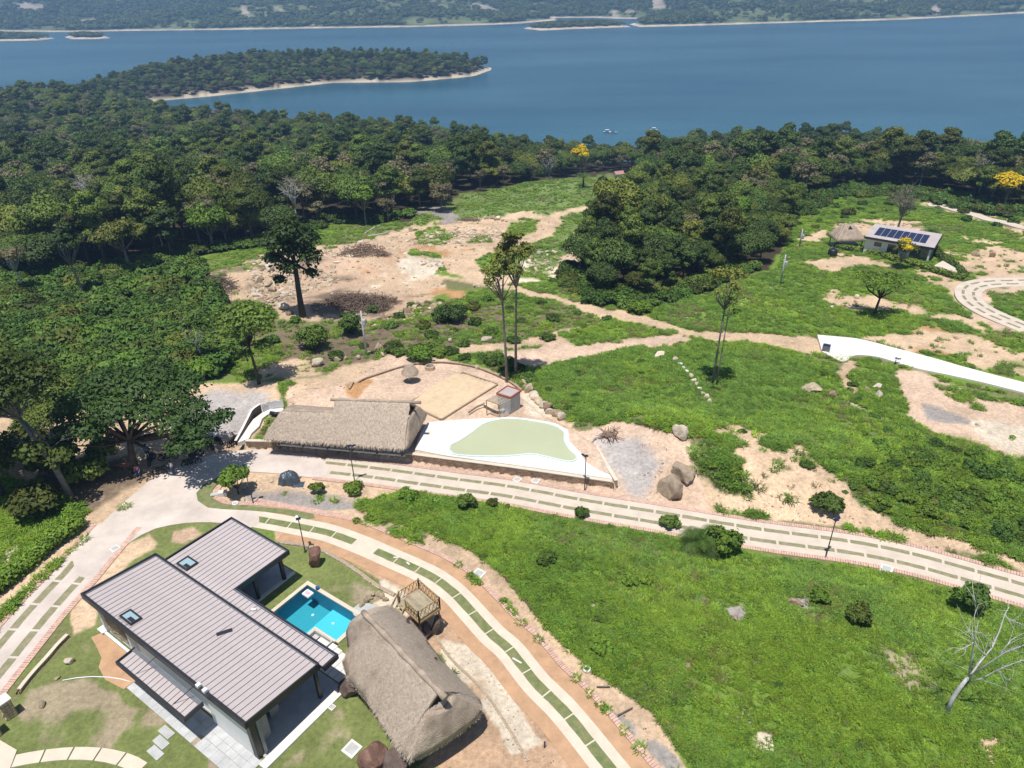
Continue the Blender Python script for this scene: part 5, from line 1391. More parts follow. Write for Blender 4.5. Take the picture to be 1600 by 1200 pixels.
o = MB().lathe(HU(-7.95, 11.72, 0.09), [(0.0, 0.0), (0.13, 0.0), (0.15, 0.25), (0.12, 0.26), (0.0, 0.22)], 12).build('bucket', 'blue_paint'); tag(o, 'small blue bucket on the pool coping at its far corner', 'bucket')
# sunken seat
pit = thing('sunken_seating', 'sunken concrete seating nook beside the pool', 'seating', HU(-4.2, 8.1, -0.6))
mb = MB(); hbox(mb, -5.1, -3.25, 7.4, 8.85, -0.78, -0.6); mb.build('floor', 'grey_wall', pit)
mb = MB(); hbox(mb, -5.115, -5.02, 7.4, 8.85, -0.6, 0.085); hbox(mb, -3.3, -3.2, 7.4, 8.85, -0.6, 0.085); hbox(mb, -5.02, -3.302, 8.78, 8.86, -0.6, 0.085); hbox(mb, -5.02, -3.302, 7.34, 7.42, -0.6, 0.085); mb.build('wall', 'slab_grey', pit)
hbox(MB(), -4.4, -3.32, 8.32, 8.77, -0.6, -0.18).build('bench', 'white_concrete', pit); hbox(MB(), -5.0, -4.55, 7.45, 8.75, -0.6, -0.22).build('bench', 'slab_grey', pit)
mb = MB(); hbox(mb, -4.35, -3.4, 7.75, 8.1, -0.26, -0.2); hbox(mb, -3.95, -3.8, 7.85, 8.0, -0.6, -0.262); mb.build('table', 'white_concrete', pit)
for k in range(5):
    hbox(MB(), -3.1 + k * 0.58, -2.56 + k * 0.58, 6.62, 8.75 - 0.1 * k, -0.08, 0.075 + 0.004 * k).build('paving_slab', 'white_concrete', kind='structure', bevel=0.008)
MB().prism([at2(*p) for p in [(549, 953), (567, 939.5), (586, 947), (588, 960), (566, 968), (553, 962)]], -0.05, 0.06).build('patio', 'slab_grey', kind='structure')

# ---------------------------------------------------------------- rocks
def rock_mesh(seed, sub=3, rough=0.5, flat=0.0, name='rock'):
    bm = bmesh.new(); bmesh.ops.create_icosphere(bm, subdivisions=sub, radius=1.0)
    r = random.Random(seed); off = r.uniform(0, 50)
    cuts = []
    for _ in range(11):
        n = Vector((r.gauss(0, 1), r.gauss(0, 1), r.gauss(0, 1))).normalized(); cuts.append((n, r.uniform(0.45, 0.85)))
    for v in bm.verts:
        p = v.co.copy()
        for n, d in cuts:
            e = p.dot(n) - d
            if e > 0: p -= n * e * 0.95
        q = float(fbm(np.array([p.x * 1.6 + off + p.z]), np.array([p.y * 1.6 + off - p.z * 0.7]), seed, 4)[0]) - 0.5
        q2 = float(fbm(np.array([p.x * 5 + off + p.z * 3]), np.array([p.y * 5 - p.z * 2.5]), seed + 9, 3)[0]) - 0.5
        v.co = p * (1 + rough * q + rough * 0.35 * q2)
    me = bpy.data.meshes.new(name); bm.to_mesh(me); bm.free()
    for p in me.polygons: p.use_smooth = True
    me.set_sharp_from_angle(angle=math.radians(38))
    return me
ROCKS = [rock_mesh(100 + k, 2, 0.5) for k in range(6)]
BIG = [rock_mesh(210 + k, 4, 0.42) for k in range(4)]
def pxm(px, py): return float(np.linalg.norm(np.array(G(px, py)) - CP)) / FOC
def boulder(px, py, wpx, label, material='stone_tan', asp=(1, 0.8, 0.7), rot=None, big=False, z=None, name='boulder', group=None, sink=0.25, tilt=(0, 0)):
    """py is the foot of the rock in the photograph"""
    g = G(px, py); s_ = wpx * pxm(px, py) / 2
    src = rnd.choice(BIG if big else ROCKS).copy(); src.materials.clear(); src.materials.append(MATS[material])
    o = bpy.data.objects.new(name, src); COL.objects.link(o)
    o.scale = (s_ * asp[0], s_ * asp[1], s_ * asp[2]); o.rotation_euler = (tilt[0], tilt[1], rnd.uniform(0, 6.28) if rot is None else rot)
    o.location = (g.x, g.y + s_ * asp[1] * 0.5, (g.z if z is None else z) + s_ * asp[2] * (0.75 - sink))
    return tag(o, label, 'boulder', group)
boulder(494, 886, 34, 'tall reddish-brown boulder on the lawn behind the pool', 'boulder_red', (0.75, 0.6, 1.25), 0.3, True, sink=0.1)
boulder(548, 1092, 56, 'dark grey boulder tucked under the left eave of the near thatched roof', 'boulder_dark', (0.85, 0.8, 0.75), 0.6, True)
boulder(641, 1008, 58, 'wide brown boulder under the front of the timber lookout deck', 'boulder_dark', (1.0, 0.75, 0.85), 0.2, True)
boulder(665, 1000, 34, 'dark cracked boulder below the lookout deck corner', 'boulder_dark', (0.8, 0.7, 1.1), 1.0, True)
boulder(682, 992, 30, 'tall leaning grey boulder at the right of the lookout deck', 'boulder_dark', (0.6, 0.5, 1.5), 0.4, True, sink=0.1, tilt=(0.0, 0.3))
boulder(584, 1205, 52, 'brown rounded boulder left of the pair at the bottom of the lawn', 'boulder_red', (0.8, 0.9, 0.8), 0.9, True)
boulder(620, 1215, 62, 'dark brown boulder right of the pair at the bottom of the lawn', 'boulder_dark', (0.9, 0.9, 0.7), 0.1, True)
boulder(1052, 776, 50, 'large tan boulder beside the brick-edged road, front one of a pair', 'boulder_tan', (1, 0.85, 1.0), 0.4, True)
boulder(1068, 752, 44, 'tan boulder behind the large front one of the roadside pair', 'boulder_tan', (1, 0.9, 0.75), 1.4, True)
boulder(1064, 684, 30, 'pointed pale boulder at the lower edge of the tall grass', 'stone_pale', (1, 0.7, 1.0), 2.0, True)
boulder(1272, 616, 0.1 + 38, 'broad flat tan boulder in the middle of the grass field', 'stone_tan', (1.0, 0.8, 0.5), 0.3, True)
boulder(1300, 622, 20, 'brown rock right beside the broad flat boulder in the field', 'stone_brown', (1, 0.8, 0.6), 0.5)
boulder(1372, 609, 13, 'upper pale rock of the stacked pair on the grass below the white road', 'stone_pale', (1, 0.8, 1.1), 0.5)
boulder(1374, 622, 16, 'lower pale rock of the stacked pair below the white road', 'stone_pale', (1, 0.8, 0.8), 1.5)
boulder(1356, 612, 13, 'greenish rock left of the stacked pale pair', 'stone_brown', (1, 0.8, 0.7), 2.5)
boulder(496, 573, 24, 'squared pale boulder behind the long thatched hall', 'stone_pale', (1, 0.7, 0.7), 0.2, True)
boulder(420, 424, 22, 'white boulder on top of the rubble heap', 'stone_pale', (1, 0.7, 0.7), 1.2, True)
for i, (px, py, w_, lab, mt) in enumerate([
        (440, 484, 26, 'flat-topped grey boulder left of the tall lone tree', 'stone_pale'), (452, 492, 16, 'low grey boulder at the foot of the tall lone tree', 'stone_brown'), (395, 458, 14, 'pale boulder at the left side of the rubble field', 'stone_pale'),
        (405, 440, 18, 'tan boulder at the top left of the rubble heap', 'stone_tan'), (418, 446, 20, 'tan boulder in the centre of the rubble heap', 'stone_tan'), (430, 436, 15, 'dark tan boulder behind the rubble heap', 'stone_brown'), (425, 456, 18, 'sunlit boulder at the foot of the rubble heap', 'stone_tan'),
        (312, 458, 20, 'grey boulder under the shrubs at the left of the rubble field', 'stone_brown'), (345, 475, 13, 'small white rock at the foot of the left shrubs', 'stone_pale'), (350, 488, 22, 'grey-brown boulder among roots left of the small round tree', 'stone_brown'),
        (528, 565, 14, 'left rock of two by the utility pole', 'stone_tan'), (540, 563, 10, 'right rock of two by the utility pole', 'stone_tan'), (590, 548, 20, 'big tan rock right of the utility pole', 'stone_tan'), (598, 557, 12, 'small tan rock in front of the big one by the pole', 'stone_tan'), (577, 552, 11, 'tan rock touching the utility pole foot', 'stone_tan'),
        (560, 562, 13, 'long flat pale rock in front of the utility pole', 'stone_pale'), (703, 535, 13, 'white rock among weeds behind the round yard', 'stone_pale'), (720, 536, 12, 'tan rock right of the white one behind the yard', 'stone_tan'), (760, 533, 20, 'long white slab rock beside the second track', 'stone_pale'), (641, 560, 7, 'small pale rock behind the straw parasol', 'stone_pale'),
        (745, 577, 11, 'pale rock on the round yard wall', 'stone_pale'), (478, 670, 18, 'tan boulder at the left end of the thatched hall', 'stone_tan'), (448, 660, 14, 'pale rock by the white picket fence', 'stone_pale'), (458, 663, 10, 'small tan rock right of the picket fence', 'stone_tan'),
        (1032, 559, 22, 'long white boulder on the crest of the grass field', 'stone_pale'), (1300, 535 - 52, 12, 'pale rock in the strip of dirt by the umbrella tree', 'stone_pale'), (1340, 467, 10, 'white rock uphill of the umbrella tree', 'stone_pale'), (1552, 402, 12, 'grey boulder in the far diggings', 'stone_brown'), (1525, 400, 14, 'brown flat boulder in the far diggings', 'stone_brown'),
        (1036, 725, 6, 'single white rock beside the gravel patch', 'stone_pale'), (1027, 770, 5, 'small tan rock at the lower edge of the gravel patch', 'stone_tan'), (380, 783, 10, 'flat grey rock beside the white tyre', 'stone_pale'), (424, 754, 8, 'pale rock left of the tarpaulin heap', 'stone_pale'), (510, 762, 9, 'pale rock right of the bush beside the road', 'stone_pale'),
        (383, 763, 16, 'broken white slab of rock behind the small roundabout tree', 'stone_pale'), (665, 1005 - 27, 6, 'white stone on the brown boulder under the deck', 'stone_pale'), (88, 1062, 10, 'pale rock in the left lawn near the garden wall', 'stone_tan'), (64, 1105, 14, 'flat orange-tan rock in the dry lawn', 'stone_tan'), (108, 1038, 18, 'flat cream rock in the lawn below the house', 'stone_pale'), (1150, 970, 16, 'low grey rock showing through the hill grass', 'stone_brown'), (1246, 948, 26, 'flat grey rock slab in the bright hill grass', 'stone_brown'), (1075, 1045, 14, 'dark rock in the middle of the hill grass', 'stone_brown')]):
    boulder(px, py, w_, lab, mt, (1, rnd.uniform(.6, .85), rnd.uniform(.5, .75)), None)
def row(px_line, n, wpx, what, where, material, group, jitter=2):
    P = resample([(*p, 0) for p in px_line], n)
    NTH = ['first', 'second', 'third', 'fourth', 'fifth', 'sixth', 'seventh', 'eighth', 'ninth', 'tenth', 'eleventh', 'twelfth', 'thirteenth', 'fourteenth', 'fifteenth', 'sixteenth']
    for i, p in enumerate(P):
        boulder(p.x + rnd.uniform(-jitter, jitter), p.y + rnd.uniform(-jitter, jitter) * .5, wpx * rnd.uniform(.75, 1.3), f'{NTH[i]} {what} {where}', rnd.choice(material), (1, rnd.uniform(.6, .9), rnd.uniform(.55, .8)), None, name='stone', group=group)
row([(1056, 566), (1072, 582), (1085, 598), (1098, 615), (1108, 632)], 11, 13, 'pale stone', 'from the top of the line crossing the grass field', ['stone_pale', 'white_concrete'], 'stone line across the grass field', 1)
row([(818, 602), (828, 616), (842, 630), (852, 640), (866, 650), (876, 656)], 11, 19, 'tan boulder', 'from the kiosk in the bank beside the murky pool', ['stone_tan', 'stone_pale', 'stone_brown'], 'boulder bank beside the kiosk')
row([(584, 503), (610, 497), (632, 488), (650, 480), (668, 476)], 13, 13, 'brown stone', 'from the left in the rough wall below the rubble field', ['stone_brown', 'stone_tan'], 'rough stone wall below the rubble field')
row([(1026, 474), (1040, 470), (1055, 464)], 8, 12, 'tan stone', 'from the left in the heap under the grove', ['stone_tan', 'stone_pale'], 'stone heap under the grove', 3)
row([(742, 450), (765, 432 + 20), (790, 454)], 7, 9, 'small stone', 'from the left in the line at the track bend', ['stone_tan', 'stone_pale'], 'stone line at the track bend', 2)
row([(1030, 738), (1034, 748), (1028, 757)], 5, 6, 'white stone', 'from the back beside the large tan boulder', ['stone_pale'], 'white stones beside the cracked boulder', 3)
row([(828, 405), (850, 398), (870, 395)], 8, 10, 'pale rock', 'from the left in the diggings by the meadow', ['stone_pale', 'stone_tan'], 'rocks of the meadow diggings', 6)
row([(762, 342), (775, 344), (790, 346)], 6, 9, 'pale rock', 'from the left on the meadow bank', ['stone_pale', 'stone_tan'], 'rocks on the meadow bank', 2)
def rubble(name, px_poly, n, seed, smin, smax, material='stone_tan'):
    P = np.array([tuple(G(*p)[:2]) for p in px_poly]); r = np.random.RandomState(seed); lo, hi = P.min(0), P.max(0)
    c = lo + (hi - lo) * r.rand(n * 4, 2); c = c[poly_sd(c[:, 0], c[:, 1], P) > 0][:n]
    pr_ = []
    for k in range(3):
        m_ = rock_mesh(300 + seed * 3 + k, 1, 0.6); m_.materials.append(MATS[['stone_tan', 'stone_pale', 'stone_brown'][k]]); pr_.append(proto_object('stone_source', m_))
    s_ = smin * (smax / smin) ** (r.rand(len(c)) ** 1.8)
    scatter(name, np.column_stack([c, terrain(c[:, 0], c[:, 1])]), s_, r.uniform(0, 6.28, len(c)), pr_, r.randint(0, 3, len(c)), sclz=s_ * 0.6)
rubble('rubble', [(640, 385), (660, 366), (740, 358), (790, 362), (800, 372), (720, 382), (690, 382)], 520, 1, 0.15, 0.8)
rubble('rubble', [(390, 470), (395, 415), (430, 412), (460, 430), (520, 415), (530, 440), (440, 475)], 460, 2, 0.15, 0.85)
rubble('rubble', [(300, 445), (430, 385), (640, 345), (860, 335), (860, 365), (720, 410), (690, 455), (560, 500), (440, 505), (340, 475)], 2200, 3, 0.06, 0.42)
rubble('rubble', [(390, 470), (395, 412), (430, 408), (470, 425), (470, 470), (430, 480)], 150, 21, 0.3, 1.1)
rubble('rubble', [(640, 388), (660, 362), (740, 352), (800, 362), (800, 376), (720, 386)], 220, 22, 0.25, 0.9)
rubble('rubble', [(480, 395), (640, 360), (640, 380), (600, 400), (500, 420)], 160, 23, 0.2, 0.9)
rubble('rubble', [(570, 500), (690, 470), (700, 480), (640, 500), (560, 515)], 120, 24, 0.2, 0.8)
rubble('rubble', [(660, 405), (690, 402), (695, 416), (668, 418)], 160, 4, 0.1, 0.35)
rubble('rubble', [(820, 410), (870, 395), (900, 400), (870, 425), (830, 425)], 160, 5, 0.1, 0.4)
rubble('rubble', [(1300, 350), (1340, 344), (1450, 350), (1460, 362), (1350, 358)], 260, 6, 0.15, 0.6)
rubble('rubble', [(560, 800), (660, 828), (740, 860), (850, 975), (1020, 1110), (1120, 1200), (1030, 1200), (900, 1060), (800, 953), (687, 868)], 500, 7, 0.02, 0.12)
rubble('rubble', [(690, 1000), (760, 1040), (850, 1160), (890, 1200), (780, 1200), (750, 1120)], 260, 8, 0.02, 0.09)
rubble('rubble', [(340, 750), (520, 745), (700, 790), (590, 805), (480, 800), (350, 788)], 320, 9, 0.02, 0.12)
rubble('rubble', [(1080, 760), (1310, 775), (1530, 852), (1620, 885), (1620, 905), (1400, 845), (1150, 800)], 420, 10, 0.03, 0.2)
rubble('rubble', [(430, 640), (480, 590), (600, 560), (640, 575), (560, 620)], 260, 11, 0.03, 0.18)
rubble('rubble', [(1040, 500), (1200, 440), (1240, 460), (1120, 500)], 160, 12, 0.08, 0.35)
rubble('rubble', [(1000, 690), (1050, 690), (1040, 780), (1000, 785)], 120, 13, 0.03, 0.15)

# ---------------------------------------------------------------- thatched roofs
def straw(parent, lofts, n, seed, L=(0.25, 0.6), wd=0.022, lift=0.15, nf=0):
    """loose straw lying down the slopes and hanging at the eaves: one mass"""
    r = np.random.RandomState(seed); V = []; F = []
    def blade(p, d, nrm, l, w_):
        s_ = np.cross(d, nrm); s_ /= np.linalg.norm(s_) + 1e-9; k = len(V)
        V.extend([p - s_ * w_, p + s_ * w_, p + d * l + nrm * 0.03]); F.append((k, k + 1, k + 2))
    for top, bot, bulge in lofts:
        T, B = resample(top, 40), resample(bot, 40)
        A = np.mean([(b - a).length for a, b in zip(T, B)])
        for _ in range(int(n * A * np.mean([(T[0] - T[-1]).length, (B[0] - B[-1]).length]) / 20)):
            u = r.rand() * 39; i = int(u); t = r.rand() ** 0.8 * 0.97
            a = T[i].lerp(T[i + 1], u - i); b = B[i].lerp(B[i + 1], u - i)
            p = a.lerp(b, t) + Vector((0, 0, bulge * math.sin(math.pi * t) + lift))
            q = a.lerp(b, min(1, t + 0.05)) + Vector((0, 0, bulge * math.sin(math.pi * min(1, t + 0.05)) + lift))
            d = np.array(q - p); d /= np.linalg.norm(d) + 1e-9
            side = np.array(T[i + 1] - T[i] + B[i + 1] - B[i]); nrm = np.cross(side, d); nrm /= np.linalg.norm(nrm) + 1e-9
            if nrm[2] < 0: nrm = -nrm
            d = d + side / (np.linalg.norm(side) + 1e-9) * r.normal() * 0.18 + nrm * 0.04
            blade(np.array(p), d, nrm, r.uniform(*L), wd * r.uniform(.6, 1.6))
        for _ in range(int(nf * (B[0] - B[-1]).length)):
            u = r.rand() * 39; i = int(u); b = B[i].lerp(B[i + 1], u - i); a = T[i].lerp(T[i + 1], u - i)
            d = np.array(b - a); d /= np.linalg.norm(d) + 1e-9; d[2] -= 0.5 + 0.3 * r.rand(); side = np.array(B[i + 1] - B[i]); side /= np.linalg.norm(side) + 1e-9
            d = d / np.linalg.norm(d) + side * r.normal() * 0.2
            nrm = np.cross(side, d)
            blade(np.array(b) + np.array((0, 0, lift * .5 - .2 * r.rand())) - d * 0.25, d, nrm, r.uniform(0.25, 0.62), 0.045)
    o = rootloc(parent)
    me = np_mesh('straw', np.array(V) - np.array(o), F)
    return link('straw', me, 'thatch_straw', parent, 'stuff')

def hip_thatch(root, ridgeA, ridgeB, eaveL, eaveR, endA, endB, k=0.28, bulge=0.22, n=26, straw_n=900):
    """gablet roof: two slopes below the ridge A-B, hips below an opening at each end; eaves run from the A end to the B end"""
    A, B = Vector(ridgeA), Vector(ridgeB)
    lo = []
    L0, L1, R0, R1 = Vector(eaveL[0]), Vector(eaveL[-1]), Vector(eaveR[0]), Vector(eaveR[-1])
    AL, AR, BL, BR = A.lerp(L0, k), A.lerp(R0, k), B.lerp(L1, k), B.lerp(R1, k)
    mb = MB()
    mb.loft([A, B], eaveL, n, 8, bulge, 0.16, 1); mb.loft([A, B], eaveR, n, 8, bulge, 0.16, 2)
    mb.loft([BL, (BL + BR) / 2 + (B - A).normalized() * 0.45 - Vector((0, 0, .12)), BR], endB, 16, 7, bulge * 0.7, 0.14, 3)
    mb.loft([AL, (AL + AR) / 2 - (B - A).normalized() * 0.12, AR], endA, 16, 7, bulge * 0.7, 0.14, 4)
    # underside: a second skin just below, closed at the eaves
    t = mb.build('thatch', 'thatch', root, True)
    sd = t.modifiers.new('thickness', 'SOLIDIFY'); sd.thickness = 0.22; sd.offset = 0.0
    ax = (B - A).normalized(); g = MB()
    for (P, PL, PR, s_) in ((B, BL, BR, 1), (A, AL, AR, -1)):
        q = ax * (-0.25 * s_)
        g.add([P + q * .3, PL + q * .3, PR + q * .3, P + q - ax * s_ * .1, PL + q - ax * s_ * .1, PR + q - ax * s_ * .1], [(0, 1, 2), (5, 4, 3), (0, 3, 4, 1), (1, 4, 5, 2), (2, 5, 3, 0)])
    g.build('gable_opening_shade', 'thatch_shade', root)  # dark wedges painted as the shade inside the gablets
    rc = MB()
    pts = [A.lerp(B, i / 14) + Vector((0, 0, 0.05 + 0.03 * math.sin(i * 2.3))) for i in range(-1, 16)]
    rc.tube(pts, [0.2 + 0.03 * math.sin(i * 1.7) for i in range(17)], 8)
    rc.build('ridge_cap', 'thatch', root, True)
    straw(root, [([A, B], eaveL, bulge), ([A, B], eaveR, bulge), ([BL, BR], endB, bulge * .7), ([AL, AR], endA, bulge * .7)], straw_n, 5, nf=48)

pal = thing('thatched_pavilion', 'large thatched pavilion with ridged brown roof beside the house pool', 'pavilion', (-7.0, 30.5, 0))
ez = 2.15
eL = [(-11.75, 34.6, ez + .1), (-11.35, 33.2, ez), (-11.55, 32.2, ez), (-11.0, 31.0, ez), (-9.5, 29.4, ez), (-8.15, 27.5, ez), (-6.9, 25.75, ez)]
eR = [(-8.6, 36.5, ez + .1), (-7.3, 35.3, ez), (-6.2, 33.8, ez), (-5.0, 32.1, ez), (-3.7, 30.6, ez), (-2.45, 29.2, ez)]
eB = [(-6.9, 25.75, ez), (-6.3, 25.3, ez - .05), (-5.2, 25.9, ez - .05), (-3.8, 26.9, ez - .05), (-2.6, 27.9, ez - .05), (-2.2, 28.5, ez), (-2.45, 29.2, ez)]
eA = [(-11.75, 34.6, ez + .1), (-11.7, 35.4, ez + .1), (-11.2, 36.1, ez + .1), (-10.2, 36.6, ez + .2), (-9.2, 36.8, ez + .2), (-8.6, 36.5, ez + .1)]
hip_thatch(pal, (-9.75, 33.2, 5.35), (-4.55, 27.3, 5.5), eL, eR, eA, eB, 0.30, 0.2, 30, 8000)
MB().prism([(-10.6, 33.6), (-6.2, 26.6), (-3.2, 28.9), (-7.6, 35.2)], -0.05, 0.12).build('floor', 'slab_grey', pal)
for x, y in ((-10.4, 33.4), (-8.3, 30.2), (-6.3, 27.0), (-3.4, 28.8), (-5.3, 31.6), (-7.5, 34.9)):
    MB().tube([(x, y, 0), (x, y, 3.2)], 0.11, 8).build('post', 'bark_dark', pal, True)

hall = thing('thatched_hall', 'long thatched hall with raised middle roof beside the murky pool', 'hall', (-17, 59.5, 0.9))
F0, F1, F2 = Vector(at(412, 686, 2.1)), Vector(at(512, 693.5, 2.1)), Vector(at(632, 703, 2.05))
nb = Vector((0.16, 0.987, 0)) * 6.3
K0, K2 = F0 + nb + Vector((0.4, 0, 0)), Vector(at(663, 656, 2.1)) + Vector((0.1, 0.9, 0))
LR0, LR1, TR0, TR1 = Vector(at(443, 642, 4.1)), Vector(at(525, 645, 4.1)), Vector(at(525, 625, 5.2)), Vector(at(641, 629, 5.2))
hb = MB(); bl = 0.16
K1 = K0.lerp(K2, 0.45)
hb.loft([LR0, LR1], [F0, F1], 16, 7, bl, 0.12, 1); hb.loft([TR0, TR1], [F1, F2], 22, 8, bl, 0.12, 2)
hb.loft([LR0, LR1], [K0, K1], 16, 7, bl, 0.12, 3); hb.loft([TR0, TR1], [K1, K2], 22, 8, bl, 0.12, 4)
hb.loft([LR0, LR0 + Vector((0, .01, 0))], [F0, (F0 + K0) / 2 - Vector((0.35, 0, 0)), K0], 14, 7, bl * .6, 0.1, 5)
RL, RR = TR1.lerp(F2, 0.36), TR1.lerp(K2, 0.36)
hb.loft([RL, RR], [F2, F2 + Vector((0.25, 0.15, 0)), Vector(at(663, 656, 2.1)), K2], 16, 7, 0.22, 0.1, 6)
# upright thatch cheek where the raised roof begins
hb.add([TR0, LR1.lerp(TR0, 0.0), F1.lerp(LR1, 0.55), F1.lerp(TR0, 0.55)], [(0, 1, 2, 3)]); hb.add([TR0, LR1, K1.lerp(LR1, .5), K1.lerp(TR0, .5)], [(0, 1, 2, 3)])
t = hb.build('thatch', 'thatch', hall, True); sd = t.modifiers.new('thickness', 'SOLIDIFY'); sd.thickness = 0.22; sd.offset = 0
ax = Vector((1, -0.1, 0)); MB().add([TR1 - ax * .2, RL - ax * .2, RR - ax * .2], [(0, 1, 2)]).build('gable_opening_shade', 'thatch_shade', hall)  # dark triangle stands in for the shade inside the gable
rc = MB(); rc.tube([TR0.lerp(TR1, i / 14) + Vector((0, 0, .05)) for i in range(-1, 17)], 0.17, 8); rc.tube([LR0.lerp(LR1, i / 10) + Vector((0, 0, .04)) for i in range(11)], 0.15, 8); rc.build('ridge_cap', 'thatch', hall, True, kind='stuff')
straw(hall, [([LR0, LR1], [F0, F1], bl), ([TR0, TR1], [F1, F2], bl), ([LR0, LR0 + Vector((0, .01, 0))], [F0, K0], bl * .6), ([RL, RR], [F2, K2], .22)], 3400, 9, (0.3, 0.7), 0.026, nf=40)
hq = [F0.lerp(K0, .12) + Vector((.7, 0, 0)), F2.lerp(K2, .1) - Vector((.3, 0, 0)), K2.lerp(F2, .1) - Vector((.5, 0, 0)), K0.lerp(F0, .1) + Vector((.7, 0, 0))]
MB().prism([p[:2] for p in hq], 0.8, 1.0).build('floor', 'slab_grey', hall)
for i in range(6):
    for e0, e1 in ((hq[0], hq[1]), (hq[3], hq[2])):
        p = e0.lerp(e1, (i + .1) / 5.2); MB().bar((p.x, p.y, 0.9), (p.x, p.y, 2.05), 0.18).build('post', 'dark_metal', hall)
cen = sum(hq, Vector()) / 4
MB().prism([(p.lerp(cen, .3) + Vector((-.5, .6, 0)))[:2] for p in hq], 1.0, 2.6).build('back_room', 'grey_wall', hall)

ump = G(642, 596)
um = thing('straw_parasol', 'small round straw parasol on a post in the sandy yard', 'parasol', ump)
MB().lathe(ump, [(1.02, 1.25), (0.98, 1.36), (0.8, 1.7), (0.5, 2.0), (0.2, 2.14), (0.05, 2.34), (0.0, 2.36)], 22).build('thatch', 'thatch', um, True)
MB().lathe(ump, [(0.0, 1.3), (1.0, 1.27)], 22).build('thatch_lining', 'thatch_shade', um)  # disc closing the underside, its shade painted as a dark colour
MB().tube([ump, ump + Vector((0, 0, 2.0))], 0.06, 8).build('post', 'pole_grey', um, True)
ring = [ump + Vector((1.0 * math.cos(i * .2618), 1.0 * math.sin(i * .2618), 1.28)) for i in range(25)]
straw(um, [([ump + Vector((0, 0, 2.3)), ump + Vector((.01, 0, 2.3))], ring[:13], 0.3), ([ump + Vector((0, 0, 2.3)), ump + Vector((.01, 0, 2.3))], ring[12:], 0.3)], 2500, 4, (0.15, 0.4), 0.015, lift=0.02, nf=40)

# ---------------------------------------------------------------- timber lookout deck
dF, dR, dL = Vector((-6.81, 35.31, 2.5)), Vector((-5.51, 36.5, 2.5)), Vector((-8.48, 37.17, 2.5))
da = (dR - dF).normalized(); db_ = Vector((-da.y, da.x, 0)); WA, WB = 1.85, 2.5
DP = lambda a, b, z=0.0: dF + da * a + db_ * b + Vector((0, 0, z))
deck = thing('lookout_deck', 'raised timber lookout deck with lattice railings on boulders by the curved road', 'deck', (dF.x, dF.y, 0))
npl = 13; pitch = WA / npl
for i in range(npl):
    MB().hexa([DP(i * pitch + .006, 0, -.05), DP((i + 1) * pitch - .006, 0, -.05), DP((i + 1) * pitch - .006, WB, -.05), DP(i * pitch + .006, WB, -.05)],
              [DP(i * pitch + .006, 0), DP((i + 1) * pitch - .006, 0), DP((i + 1) * pitch - .006, WB), DP(i * pitch + .006, WB)]).build('floor_board', 'wood_floor', deck)
mb = MB()
for a, b in (((0, 0), (WA, 0)), ((0, WB), (WA, WB)), ((0, 0), (0, WB)), ((WA, 0), (WA, WB)), ((WA / 2, 0), (WA / 2, WB))): mb.bar(DP(*a, -.14), DP(*b, -.14), 0.1, 0.17)
mb.build('floor_frame', 'wood_tan', deck)
def railing(p, q, n, parent, h=0.95, lattice=True):
    mb = MB(); p, q = Vector(p), Vector(q)
    for t in (0, 1): e = p.lerp(q, t); mb.bar(e - Vector((0, 0, .2)), e + Vector((0, 0, h + .06)), 0.09)
    up = Vector((0, 0, 1)); mb.bar(p + up * h, q + up * h, 0.07, 0.06); mb.bar(p + up * 0.12, q + up * 0.12, 0.05)
    r_ = mb.build('railing', 'wood_tan', parent)
    for i in range(n):
        a, b = p.lerp(q, (i + .04) / n), p.lerp(q, (i + .96) / n)
        MB().bar(a + up * .14, b + up * (h - .03), 0.045, 0.03).build('baluster', 'wood_tan', r_)
        if lattice: MB().bar(b + up * .14, a + up * (h - .03), 0.04, 0.025).build('baluster', 'wood_tan', r_)
railing(DP(0, 0), DP(WA, 0), 5, deck); railing(DP(WA, 0), DP(WA, WB), 7, deck); railing(DP(0.1, WB), DP(WA, WB), 5, deck); railing(DP(0, 0), DP(0, WB - 0.95), 5, deck)
s0, s1 = DP(-0.03, WB - 0.1), DP(-0.03, WB - 0.85)
run = -da * 1.75 + db_ * 0.1 + Vector((0, 0, -2.1))
for a in (s0, s1, (s0 + s1) / 2): MB().bar(a, a + run, 0.07, 0.16).build('stair_stringer', 'wood_tan', deck)
for i in range(9):
    t = (i + .6) / 9.3; a, b = s0 + run * t, s1 + run * t
    MB().bar(a + Vector((0, 0, .1)), b + Vector((0, 0, .1)), 0.17, 0.04).build('stair_tread', 'wood_floor', deck)
railing(s0 + run * .98, s0 + run * 0.02, 1, deck, 0.9, False)
for a, b in ((0.08, 0.08), (WA - .08, .08), (WA - .08, WB - .08), (.08, WB - .08)):
    MB().bar(DP(a, b, -2.7), DP(a, b, -.2), 0.11).build('support_post', 'wood_old', deck)
lp = s0 + run
land = thing('timber_landing', 'small railed timber landing at the foot of the deck stairs', 'landing', (lp.x, lp.y, 0))
q0 = lp - da * 0.9 - db_ * .9
for i in range(6):
    MB().hexa([q0 + da * (.16 * i) + db_ * 0 + Vector((0, 0, z)) for z in ()] or [q0 + da * (.16 * i), q0 + da * (.16 * i + .15), q0 + da * (.16 * i + .15) + db_ * 1.1, q0 + da * (.16 * i) + db_ * 1.1],
              [p + Vector((0, 0, .05)) for p in (q0 + da * (.16 * i), q0 + da * (.16 * i + .15), q0 + da * (.16 * i + .15) + db_ * 1.1, q0 + da * (.16 * i) + db_ * 1.1)]).build('floor_board', 'wood_floor', land)
railing(q0 + db_ * 1.1, q0 + da * 0.95 + db_ * 1.1, 1, land, 0.85, False); railing(q0, q0 + db_ * 1.1, 1, land, 0.85, False)
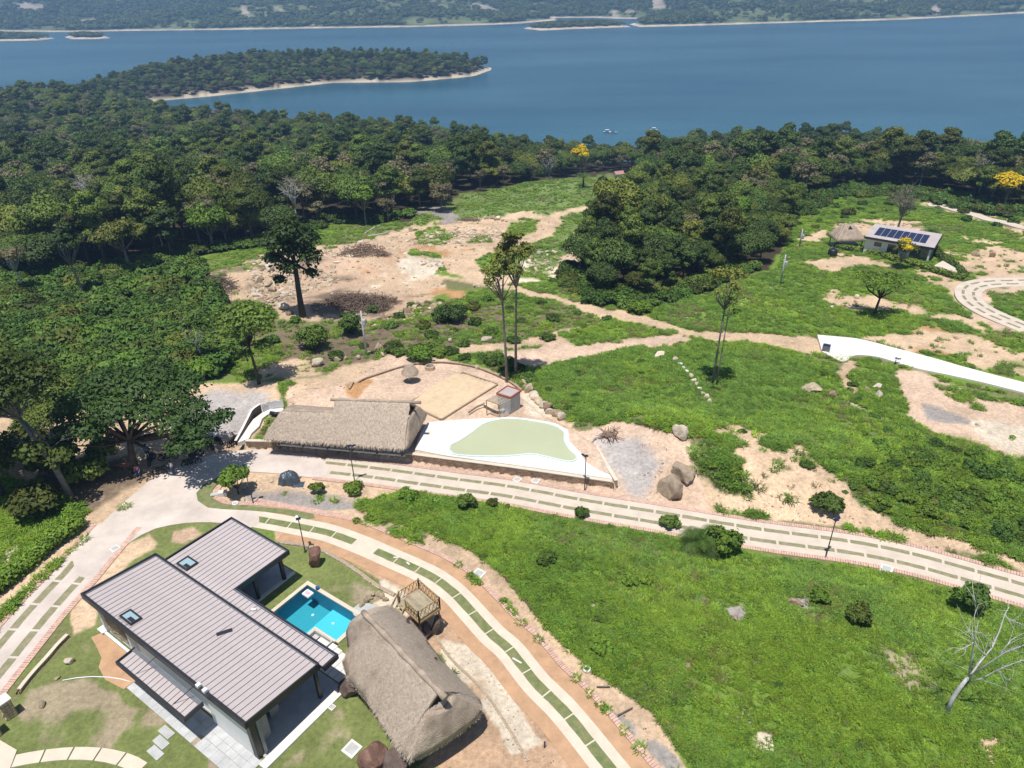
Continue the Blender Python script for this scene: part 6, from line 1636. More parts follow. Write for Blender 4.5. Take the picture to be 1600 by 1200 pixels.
o = MB().box((q0.x + .35, q0.y + .75, q0.z + .23), (0.3, 0.22, 0.3), 0.6).build('cool_box', 'blue_paint', bevel=0.03); tag(o, 'small blue cool box on the landing of the deck stairs', 'cool box')

# ---------------------------------------------------------------- murky pool, deck, stone retaining wall
P9 = lambda *p: at2(*p, 0.9)
DK = [P9(*p) for p in [(648, 703), (656, 680), (669, 660), (720, 656), (765, 654), (800, 652), (836, 656), (868, 662), (887, 672), (890, 690), (905, 706), (928, 702), (957, 749), (800, 726.5), (700, 713)]]
MB().prism(DK, 0.6, 0.955).build('pool_deck', 'white_concrete', kind='structure')
WP = [tuple(p) for p in smooth_line([P9(*p) for p in [(703, 704), (705, 697), (720, 689), (738, 677), (758, 663), (783, 657), (808, 656.5), (833, 660), (862, 666), (880, 676), (881, 690), (890, 705), (899, 713), (899, 719), (888, 721.5), (866, 717), (833, 710), (806, 712), (780, 713.5), (740, 713), (714, 711), (704, 707)]], 0.35)][:-1]
mp_ = thing('kidney_pool', 'free-form pool of murky pale green water in white paving', 'pool', (*np.mean(np.array(WP), 0), 0.9))
MB().prism(WP, 0.7, 0.985).build('water', 'murky_water', mp_)
N = len(WP); mb = MB(); W_ = np.array(WP); d_ = np.roll(W_, -1, 0) - np.roll(W_, 1, 0); d_ /= np.linalg.norm(d_, axis=1)[:, None]; nn_ = np.stack([d_[:, 1], -d_[:, 0]], 1)
if poly_sd(*(W_[:1] + nn_[:1] * .2).T, W_)[0] > 0: nn_ = -nn_
prof = [(0.0, 0.95), (0.0, 1.05), (0.16, 1.06), (0.16, 0.95)]
for i in range(N):
    for o_, z in prof: mb.v.append((W_[i][0] + nn_[i][0] * o_, W_[i][1] + nn_[i][1] * o_, z))
for i in range(N):
    for j in range(3): mb.f.append((i * 4 + j, i * 4 + j + 1, ((i + 1) % N) * 4 + j + 1, ((i + 1) % N) * 4 + j))
mb.build('rim', 'turquoise_trim', mp_)
def masonry_wall(name, label, line, z0, z1, thick, seed, cap='concrete_cream', cat='wall', capw=0.07, stone='stone_brown'):
    P = smooth_line(line, 0.25); N_ = normals2(P); r = random.Random(seed)
    follow = z1 is None
    if follow: z1 = 0.24
    root = thing(name, label, cat, (P[len(P) // 2][0], P[len(P) // 2][1], 0 if follow else z0))
    ribbon(MB(), P[::2], -thick / 2, thick / 2, z1, z1 - z0).build('core', 'mortar', root)
    if cap: ribbon(MB(), P[::2], -thick / 2 - .04, thick / 2 + .04, z1 + capw, capw - .002).build('cap', cap, root)
    mb = MB(); L = np.concatenate([[0], np.cumsum(np.linalg.norm(np.diff(P, axis=0), axis=1))])
    at_ = lambda s: (np.interp(s, L, P[:, 0]), np.interp(s, L, P[:, 1]), np.interp(s, L, N_[:, 0]), np.interp(s, L, N_[:, 1]))
    for side in (-1, 1):
        z = z0 + 0.02
        while z < z1 - 0.08:
            h = min(r.uniform(0.16, 0.3), z1 - z); s_ = r.uniform(0, .2)
            while s_ < L[-1] - 0.1:
                l = r.uniform(0.18, 0.45); e = min(s_ + l - .03, L[-1]); d = thick / 2 + r.uniform(0.015, 0.06)
                x0, y0, n0, m0 = at_(s_ + .02); x1, y1, n1, m1 = at_(e)
                q = [(x0 + n0 * side * (thick / 2 - .02), y0 + m0 * side * (thick / 2 - .02)), (x1 + n1 * side * (thick / 2 - .02), y1 + m1 * side * (thick / 2 - .02)), (x1 + n1 * side * d, y1 + m1 * side * d), (x0 + n0 * side * d, y0 + m0 * side * d)]
                if side > 0: pass
                else: q = q[::-1]
                mb.hexa([(*p, z + .015) for p in q], [(*p, z + h - .015) for p in q]); s_ += l
            z += h
    mb.build('facing_stone', stone, root, kind='stuff')
    if follow:
        for ch in root.children:
            for v in ch.data.vertices: v.co.z += tz(v.co.x + root.location.x, v.co.y + root.location.y)
    return root
masonry_wall('stone_wall', 'long low stone retaining wall with pale cap between road and thatched hall', [P9(*p) for p in [(384, 688.5), (460, 690), (533, 694.5), (600, 703), (650, 710), (700, 716.5), (800, 729.5), (880, 741), (960, 752.5)]], -0.1, 0.9, 0.3, 1)
masonry_wall('stone_wall', 'short stone wall along the right end of the white pool deck', [P9(*p) for p in [(963, 752), (948, 727), (931, 699)]], 0.3, 0.95, 0.3, 2)
# ramp with side wall and white picket fence
rp = [P9(*p) for p in [(371, 692.5), (385, 671), (396, 656), (410, 645.5), (420, 640.5), (443, 638), (444, 643), (430, 644.5), (419, 648), (409.5, 655), (405, 667), (393, 678), (389, 686)]]
MB().prism(rp, 0.5, lambda x, y: 0.97).build('ramp', 'white_concrete', kind='structure')
wl = smooth_line([P9(*p) for p in [(369, 693), (380, 676), (389, 661), (396, 650), (409, 642)]], 0.3)
rw = thing('ramp_wall', 'curved brown parapet wall along the pale entrance ramp', 'wall', (*wl[len(wl) // 2], 0.9))
mb = MB(); Nw = normals2(wl); n_ = len(wl)
for i in range(n_):
    h = 0.35 + 0.6 * i / n_
    for o_, z in ((-.09, 0.5), (-.09, .9 + h), (.09, .9 + h), (.09, 0.5)): mb.v.append((wl[i][0] + Nw[i][0] * o_, wl[i][1] + Nw[i][1] * o_, z))
for i in range(n_ - 1):
    for j in range(3): mb.f.append((i * 4 + j, i * 4 + j + 1, i * 4 + j + 5, i * 4 + j + 4))
mb.build('wall_body', 'wood_old', rw)
mb = MB()
for i in range(n_):
    h = 0.35 + 0.6 * i / n_
    for o_ in (-.12, .12): mb.v.append((wl[i][0] + Nw[i][0] * o_, wl[i][1] + Nw[i][1] * o_, .905 + h))
for i in range(n_ - 1): mb.f.append((i * 2, i * 2 + 1, i * 2 + 3, i * 2 + 2))
mb.build('cap', 'white_concrete', rw)
pf = [Vector((*P9(*p), 0.9)) for p in [(411, 645), (420, 640.5), (431, 638.5), (443, 637.5)]]
fen = thing('picket_fence', 'white picket fence at the top of the curved ramp', 'fence', pf[1])
PK = resample(pf, 17); first = None
for i, p in enumerate(PK):
    b_ = 1.02 + 0.05 * math.sin(i * 1.3)
    mb = MB(); mb.bar(p, p + Vector((0, 0, b_)), 0.16, 0.05); mb.build('picket', 'white_paint', fen)
mb = MB()
for i in range(16): mb.bar(PK[i] + Vector((0, .05, .3)), PK[i + 1] + Vector((0, .05, .3)), 0.04); mb.bar(PK[i] + Vector((0, .05, .8)), PK[i + 1] + Vector((0, .05, .8)), 0.04)
mb.build('rail', 'white_paint', fen, kind='stuff')
o = MB().tube([Vector((*P9(423, 647), 1.05)), Vector((*P9(436, 649.5), 1.05))], 0.22, 10).build('drainpipe', 'black_plastic', smooth=True); tag(o, 'short black drainpipe lying beside the ramp and hall roof', 'pipe')

# yard: ring wall, court, fire ring, kiosk
masonry_wall('ring_wall', 'low curved stone kerb round the sandy yard with the parasol', [tuple(G(*p)[:2]) for p in [(546, 609), (562, 597), (600, 583), (640, 571.5), (690, 567.5), (735, 573), (770, 585), (795, 597), (815, 611)]], -0.6, None, 0.2, 3, None)
ct = [G(*p) + Vector((0, 0, .04)) for p in [(723, 583.5), (778, 602), (690, 657.5), (637, 632)]]
court = thing('sand_court', 'rectangular sand court edged with concrete kerbs behind the murky pool', 'court', sum(ct, Vector()) / 4)
mb = MB(); cc_ = [[ct[0].lerp(ct[3], i / 16).lerp(ct[1].lerp(ct[2], i / 16), j / 12) for j in range(13)] for i in range(17)]
for r_ in cc_:
    for p in r_: mb.v.append((p.x, p.y, tz(p.x, p.y) + .06))
for i in range(16):
    for j in range(12): mb.f.append((i * 13 + j, i * 13 + j + 1, i * 13 + j + 14, i * 13 + j + 13))
mb.build('sand', 'court_soil', court, True)
for i in range(4):
    a, b = ct[i], ct[(i + 1) % 4]; d = (b - a).normalized() * 0.09
    MB().bar(a + d + Vector((0, 0, .05)), b - d + Vector((0, 0, .05)), 0.16, 0.3).build('kerb', 'mortar', court)
kb = thing('path_kerb', 'narrow kerb line between the sand court and the kiosk', 'kerb', (*P9(742, 635), .9))
ks = [Vector((*P9(*p), .96)) for p in [(732, 645), (745, 636), (758, 631)]]
for a, b in zip(ks[:-1], ks[1:]): MB().bar(a, b, 0.14, 0.2).build('kerb', 'mortar', kb)
fr_ = G(672, 577)
fr = thing('fire_ring', 'low octagonal stone fire ring in the sandy yard', 'fire pit', fr_)
MB().lathe(fr_, [(0.62, 0), (0.64, 0.5), (0.5, 0.52), (0.46, 0.12), (0.0, 0.1)], 8).build('ring', 'stone_pale', fr)
for k in range(6):
    a = k * 1.05; MB().tube([fr_ + Vector((.35 * math.cos(a), .35 * math.sin(a), .14)), fr_ + Vector((.05 * math.cos(a + 2), .05 * math.sin(a + 2), .3))], 0.05, 6).build('log', 'wood_old', fr)
zg = G(790, 640).z; zk = zg + 2.15
kr = [Vector(at(*p, zk)) for p in [(793, 603.5), (814, 610.5), (798, 621.5), (776, 615)]]
kio = thing('kiosk', 'small kiosk with red-edged sheet roof and open pergola behind the pool', 'kiosk', (kr[2].x, kr[2].y, zg))
cx = sum(kr, Vector()) / 4
for i in range(4):
    a, b = kr[i], kr[(i + 1) % 4]; MB().bar(a, b, 0.14, 0.22).build('roof_edge', 'red_paint', kio)
for i in range(6):
    t0, t1 = i / 6 + .006, (i + 1) / 6 - .006
    a, b, c, d = kr[0].lerp(kr[1], t0), kr[0].lerp(kr[1], t1), kr[3].lerp(kr[2], t1), kr[3].lerp(kr[2], t0)
    MB().hexa([p - Vector((0, 0, .05)) for p in (d, c, b, a)], [p + Vector((0, 0, .01)) for p in (d, c, b, a)]).build('roof_panel', 'roof_metal', kio)
ins = [p.lerp(cx, 0.07) for p in kr]
MB().prism([p[:2] for p in ins], zg - .5, zk - .12).build('wall', 'slab_grey', kio)
pg = [Vector(at(*p, zk - .15)) for p in [(760, 625), (780.5, 632.5)]]
for t in [i / 7 for i in range(8)]:
    MB().bar(pg[0].lerp(pg[1], t), kr[3].lerp(kr[2], t) - Vector((0, 0, .2)), 0.07, 0.09).build('pergola_rafter', 'wood_pale', kio)
MB().bar(pg[0], pg[1], 0.09, 0.1).build('pergola_beam', 'wood_tan', kio)
for p in pg: MB().bar((p.x, p.y, zg - .3), p, 0.1).build('pergola_post', 'wood_tan', kio)
mb = MB()
for k in range(8): 
    a = kr[2].lerp(kr[3], 0.05); b = pg[1]; p = a.lerp(b, k / 8); mb.bar((p.x, p.y, zg + .4), (p.x, p.y, zk - .2), 0.05)
mb.build('slat_screen', 'white_paint', kio, kind='stuff')
masonry_wall('stone_wall', 'low stone wall round the foot of the kiosk pergola', [tuple(p[:2]) for p in [at(757, 636, zg), at(781, 647, zg), at(800, 635, zg)]], zg - .3, zg + .4, 0.2, 4)
MB().prism([p[:2] for p in [Vector(at(759, 636, zg)), Vector(at(780, 645, zg)), ins[2], ins[3]]], zg - .3, zg + .12).build('floor', 'slab_grey', kio)
# garden stone walls
masonry_wall('garden_wall', 'low pale stone wall line along the inner edge of the curved road', [at2(*p) for p in [(436, 848), (483, 855), (510, 864), (550, 888), (587, 915), (617, 931)]], -0.05, 0.2, 0.24, 5, None, stone='stone_pale')
masonry_wall('garden_wall', 'wavy low stone wall between the left road and the front lawn', [at2(*p) for p in [(107, 995), (92, 1010), (75, 1030), (55, 1052), (40, 1070), (28, 1086)]], -0.05, 0.24, 0.2, 6)
masonry_wall('garden_wall', 'thin stone edging line right of the near pavilion', [at2(*p) for p in [(677, 990), (705, 1030), (753, 1077), (790, 1130), (825, 1190)]], -0.05, 0.1, 0.12, 7, None, stone='stone_pale')
for (a, lab) in (((17, 1118), 'stone gate pillar with a white cap at the left edge of the lawn'), ((-8, 1150), 'stone gate pillar half out of the picture at the bottom left')):
    g = at(*a, 0); r0 = thing('gate_pillar', lab, 'pillar', g, 'stone gate pillars')
    MB().box((g[0], g[1], 0.75), (0.62, 0.62, 1.55), H_T).build('core', 'mortar', r0)
    mb = MB(); r_ = random.Random(4)
    for k in range(4):
        an = H_T + k * math.pi / 2; dx, dy = math.cos(an), math.sin(an)
        for j in range(6):
            for i in range(3):
                mb.box((g[0] + dx * .31 - dy * (i - 1) * .2, g[1] + dy * .31 + dx * (i - 1) * .2, .15 + j * .24), (r_.uniform(.03, .1), r_.uniform(.15, .19), r_.uniform(.17, .22)), an)
    mb.build('facing_stone', 'stone_tan', r0, kind='stuff'); MB().box((g[0], g[1], 1.58), (0.8, 0.8, 0.1), H_T).build('cap', 'white_concrete', r0)
# garden path of curved slabs at the bottom left
PTH = smooth_line([at2(*p) for p in [(22, 1190), (60, 1183), (110, 1178), (160, 1180), (205, 1192), (240, 1215)]], 0.1); Np = normals2(PTH)
k = 0
for i in range(0, len(PTH) - 16, 17):
    q = [PTH[i + j] + Np[i + j] * (.42) for j in (0, 8, 16)] + [PTH[i + j] - Np[i + j] * .42 for j in (16, 8, 0)]
    MB().prism([tuple(p) for p in q], -.05, 0.07).build('path_slab', 'concrete_cream', kind='structure'); k += 1
MB().prism([at2(*p) for p in [(-60, 1150), (0, 1157), (27, 1173), (15, 1205), (-60, 1230)]], -.05, .075).build('driveway', 'concrete_cream', kind='structure')
o = MB().tube([Vector((*at2(*p), 0.06)) for p in [(98, 1064), (120, 1060), (145, 1058), (170, 1059), (190, 1062), (204, 1066)]], 0.035, 6).build('garden_hose', 'white_plastic', smooth=True); tag(o, 'white pipe curving across the front lawn', 'pipe')
def hatch(px, py, s_, lab):
    g = at(px, py, 0); r0 = thing('manhole_cover', lab, 'manhole cover', g); MB().box((g[0], g[1], 0.05), (s_, s_, .1), H_T).build('frame', 'white_concrete', r0); MB().box((g[0], g[1], .108), (s_ * .7, s_ * .7, .012), H_T).build('lid', 'slab_grey', r0)
hatch(550, 1171, 0.95, 'square white manhole cover in the lawn left of the thatched pavilion'); hatch(519, 1106, 0.4, 'small white cover on the terrace edge'); hatch(1385, 890, 0.9, 'white square cover beside the brick-edged road on the right'); hatch(808, 750, 0.7, 'pale square cover below the stone wall, left one'); hatch(837, 752, 0.7, 'pale square cover below the stone wall, right one'); hatch(748, 897, 0.9, 'square concrete cover beside the curved road')
hatch(180, 858, 0.7, 'square pale cover beside the junction left of the house')
# concrete culvert block, tyre, tarpaulin
g = at(345, 775, 0); cb = thing('culvert_box', 'broken pale concrete box on the traffic island', 'concrete box', g)
MB().box((g[0] + .2, g[1] + .1, .22), (.75, .5, .45), 0.15).build('block', 'white_concrete', cb); MB().box((g[0] - .55, g[1] + .1, .12), (.8, .45, .1), 0.1).build('lid', 'slab_grey', cb)
def tyre(px, py, lab, R=.3):
    g = G(px, py); mb = MB(); mb.lathe((g.x, g.y, g.z + .08), [(R * .55, .02), (R * .62, .12), (R * .9, .13), (R, .05), (R * .95, -.06), (R * .6, -.05), (R * .55, .02)], 18); o = mb.build('tyre', 'white_paint', smooth=True); tag(o, lab, 'tyre')
tyre(368, 788, 'white painted tyre on the turf of the traffic island'); tyre(917, 1047, 'white painted tyre at the edge of the grass hill'); tyre(684, 833, 'small white tyre at the top of the grass hill bank', .22)
g = G(452, 754); tp = thing('tarpaulin_heap', 'heap covered with a blue-black tarpaulin beside the brick-edged road', 'tarpaulin', g)
def cloth(c, rx, ry, h, seed, name):
    n = 34; V = []; F = []; r = np.random.RandomState(seed)
    for j in range(n):
        for i in range(n):
            x, y = (i / (n - 1) * 2 - 1), (j / (n - 1) * 2 - 1); q = (abs(x) ** 3 + abs(y) ** 3) ** (1 / 3)
            a = math.atan2(y, x); z = h * max(0, 1 - q ** 3.2) ** .6
            V.append((x * rx * (1 + .06 * math.sin(a * 9)), y * ry * (1 + .06 * math.sin(a * 9 + 1)), z))
    V = np.array(V); f1 = fbm(V[:, 0] * 1.6 + seed, V[:, 1] * 1.6, seed, 4) - .5; f2 = fbm(V[:, 0] * 4, V[:, 1] * 4 + V[:, 2], seed + 1, 3) - .5
    V[:, 2] += (f1 * .9 + f2 * .3) * (0.15 + (V[:, 2] > .1) * h * .6); V[:, 2] = np.maximum(V[:, 2], 0.02); V += np.array(c)
    for j in range(n - 1):
        for i in range(n - 1): F.append((j * n + i, j * n + i + 1, (j + 1) * n + i + 1, (j + 1) * n + i))
    me = np_mesh(name, V, F, True); link(name, me, 'tarp', tp)
cloth((0, 0.1, 0), 0.95, 0.7, 1.05, 3, 'cover'); cloth((0.95, -0.35, 0.0), 0.55, 0.45, 0.05, 5, 'loose_sheet')
# hollow with dry-stone corner beside the deck
for i, (a, b) in enumerate(((572, 937), (577, 931), (583, 926), (590, 926), (597, 930), (603, 934), (566, 942))):
    boulder(a, b + 6, 12, f'{["first","second","third","fourth","fifth","sixth","seventh"][i]} tan stone round the hollow at the lawn corner near the deck', 'stone_tan', (1, .8, .9), None, name='stone', group='stones round the hollow')

# ---------------------------------------------------------------- single trees, bushes, palms
def crown_at(base, top_px, r_px, k, seed, zlo, zhi, n=14, rr=(0.3, 0.48), flat=0.8):
    """lobes of a crown in the tree's own frame: height range and radius in metres"""
    L = lobes_round(seed, r_px, (zlo + zhi) / 2, (zhi - zlo), n, rr)
    return [(x + top_px[0], y + top_px[1], max(zlo, min(zhi - c * .5, z)), a, b, c * flat) for x, y, z, a, b, c in L]
g = G(212, 737)
lb = []
for i, (x, y, z, r_) in enumerate([(-3.6, 1.5, 7.4, 2.3), (-1.2, 3.0, 8.3, 2.6), (1.8, 2.2, 8.2, 2.5), (4.6, 1.2, 7.4, 2.3), (6.8, 0.2, 6.8, 1.9), (8.6, -0.6, 6.0, 1.5), (0.4, -0.6, 7.6, 2.4), (3.2, -0.4, 7.0, 2.0), (5.8, -0.9, 6.2, 1.8), (7.6, -1.4, 5.5, 1.5), (-2.6, -1.2, 6.0, 1.8), (-1.6, -1.6, 5.6, 1.3), (2.2, 4.6, 8.4, 2.3), (-3.2, 4.2, 7.8, 2.0), (5.2, 3.6, 7.6, 2.0), (9.6, 0.6, 5.9, 1.1), (-4.8, -0.4, 5.2, 1.4), (8.4, -2.4, 4.9, 1.0), (6.6, -2.6, 4.7, 1.4), (-4.6, -2.0, 4.6, 1.4), (-5.8, 1.6, 5.8, 1.6)]):
    lb.append((x, y, z, r_, r_, r_ * 0.5))
custom_tree(g, 'huge spreading tree shading the parked motorbikes beside the junction', lb, 17000, 0.17, 'leaf_big_tree', 0.36, 3.6, 'bark_dark', 401, (0.3, 0.2), 0, spread=0.6, rand=0.5)
g = G(112, 778)
custom_tree(g, 'tall leaning tree left of the huge spreading tree', [(x - 3.2, y + 1.0, z, a, b, c) for x, y, z, a, b, c in lobes_round(402, 4.6, 11.0, 4.6, 15, (0.28, 0.45))] + [(-0.6, -1.6, 6.4, 1.3, 1.3, 0.8), (1.0, -1.0, 5.2, 1.2, 1.2, .8)], 7500, 0.21, 'leaf_forest', 0.26, 8.5, 'bark_grey', 403, (-2.2, 0.6), 2, spread=0.55)
for p, k, sc, zs, lab in (((6, 775), 'round1', 0.75, .9, 'low round tree cut off by the left picture edge below the car park'), ((-40, 745), 'round2', .9, 1, 'round tree beyond the left picture edge by the car park'), ((30, 690 - 60), 'round1', .75, .9, 'round tree at the left edge above the car park'), ((60, 800), 'bush', 1.3, 1, 'dark bush below the leaning tree at the left'), ((92, 742), 'bush', 1.2, 1.3, 'tall dark bush left of the leaning tree trunk'), ((140, 752), 'bush', 1.1, 1.1, 'dark bush in the shade between the leaning tree and the huge tree'), ((36, 722), 'bush', 1.4, 1.2, 'dark bush at the left edge behind the leaning tree'), ((165, 722), 'bush', .9, 1.4, 'bush behind the trunk of the huge tree, left side'), ((75, 690), 'round1', .55, .8, 'small round tree in the car park left of the huge tree'), ((150, 660), 'round2', .55, .8, 'small round tree behind the huge tree at the car park edge')):
    plant(k, G(*p), lab, 'bush' if k == 'bush' else 'tree', 'bush' if k == 'bush' else 'tree', sc, zs)
g = G(473, 494)
custom_tree(g, 'tall dark lone tree standing in the rubble field', [(0, 0, 12.6, 2.2, 2.2, 1.6), (-1.8, 0, 11, 2.1, 2.1, 1.5), (2.0, .4, 11.2, 2.1, 2.1, 1.5), (-2.6, .4, 8.6, 1.6, 1.6, 1.1), (2.6, -.3, 9.2, 1.6, 1.6, 1.2), (0.2, 1, 9.8, 2, 2, 1.4), (-.6, -.8, 7.6, 1.5, 1.5, 1.0), (2.2, 0, 6.6, 1.0, 1, .7), (-2.4, .2, 5.6, .9, .9, .6), (0, 0, 13.9, 1.3, 1.3, .9)], 5200, 0.24, 'leaf_dark', 0.42, 8.0, 'bark_dark', 405, (0.2, 0), 2, spread=0.6)
g = G(405, 600)
custom_tree(g, 'round-crowned tree with a slim trunk left of the yard', [(x - .6, y + .8, z, a, b, c) for x, y, z, a, b, c in lobes_round(406, 3.7, 7.6, 3.2, 13, (0.3, 0.46))] + [(1.6, -.4, 5.4, 1.1, 1.1, .7), (-.2, -1.2, 4.6, .9, .9, .6)], 5000, 0.21, 'leaf_forest', 0.17, 5.0, 'bark_dark', 407, (-.3, 0.2), 2, spread=0.5)
for k, (p, h, lean, lab) in enumerate((((792, 597), 17.5, (-.3, 0), 'tall thin pale-trunked tree behind the kiosk, left of the two'), ((806, 588), 19, (.2, .2), 'tall thin pale-trunked tree behind the kiosk, right of the two'))):
    custom_tree(G(*p), lab, [(x + lean[0], y, z, a, b, c) for x, y, z, a, b, c in lobes_round(410 + k, 2.7, h - 4.5, 7, 15, (0.2, 0.34))], 2400, 0.16, 'leaf_olive', 0.15, h * .6, 'bark_grey', 412 + k, lean, 1, spread=0.9)
custom_tree(G(1113, 600), 'tall sparse yellowish pole tree standing in the grass field', [(x, y, z, a, b, c) for x, y, z, a, b, c in lobes_round(414, 2.9, 11.5, 8, 14, (0.16, 0.3))], 1500, 0.15, 'leaf_olive', 0.12, 9.5, 'bark_grey', 415, (.2, .1), 1, spread=0.95)
custom_tree(G(1119, 603), 'second thin pale trunk beside the yellowish pole tree', [(0.6, .4, 10.5, .6, .6, .5), (-.3, .2, 11, .5, .5, .4), (1.1, .2, 9.5, .5, .5, .3)], 120, 0.16, 'leaf_olive', 0.08, 8.5, 'bark_grey', 416, (.2, .1), 3)
custom_tree(G(1366, 492), 'flat-topped umbrella tree on the dirt strip of the right field', [(x, y, 5.3 + .25 * math.sin(i * 2.2), a, b, .45) for i, (x, y, z, a, b, c) in enumerate(lobes_round(417, 4.6, 5, .5, 15, (0.22, 0.34)))], 2600, 0.17, 'leaf_bright', 0.2, 2.6, 'bark_dark', 418, (.2, 0), 3, spread=0.6)
custom_tree(G(1400, 366), 'leafless grey tree behind the white house', lobes_round(419, 3.2, 6.6, 5, 16, (.2, .3)), 300, 0.14, 'leaf_grey', 0.24, 3.6, 'bark_grey', 420, (.2, 0), 8, spread=.9)
custom_tree(G(906, 276), 'bright yellow flowering tree at the far end of the meadow', [(x, y, z, a, b, c) for x, y, z, a, b, c in lobes_round(421, 3.2, 7.4, 4.4, 11, (0.3, 0.45))], 1500, 0.34, 'flower_yellow', 0.2, 4.0, 'bark_grey', 422, (0, 0), 2, mat2='leaf_olive', share2=0.06)
custom_tree(G(1567, 327), 'bright yellow flowering tree at the right edge of the woods', lobes_round(423, 4.2, 6.2, 4, 12, (.26, .4)), 1500, 0.34, 'flower_yellow', 0.22, 3.6, 'bark_grey', 424, (0, 0), 2, mat2='leaf_olive', share2=0.12)
custom_tree(G(1405, 420), 'small tree with scattered yellow flowers in front of the white house', lobes_round(425, 2.0, 3.4, 3.2, 11, (.34, .5)), 2200, 0.17, 'leaf_olive', 0.14, 1.2, 'bark_grey', 426, (0, 0), 2, mat2='flower_yellow', share2=0.14)
custom_tree(G(960, 374), 'large dark tree standing proud at the left corner of the grove', lobes_round(427, 5.2, 8.4, 7, 16, (.28, .44)), 5200, 0.32, 'leaf_forest', 0.32, 5.0, 'bark_dark', 428, (0, 0), 1)
custom_tree(G(330, 168 + 30), 'small orange-flowered tree deep in the left woods', lobes_round(429, 1.8, 8.5, 2, 7, (.4, .5)), 400, 0.34, 'flower_yellow', 0.2, 5.0, 'bark_grey', 430) if False else None
custom_tree(G(690, 330), 'small rounded grey-green tree at the corner of the left woods', lobes_round(431, 3.9, 4.4, 4, 14, (.26, .4)), 2600, 0.24, 'leaf_grey', 0.2, 2.2, 'bark_grey', 432, (0, 0), 3, spread=.6)
custom_tree(G(572, 352), 'bright green tree at the edge of the left woods above the fallen trunks', lobes_round(433, 3.0, 6.6, 5, 12, (.3, .44)), 3200, 0.26, 'leaf_bright', 0.18, 3.6, 'bark_grey', 434, (0, 0), 1)
custom_tree(G(335, 372 + 20), 'grey bare-branched tree rising out of the left woods', lobes_round(435, 3.0, 9, 5, 13, (.2, .3)), 500, 0.16, 'leaf_grey', 0.18, 6.0, 'bark_grey', 436, (.3, 0), 5, spread=.9)
custom_tree(G(42, 465), 'slim tree with a pale grey crown in the left shrubs', lobes_round(437, 2.4, 7.0, 3.4, 11, (.26, .4)), 1300, 0.2, 'leaf_grey', 0.13, 4.6, 'bark_pale', 438, (-.2, 0), 3, spread=.8)
custom_tree(G(135, 468), 'slim dark tree on the upper shrub slope', lobes_round(439, 2.6, 9.5, 5, 12, (.26, .4)), 2200, 0.24, 'leaf_dark', 0.16, 6.0, 'bark_grey', 440, (-.6, 0), 2, spread=.7)
custom_tree(G(322, 575), 'thin young tree with white trunks at the foot of the shrub slope', lobes_round(441, 2.2, 5.6, 3.4, 11, (.24, .38)), 1300, 0.18, 'leaf_shrub', 0.10, 3.2, 'bark_pale', 442, (-.4, 0), 2, spread=.8)
for p, w_, h_, mt, lab in (((490, 545), 2.5, 3.0, 'leaf_forest', 'big round bush left of the utility pole'), ((551, 523), 1.9, 3.3, 'leaf_dark', 'upright dark bush behind the utility pole'), ((706, 502), 2.6, 2.5, 'leaf_dark', 'round dark bush below the rubble field'), ((655, 560), 1.9, 1.5, 'leaf_bright', 'low bright bush behind the straw parasol'), ((1126, 862), 1.5, 2.5, 'leaf_bright', 'leafy bush right of the palm beside the road'),
                          ((1342, 972), 0.95, 1.5, 'leaf_forest', 'dark leafy bush alone in the hill grass'), ((1281, 938), 0.7, 0.9, 'leaf_bright', 'light green seedling left of the dark bush in the hill grass'), ((940, 1016), 0.75, 0.7, 'leaf_bright', 'low bush in the hill grass below the white tyre'), ((498, 770), 0.7, 1.3, 'leaf_forest', 'small dark bush right of the tarpaulin heap'), ((729, 794), 0.95, 1.5, 'leaf_forest', 'leafy bush at the top edge of the hill beside the road'),
                          ((640, 780), 1.0, 0.9, 'leaf_bright', 'low light bush at the road edge above the hill'), ((553, 768), .9, .8, 'leaf_bright', 'low bush at the foot of the leaning lamp shadow'), ((1046, 822), .8, 1.0, 'leaf_shrub', 'small bush left of the palm'), ((1508, 950), 1.3, 2.3, 'leaf_shrub', 'pale green sapling at the road above the dead tree'), ((853, 878), .8, .8, 'leaf_shrub', 'low bush near the top left of the hill grass'), ((985, 912), .6, .7, 'leaf_bright', 'bright weed clump in the middle of the hill'),
                          ((1010, 912), .5, .6, 'leaf_bright', 'small yellow-green clump in the middle of the hill'), ((770, 790), .5, .8, 'leaf_forest', 'small shoot right of the bush at the hill edge'), ((908, 806), .6, .9, 'leaf_shrub', 'small bush at the upper road edge left of the palm'), ((995, 480 + 8), 1.8, 1.6, 'leaf_bright', 'bright bush at the foot of the grove'), ((1290, 790), 1.4, .9, 'leaf_shrub', 'low bush on the sandy bank above the road')):
    lb = lobes_round(int(p[0]), w_ * 1.0, h_ * .42, h_ * .85, 11, (.2, .52))
    o = thing('bush', lab, 'bush', G(*p)); link('foliage', leaf_mesh('foliage', lb, int(900 + 650 * w_), 0.12 if w_ < 1.3 else .17, int(p[0]), mt, spread=0.45, rand=0.6), None, o)
    link('stem', limb_mesh('stem', 0.05, h_ * .3, lb[:4], int(p[1]), 'bark_dark'), None, o)
lb = lobes_round(500, 1.35, 1.7, 2.0, 10, (.36, .5)); g = G(373, 772)
custom_tree(g, 'small bushy tree on the nose of the traffic island', lb, 2600, 0.16, 'leaf_bright', 0.08, 0.6, 'bark_dark', 501)
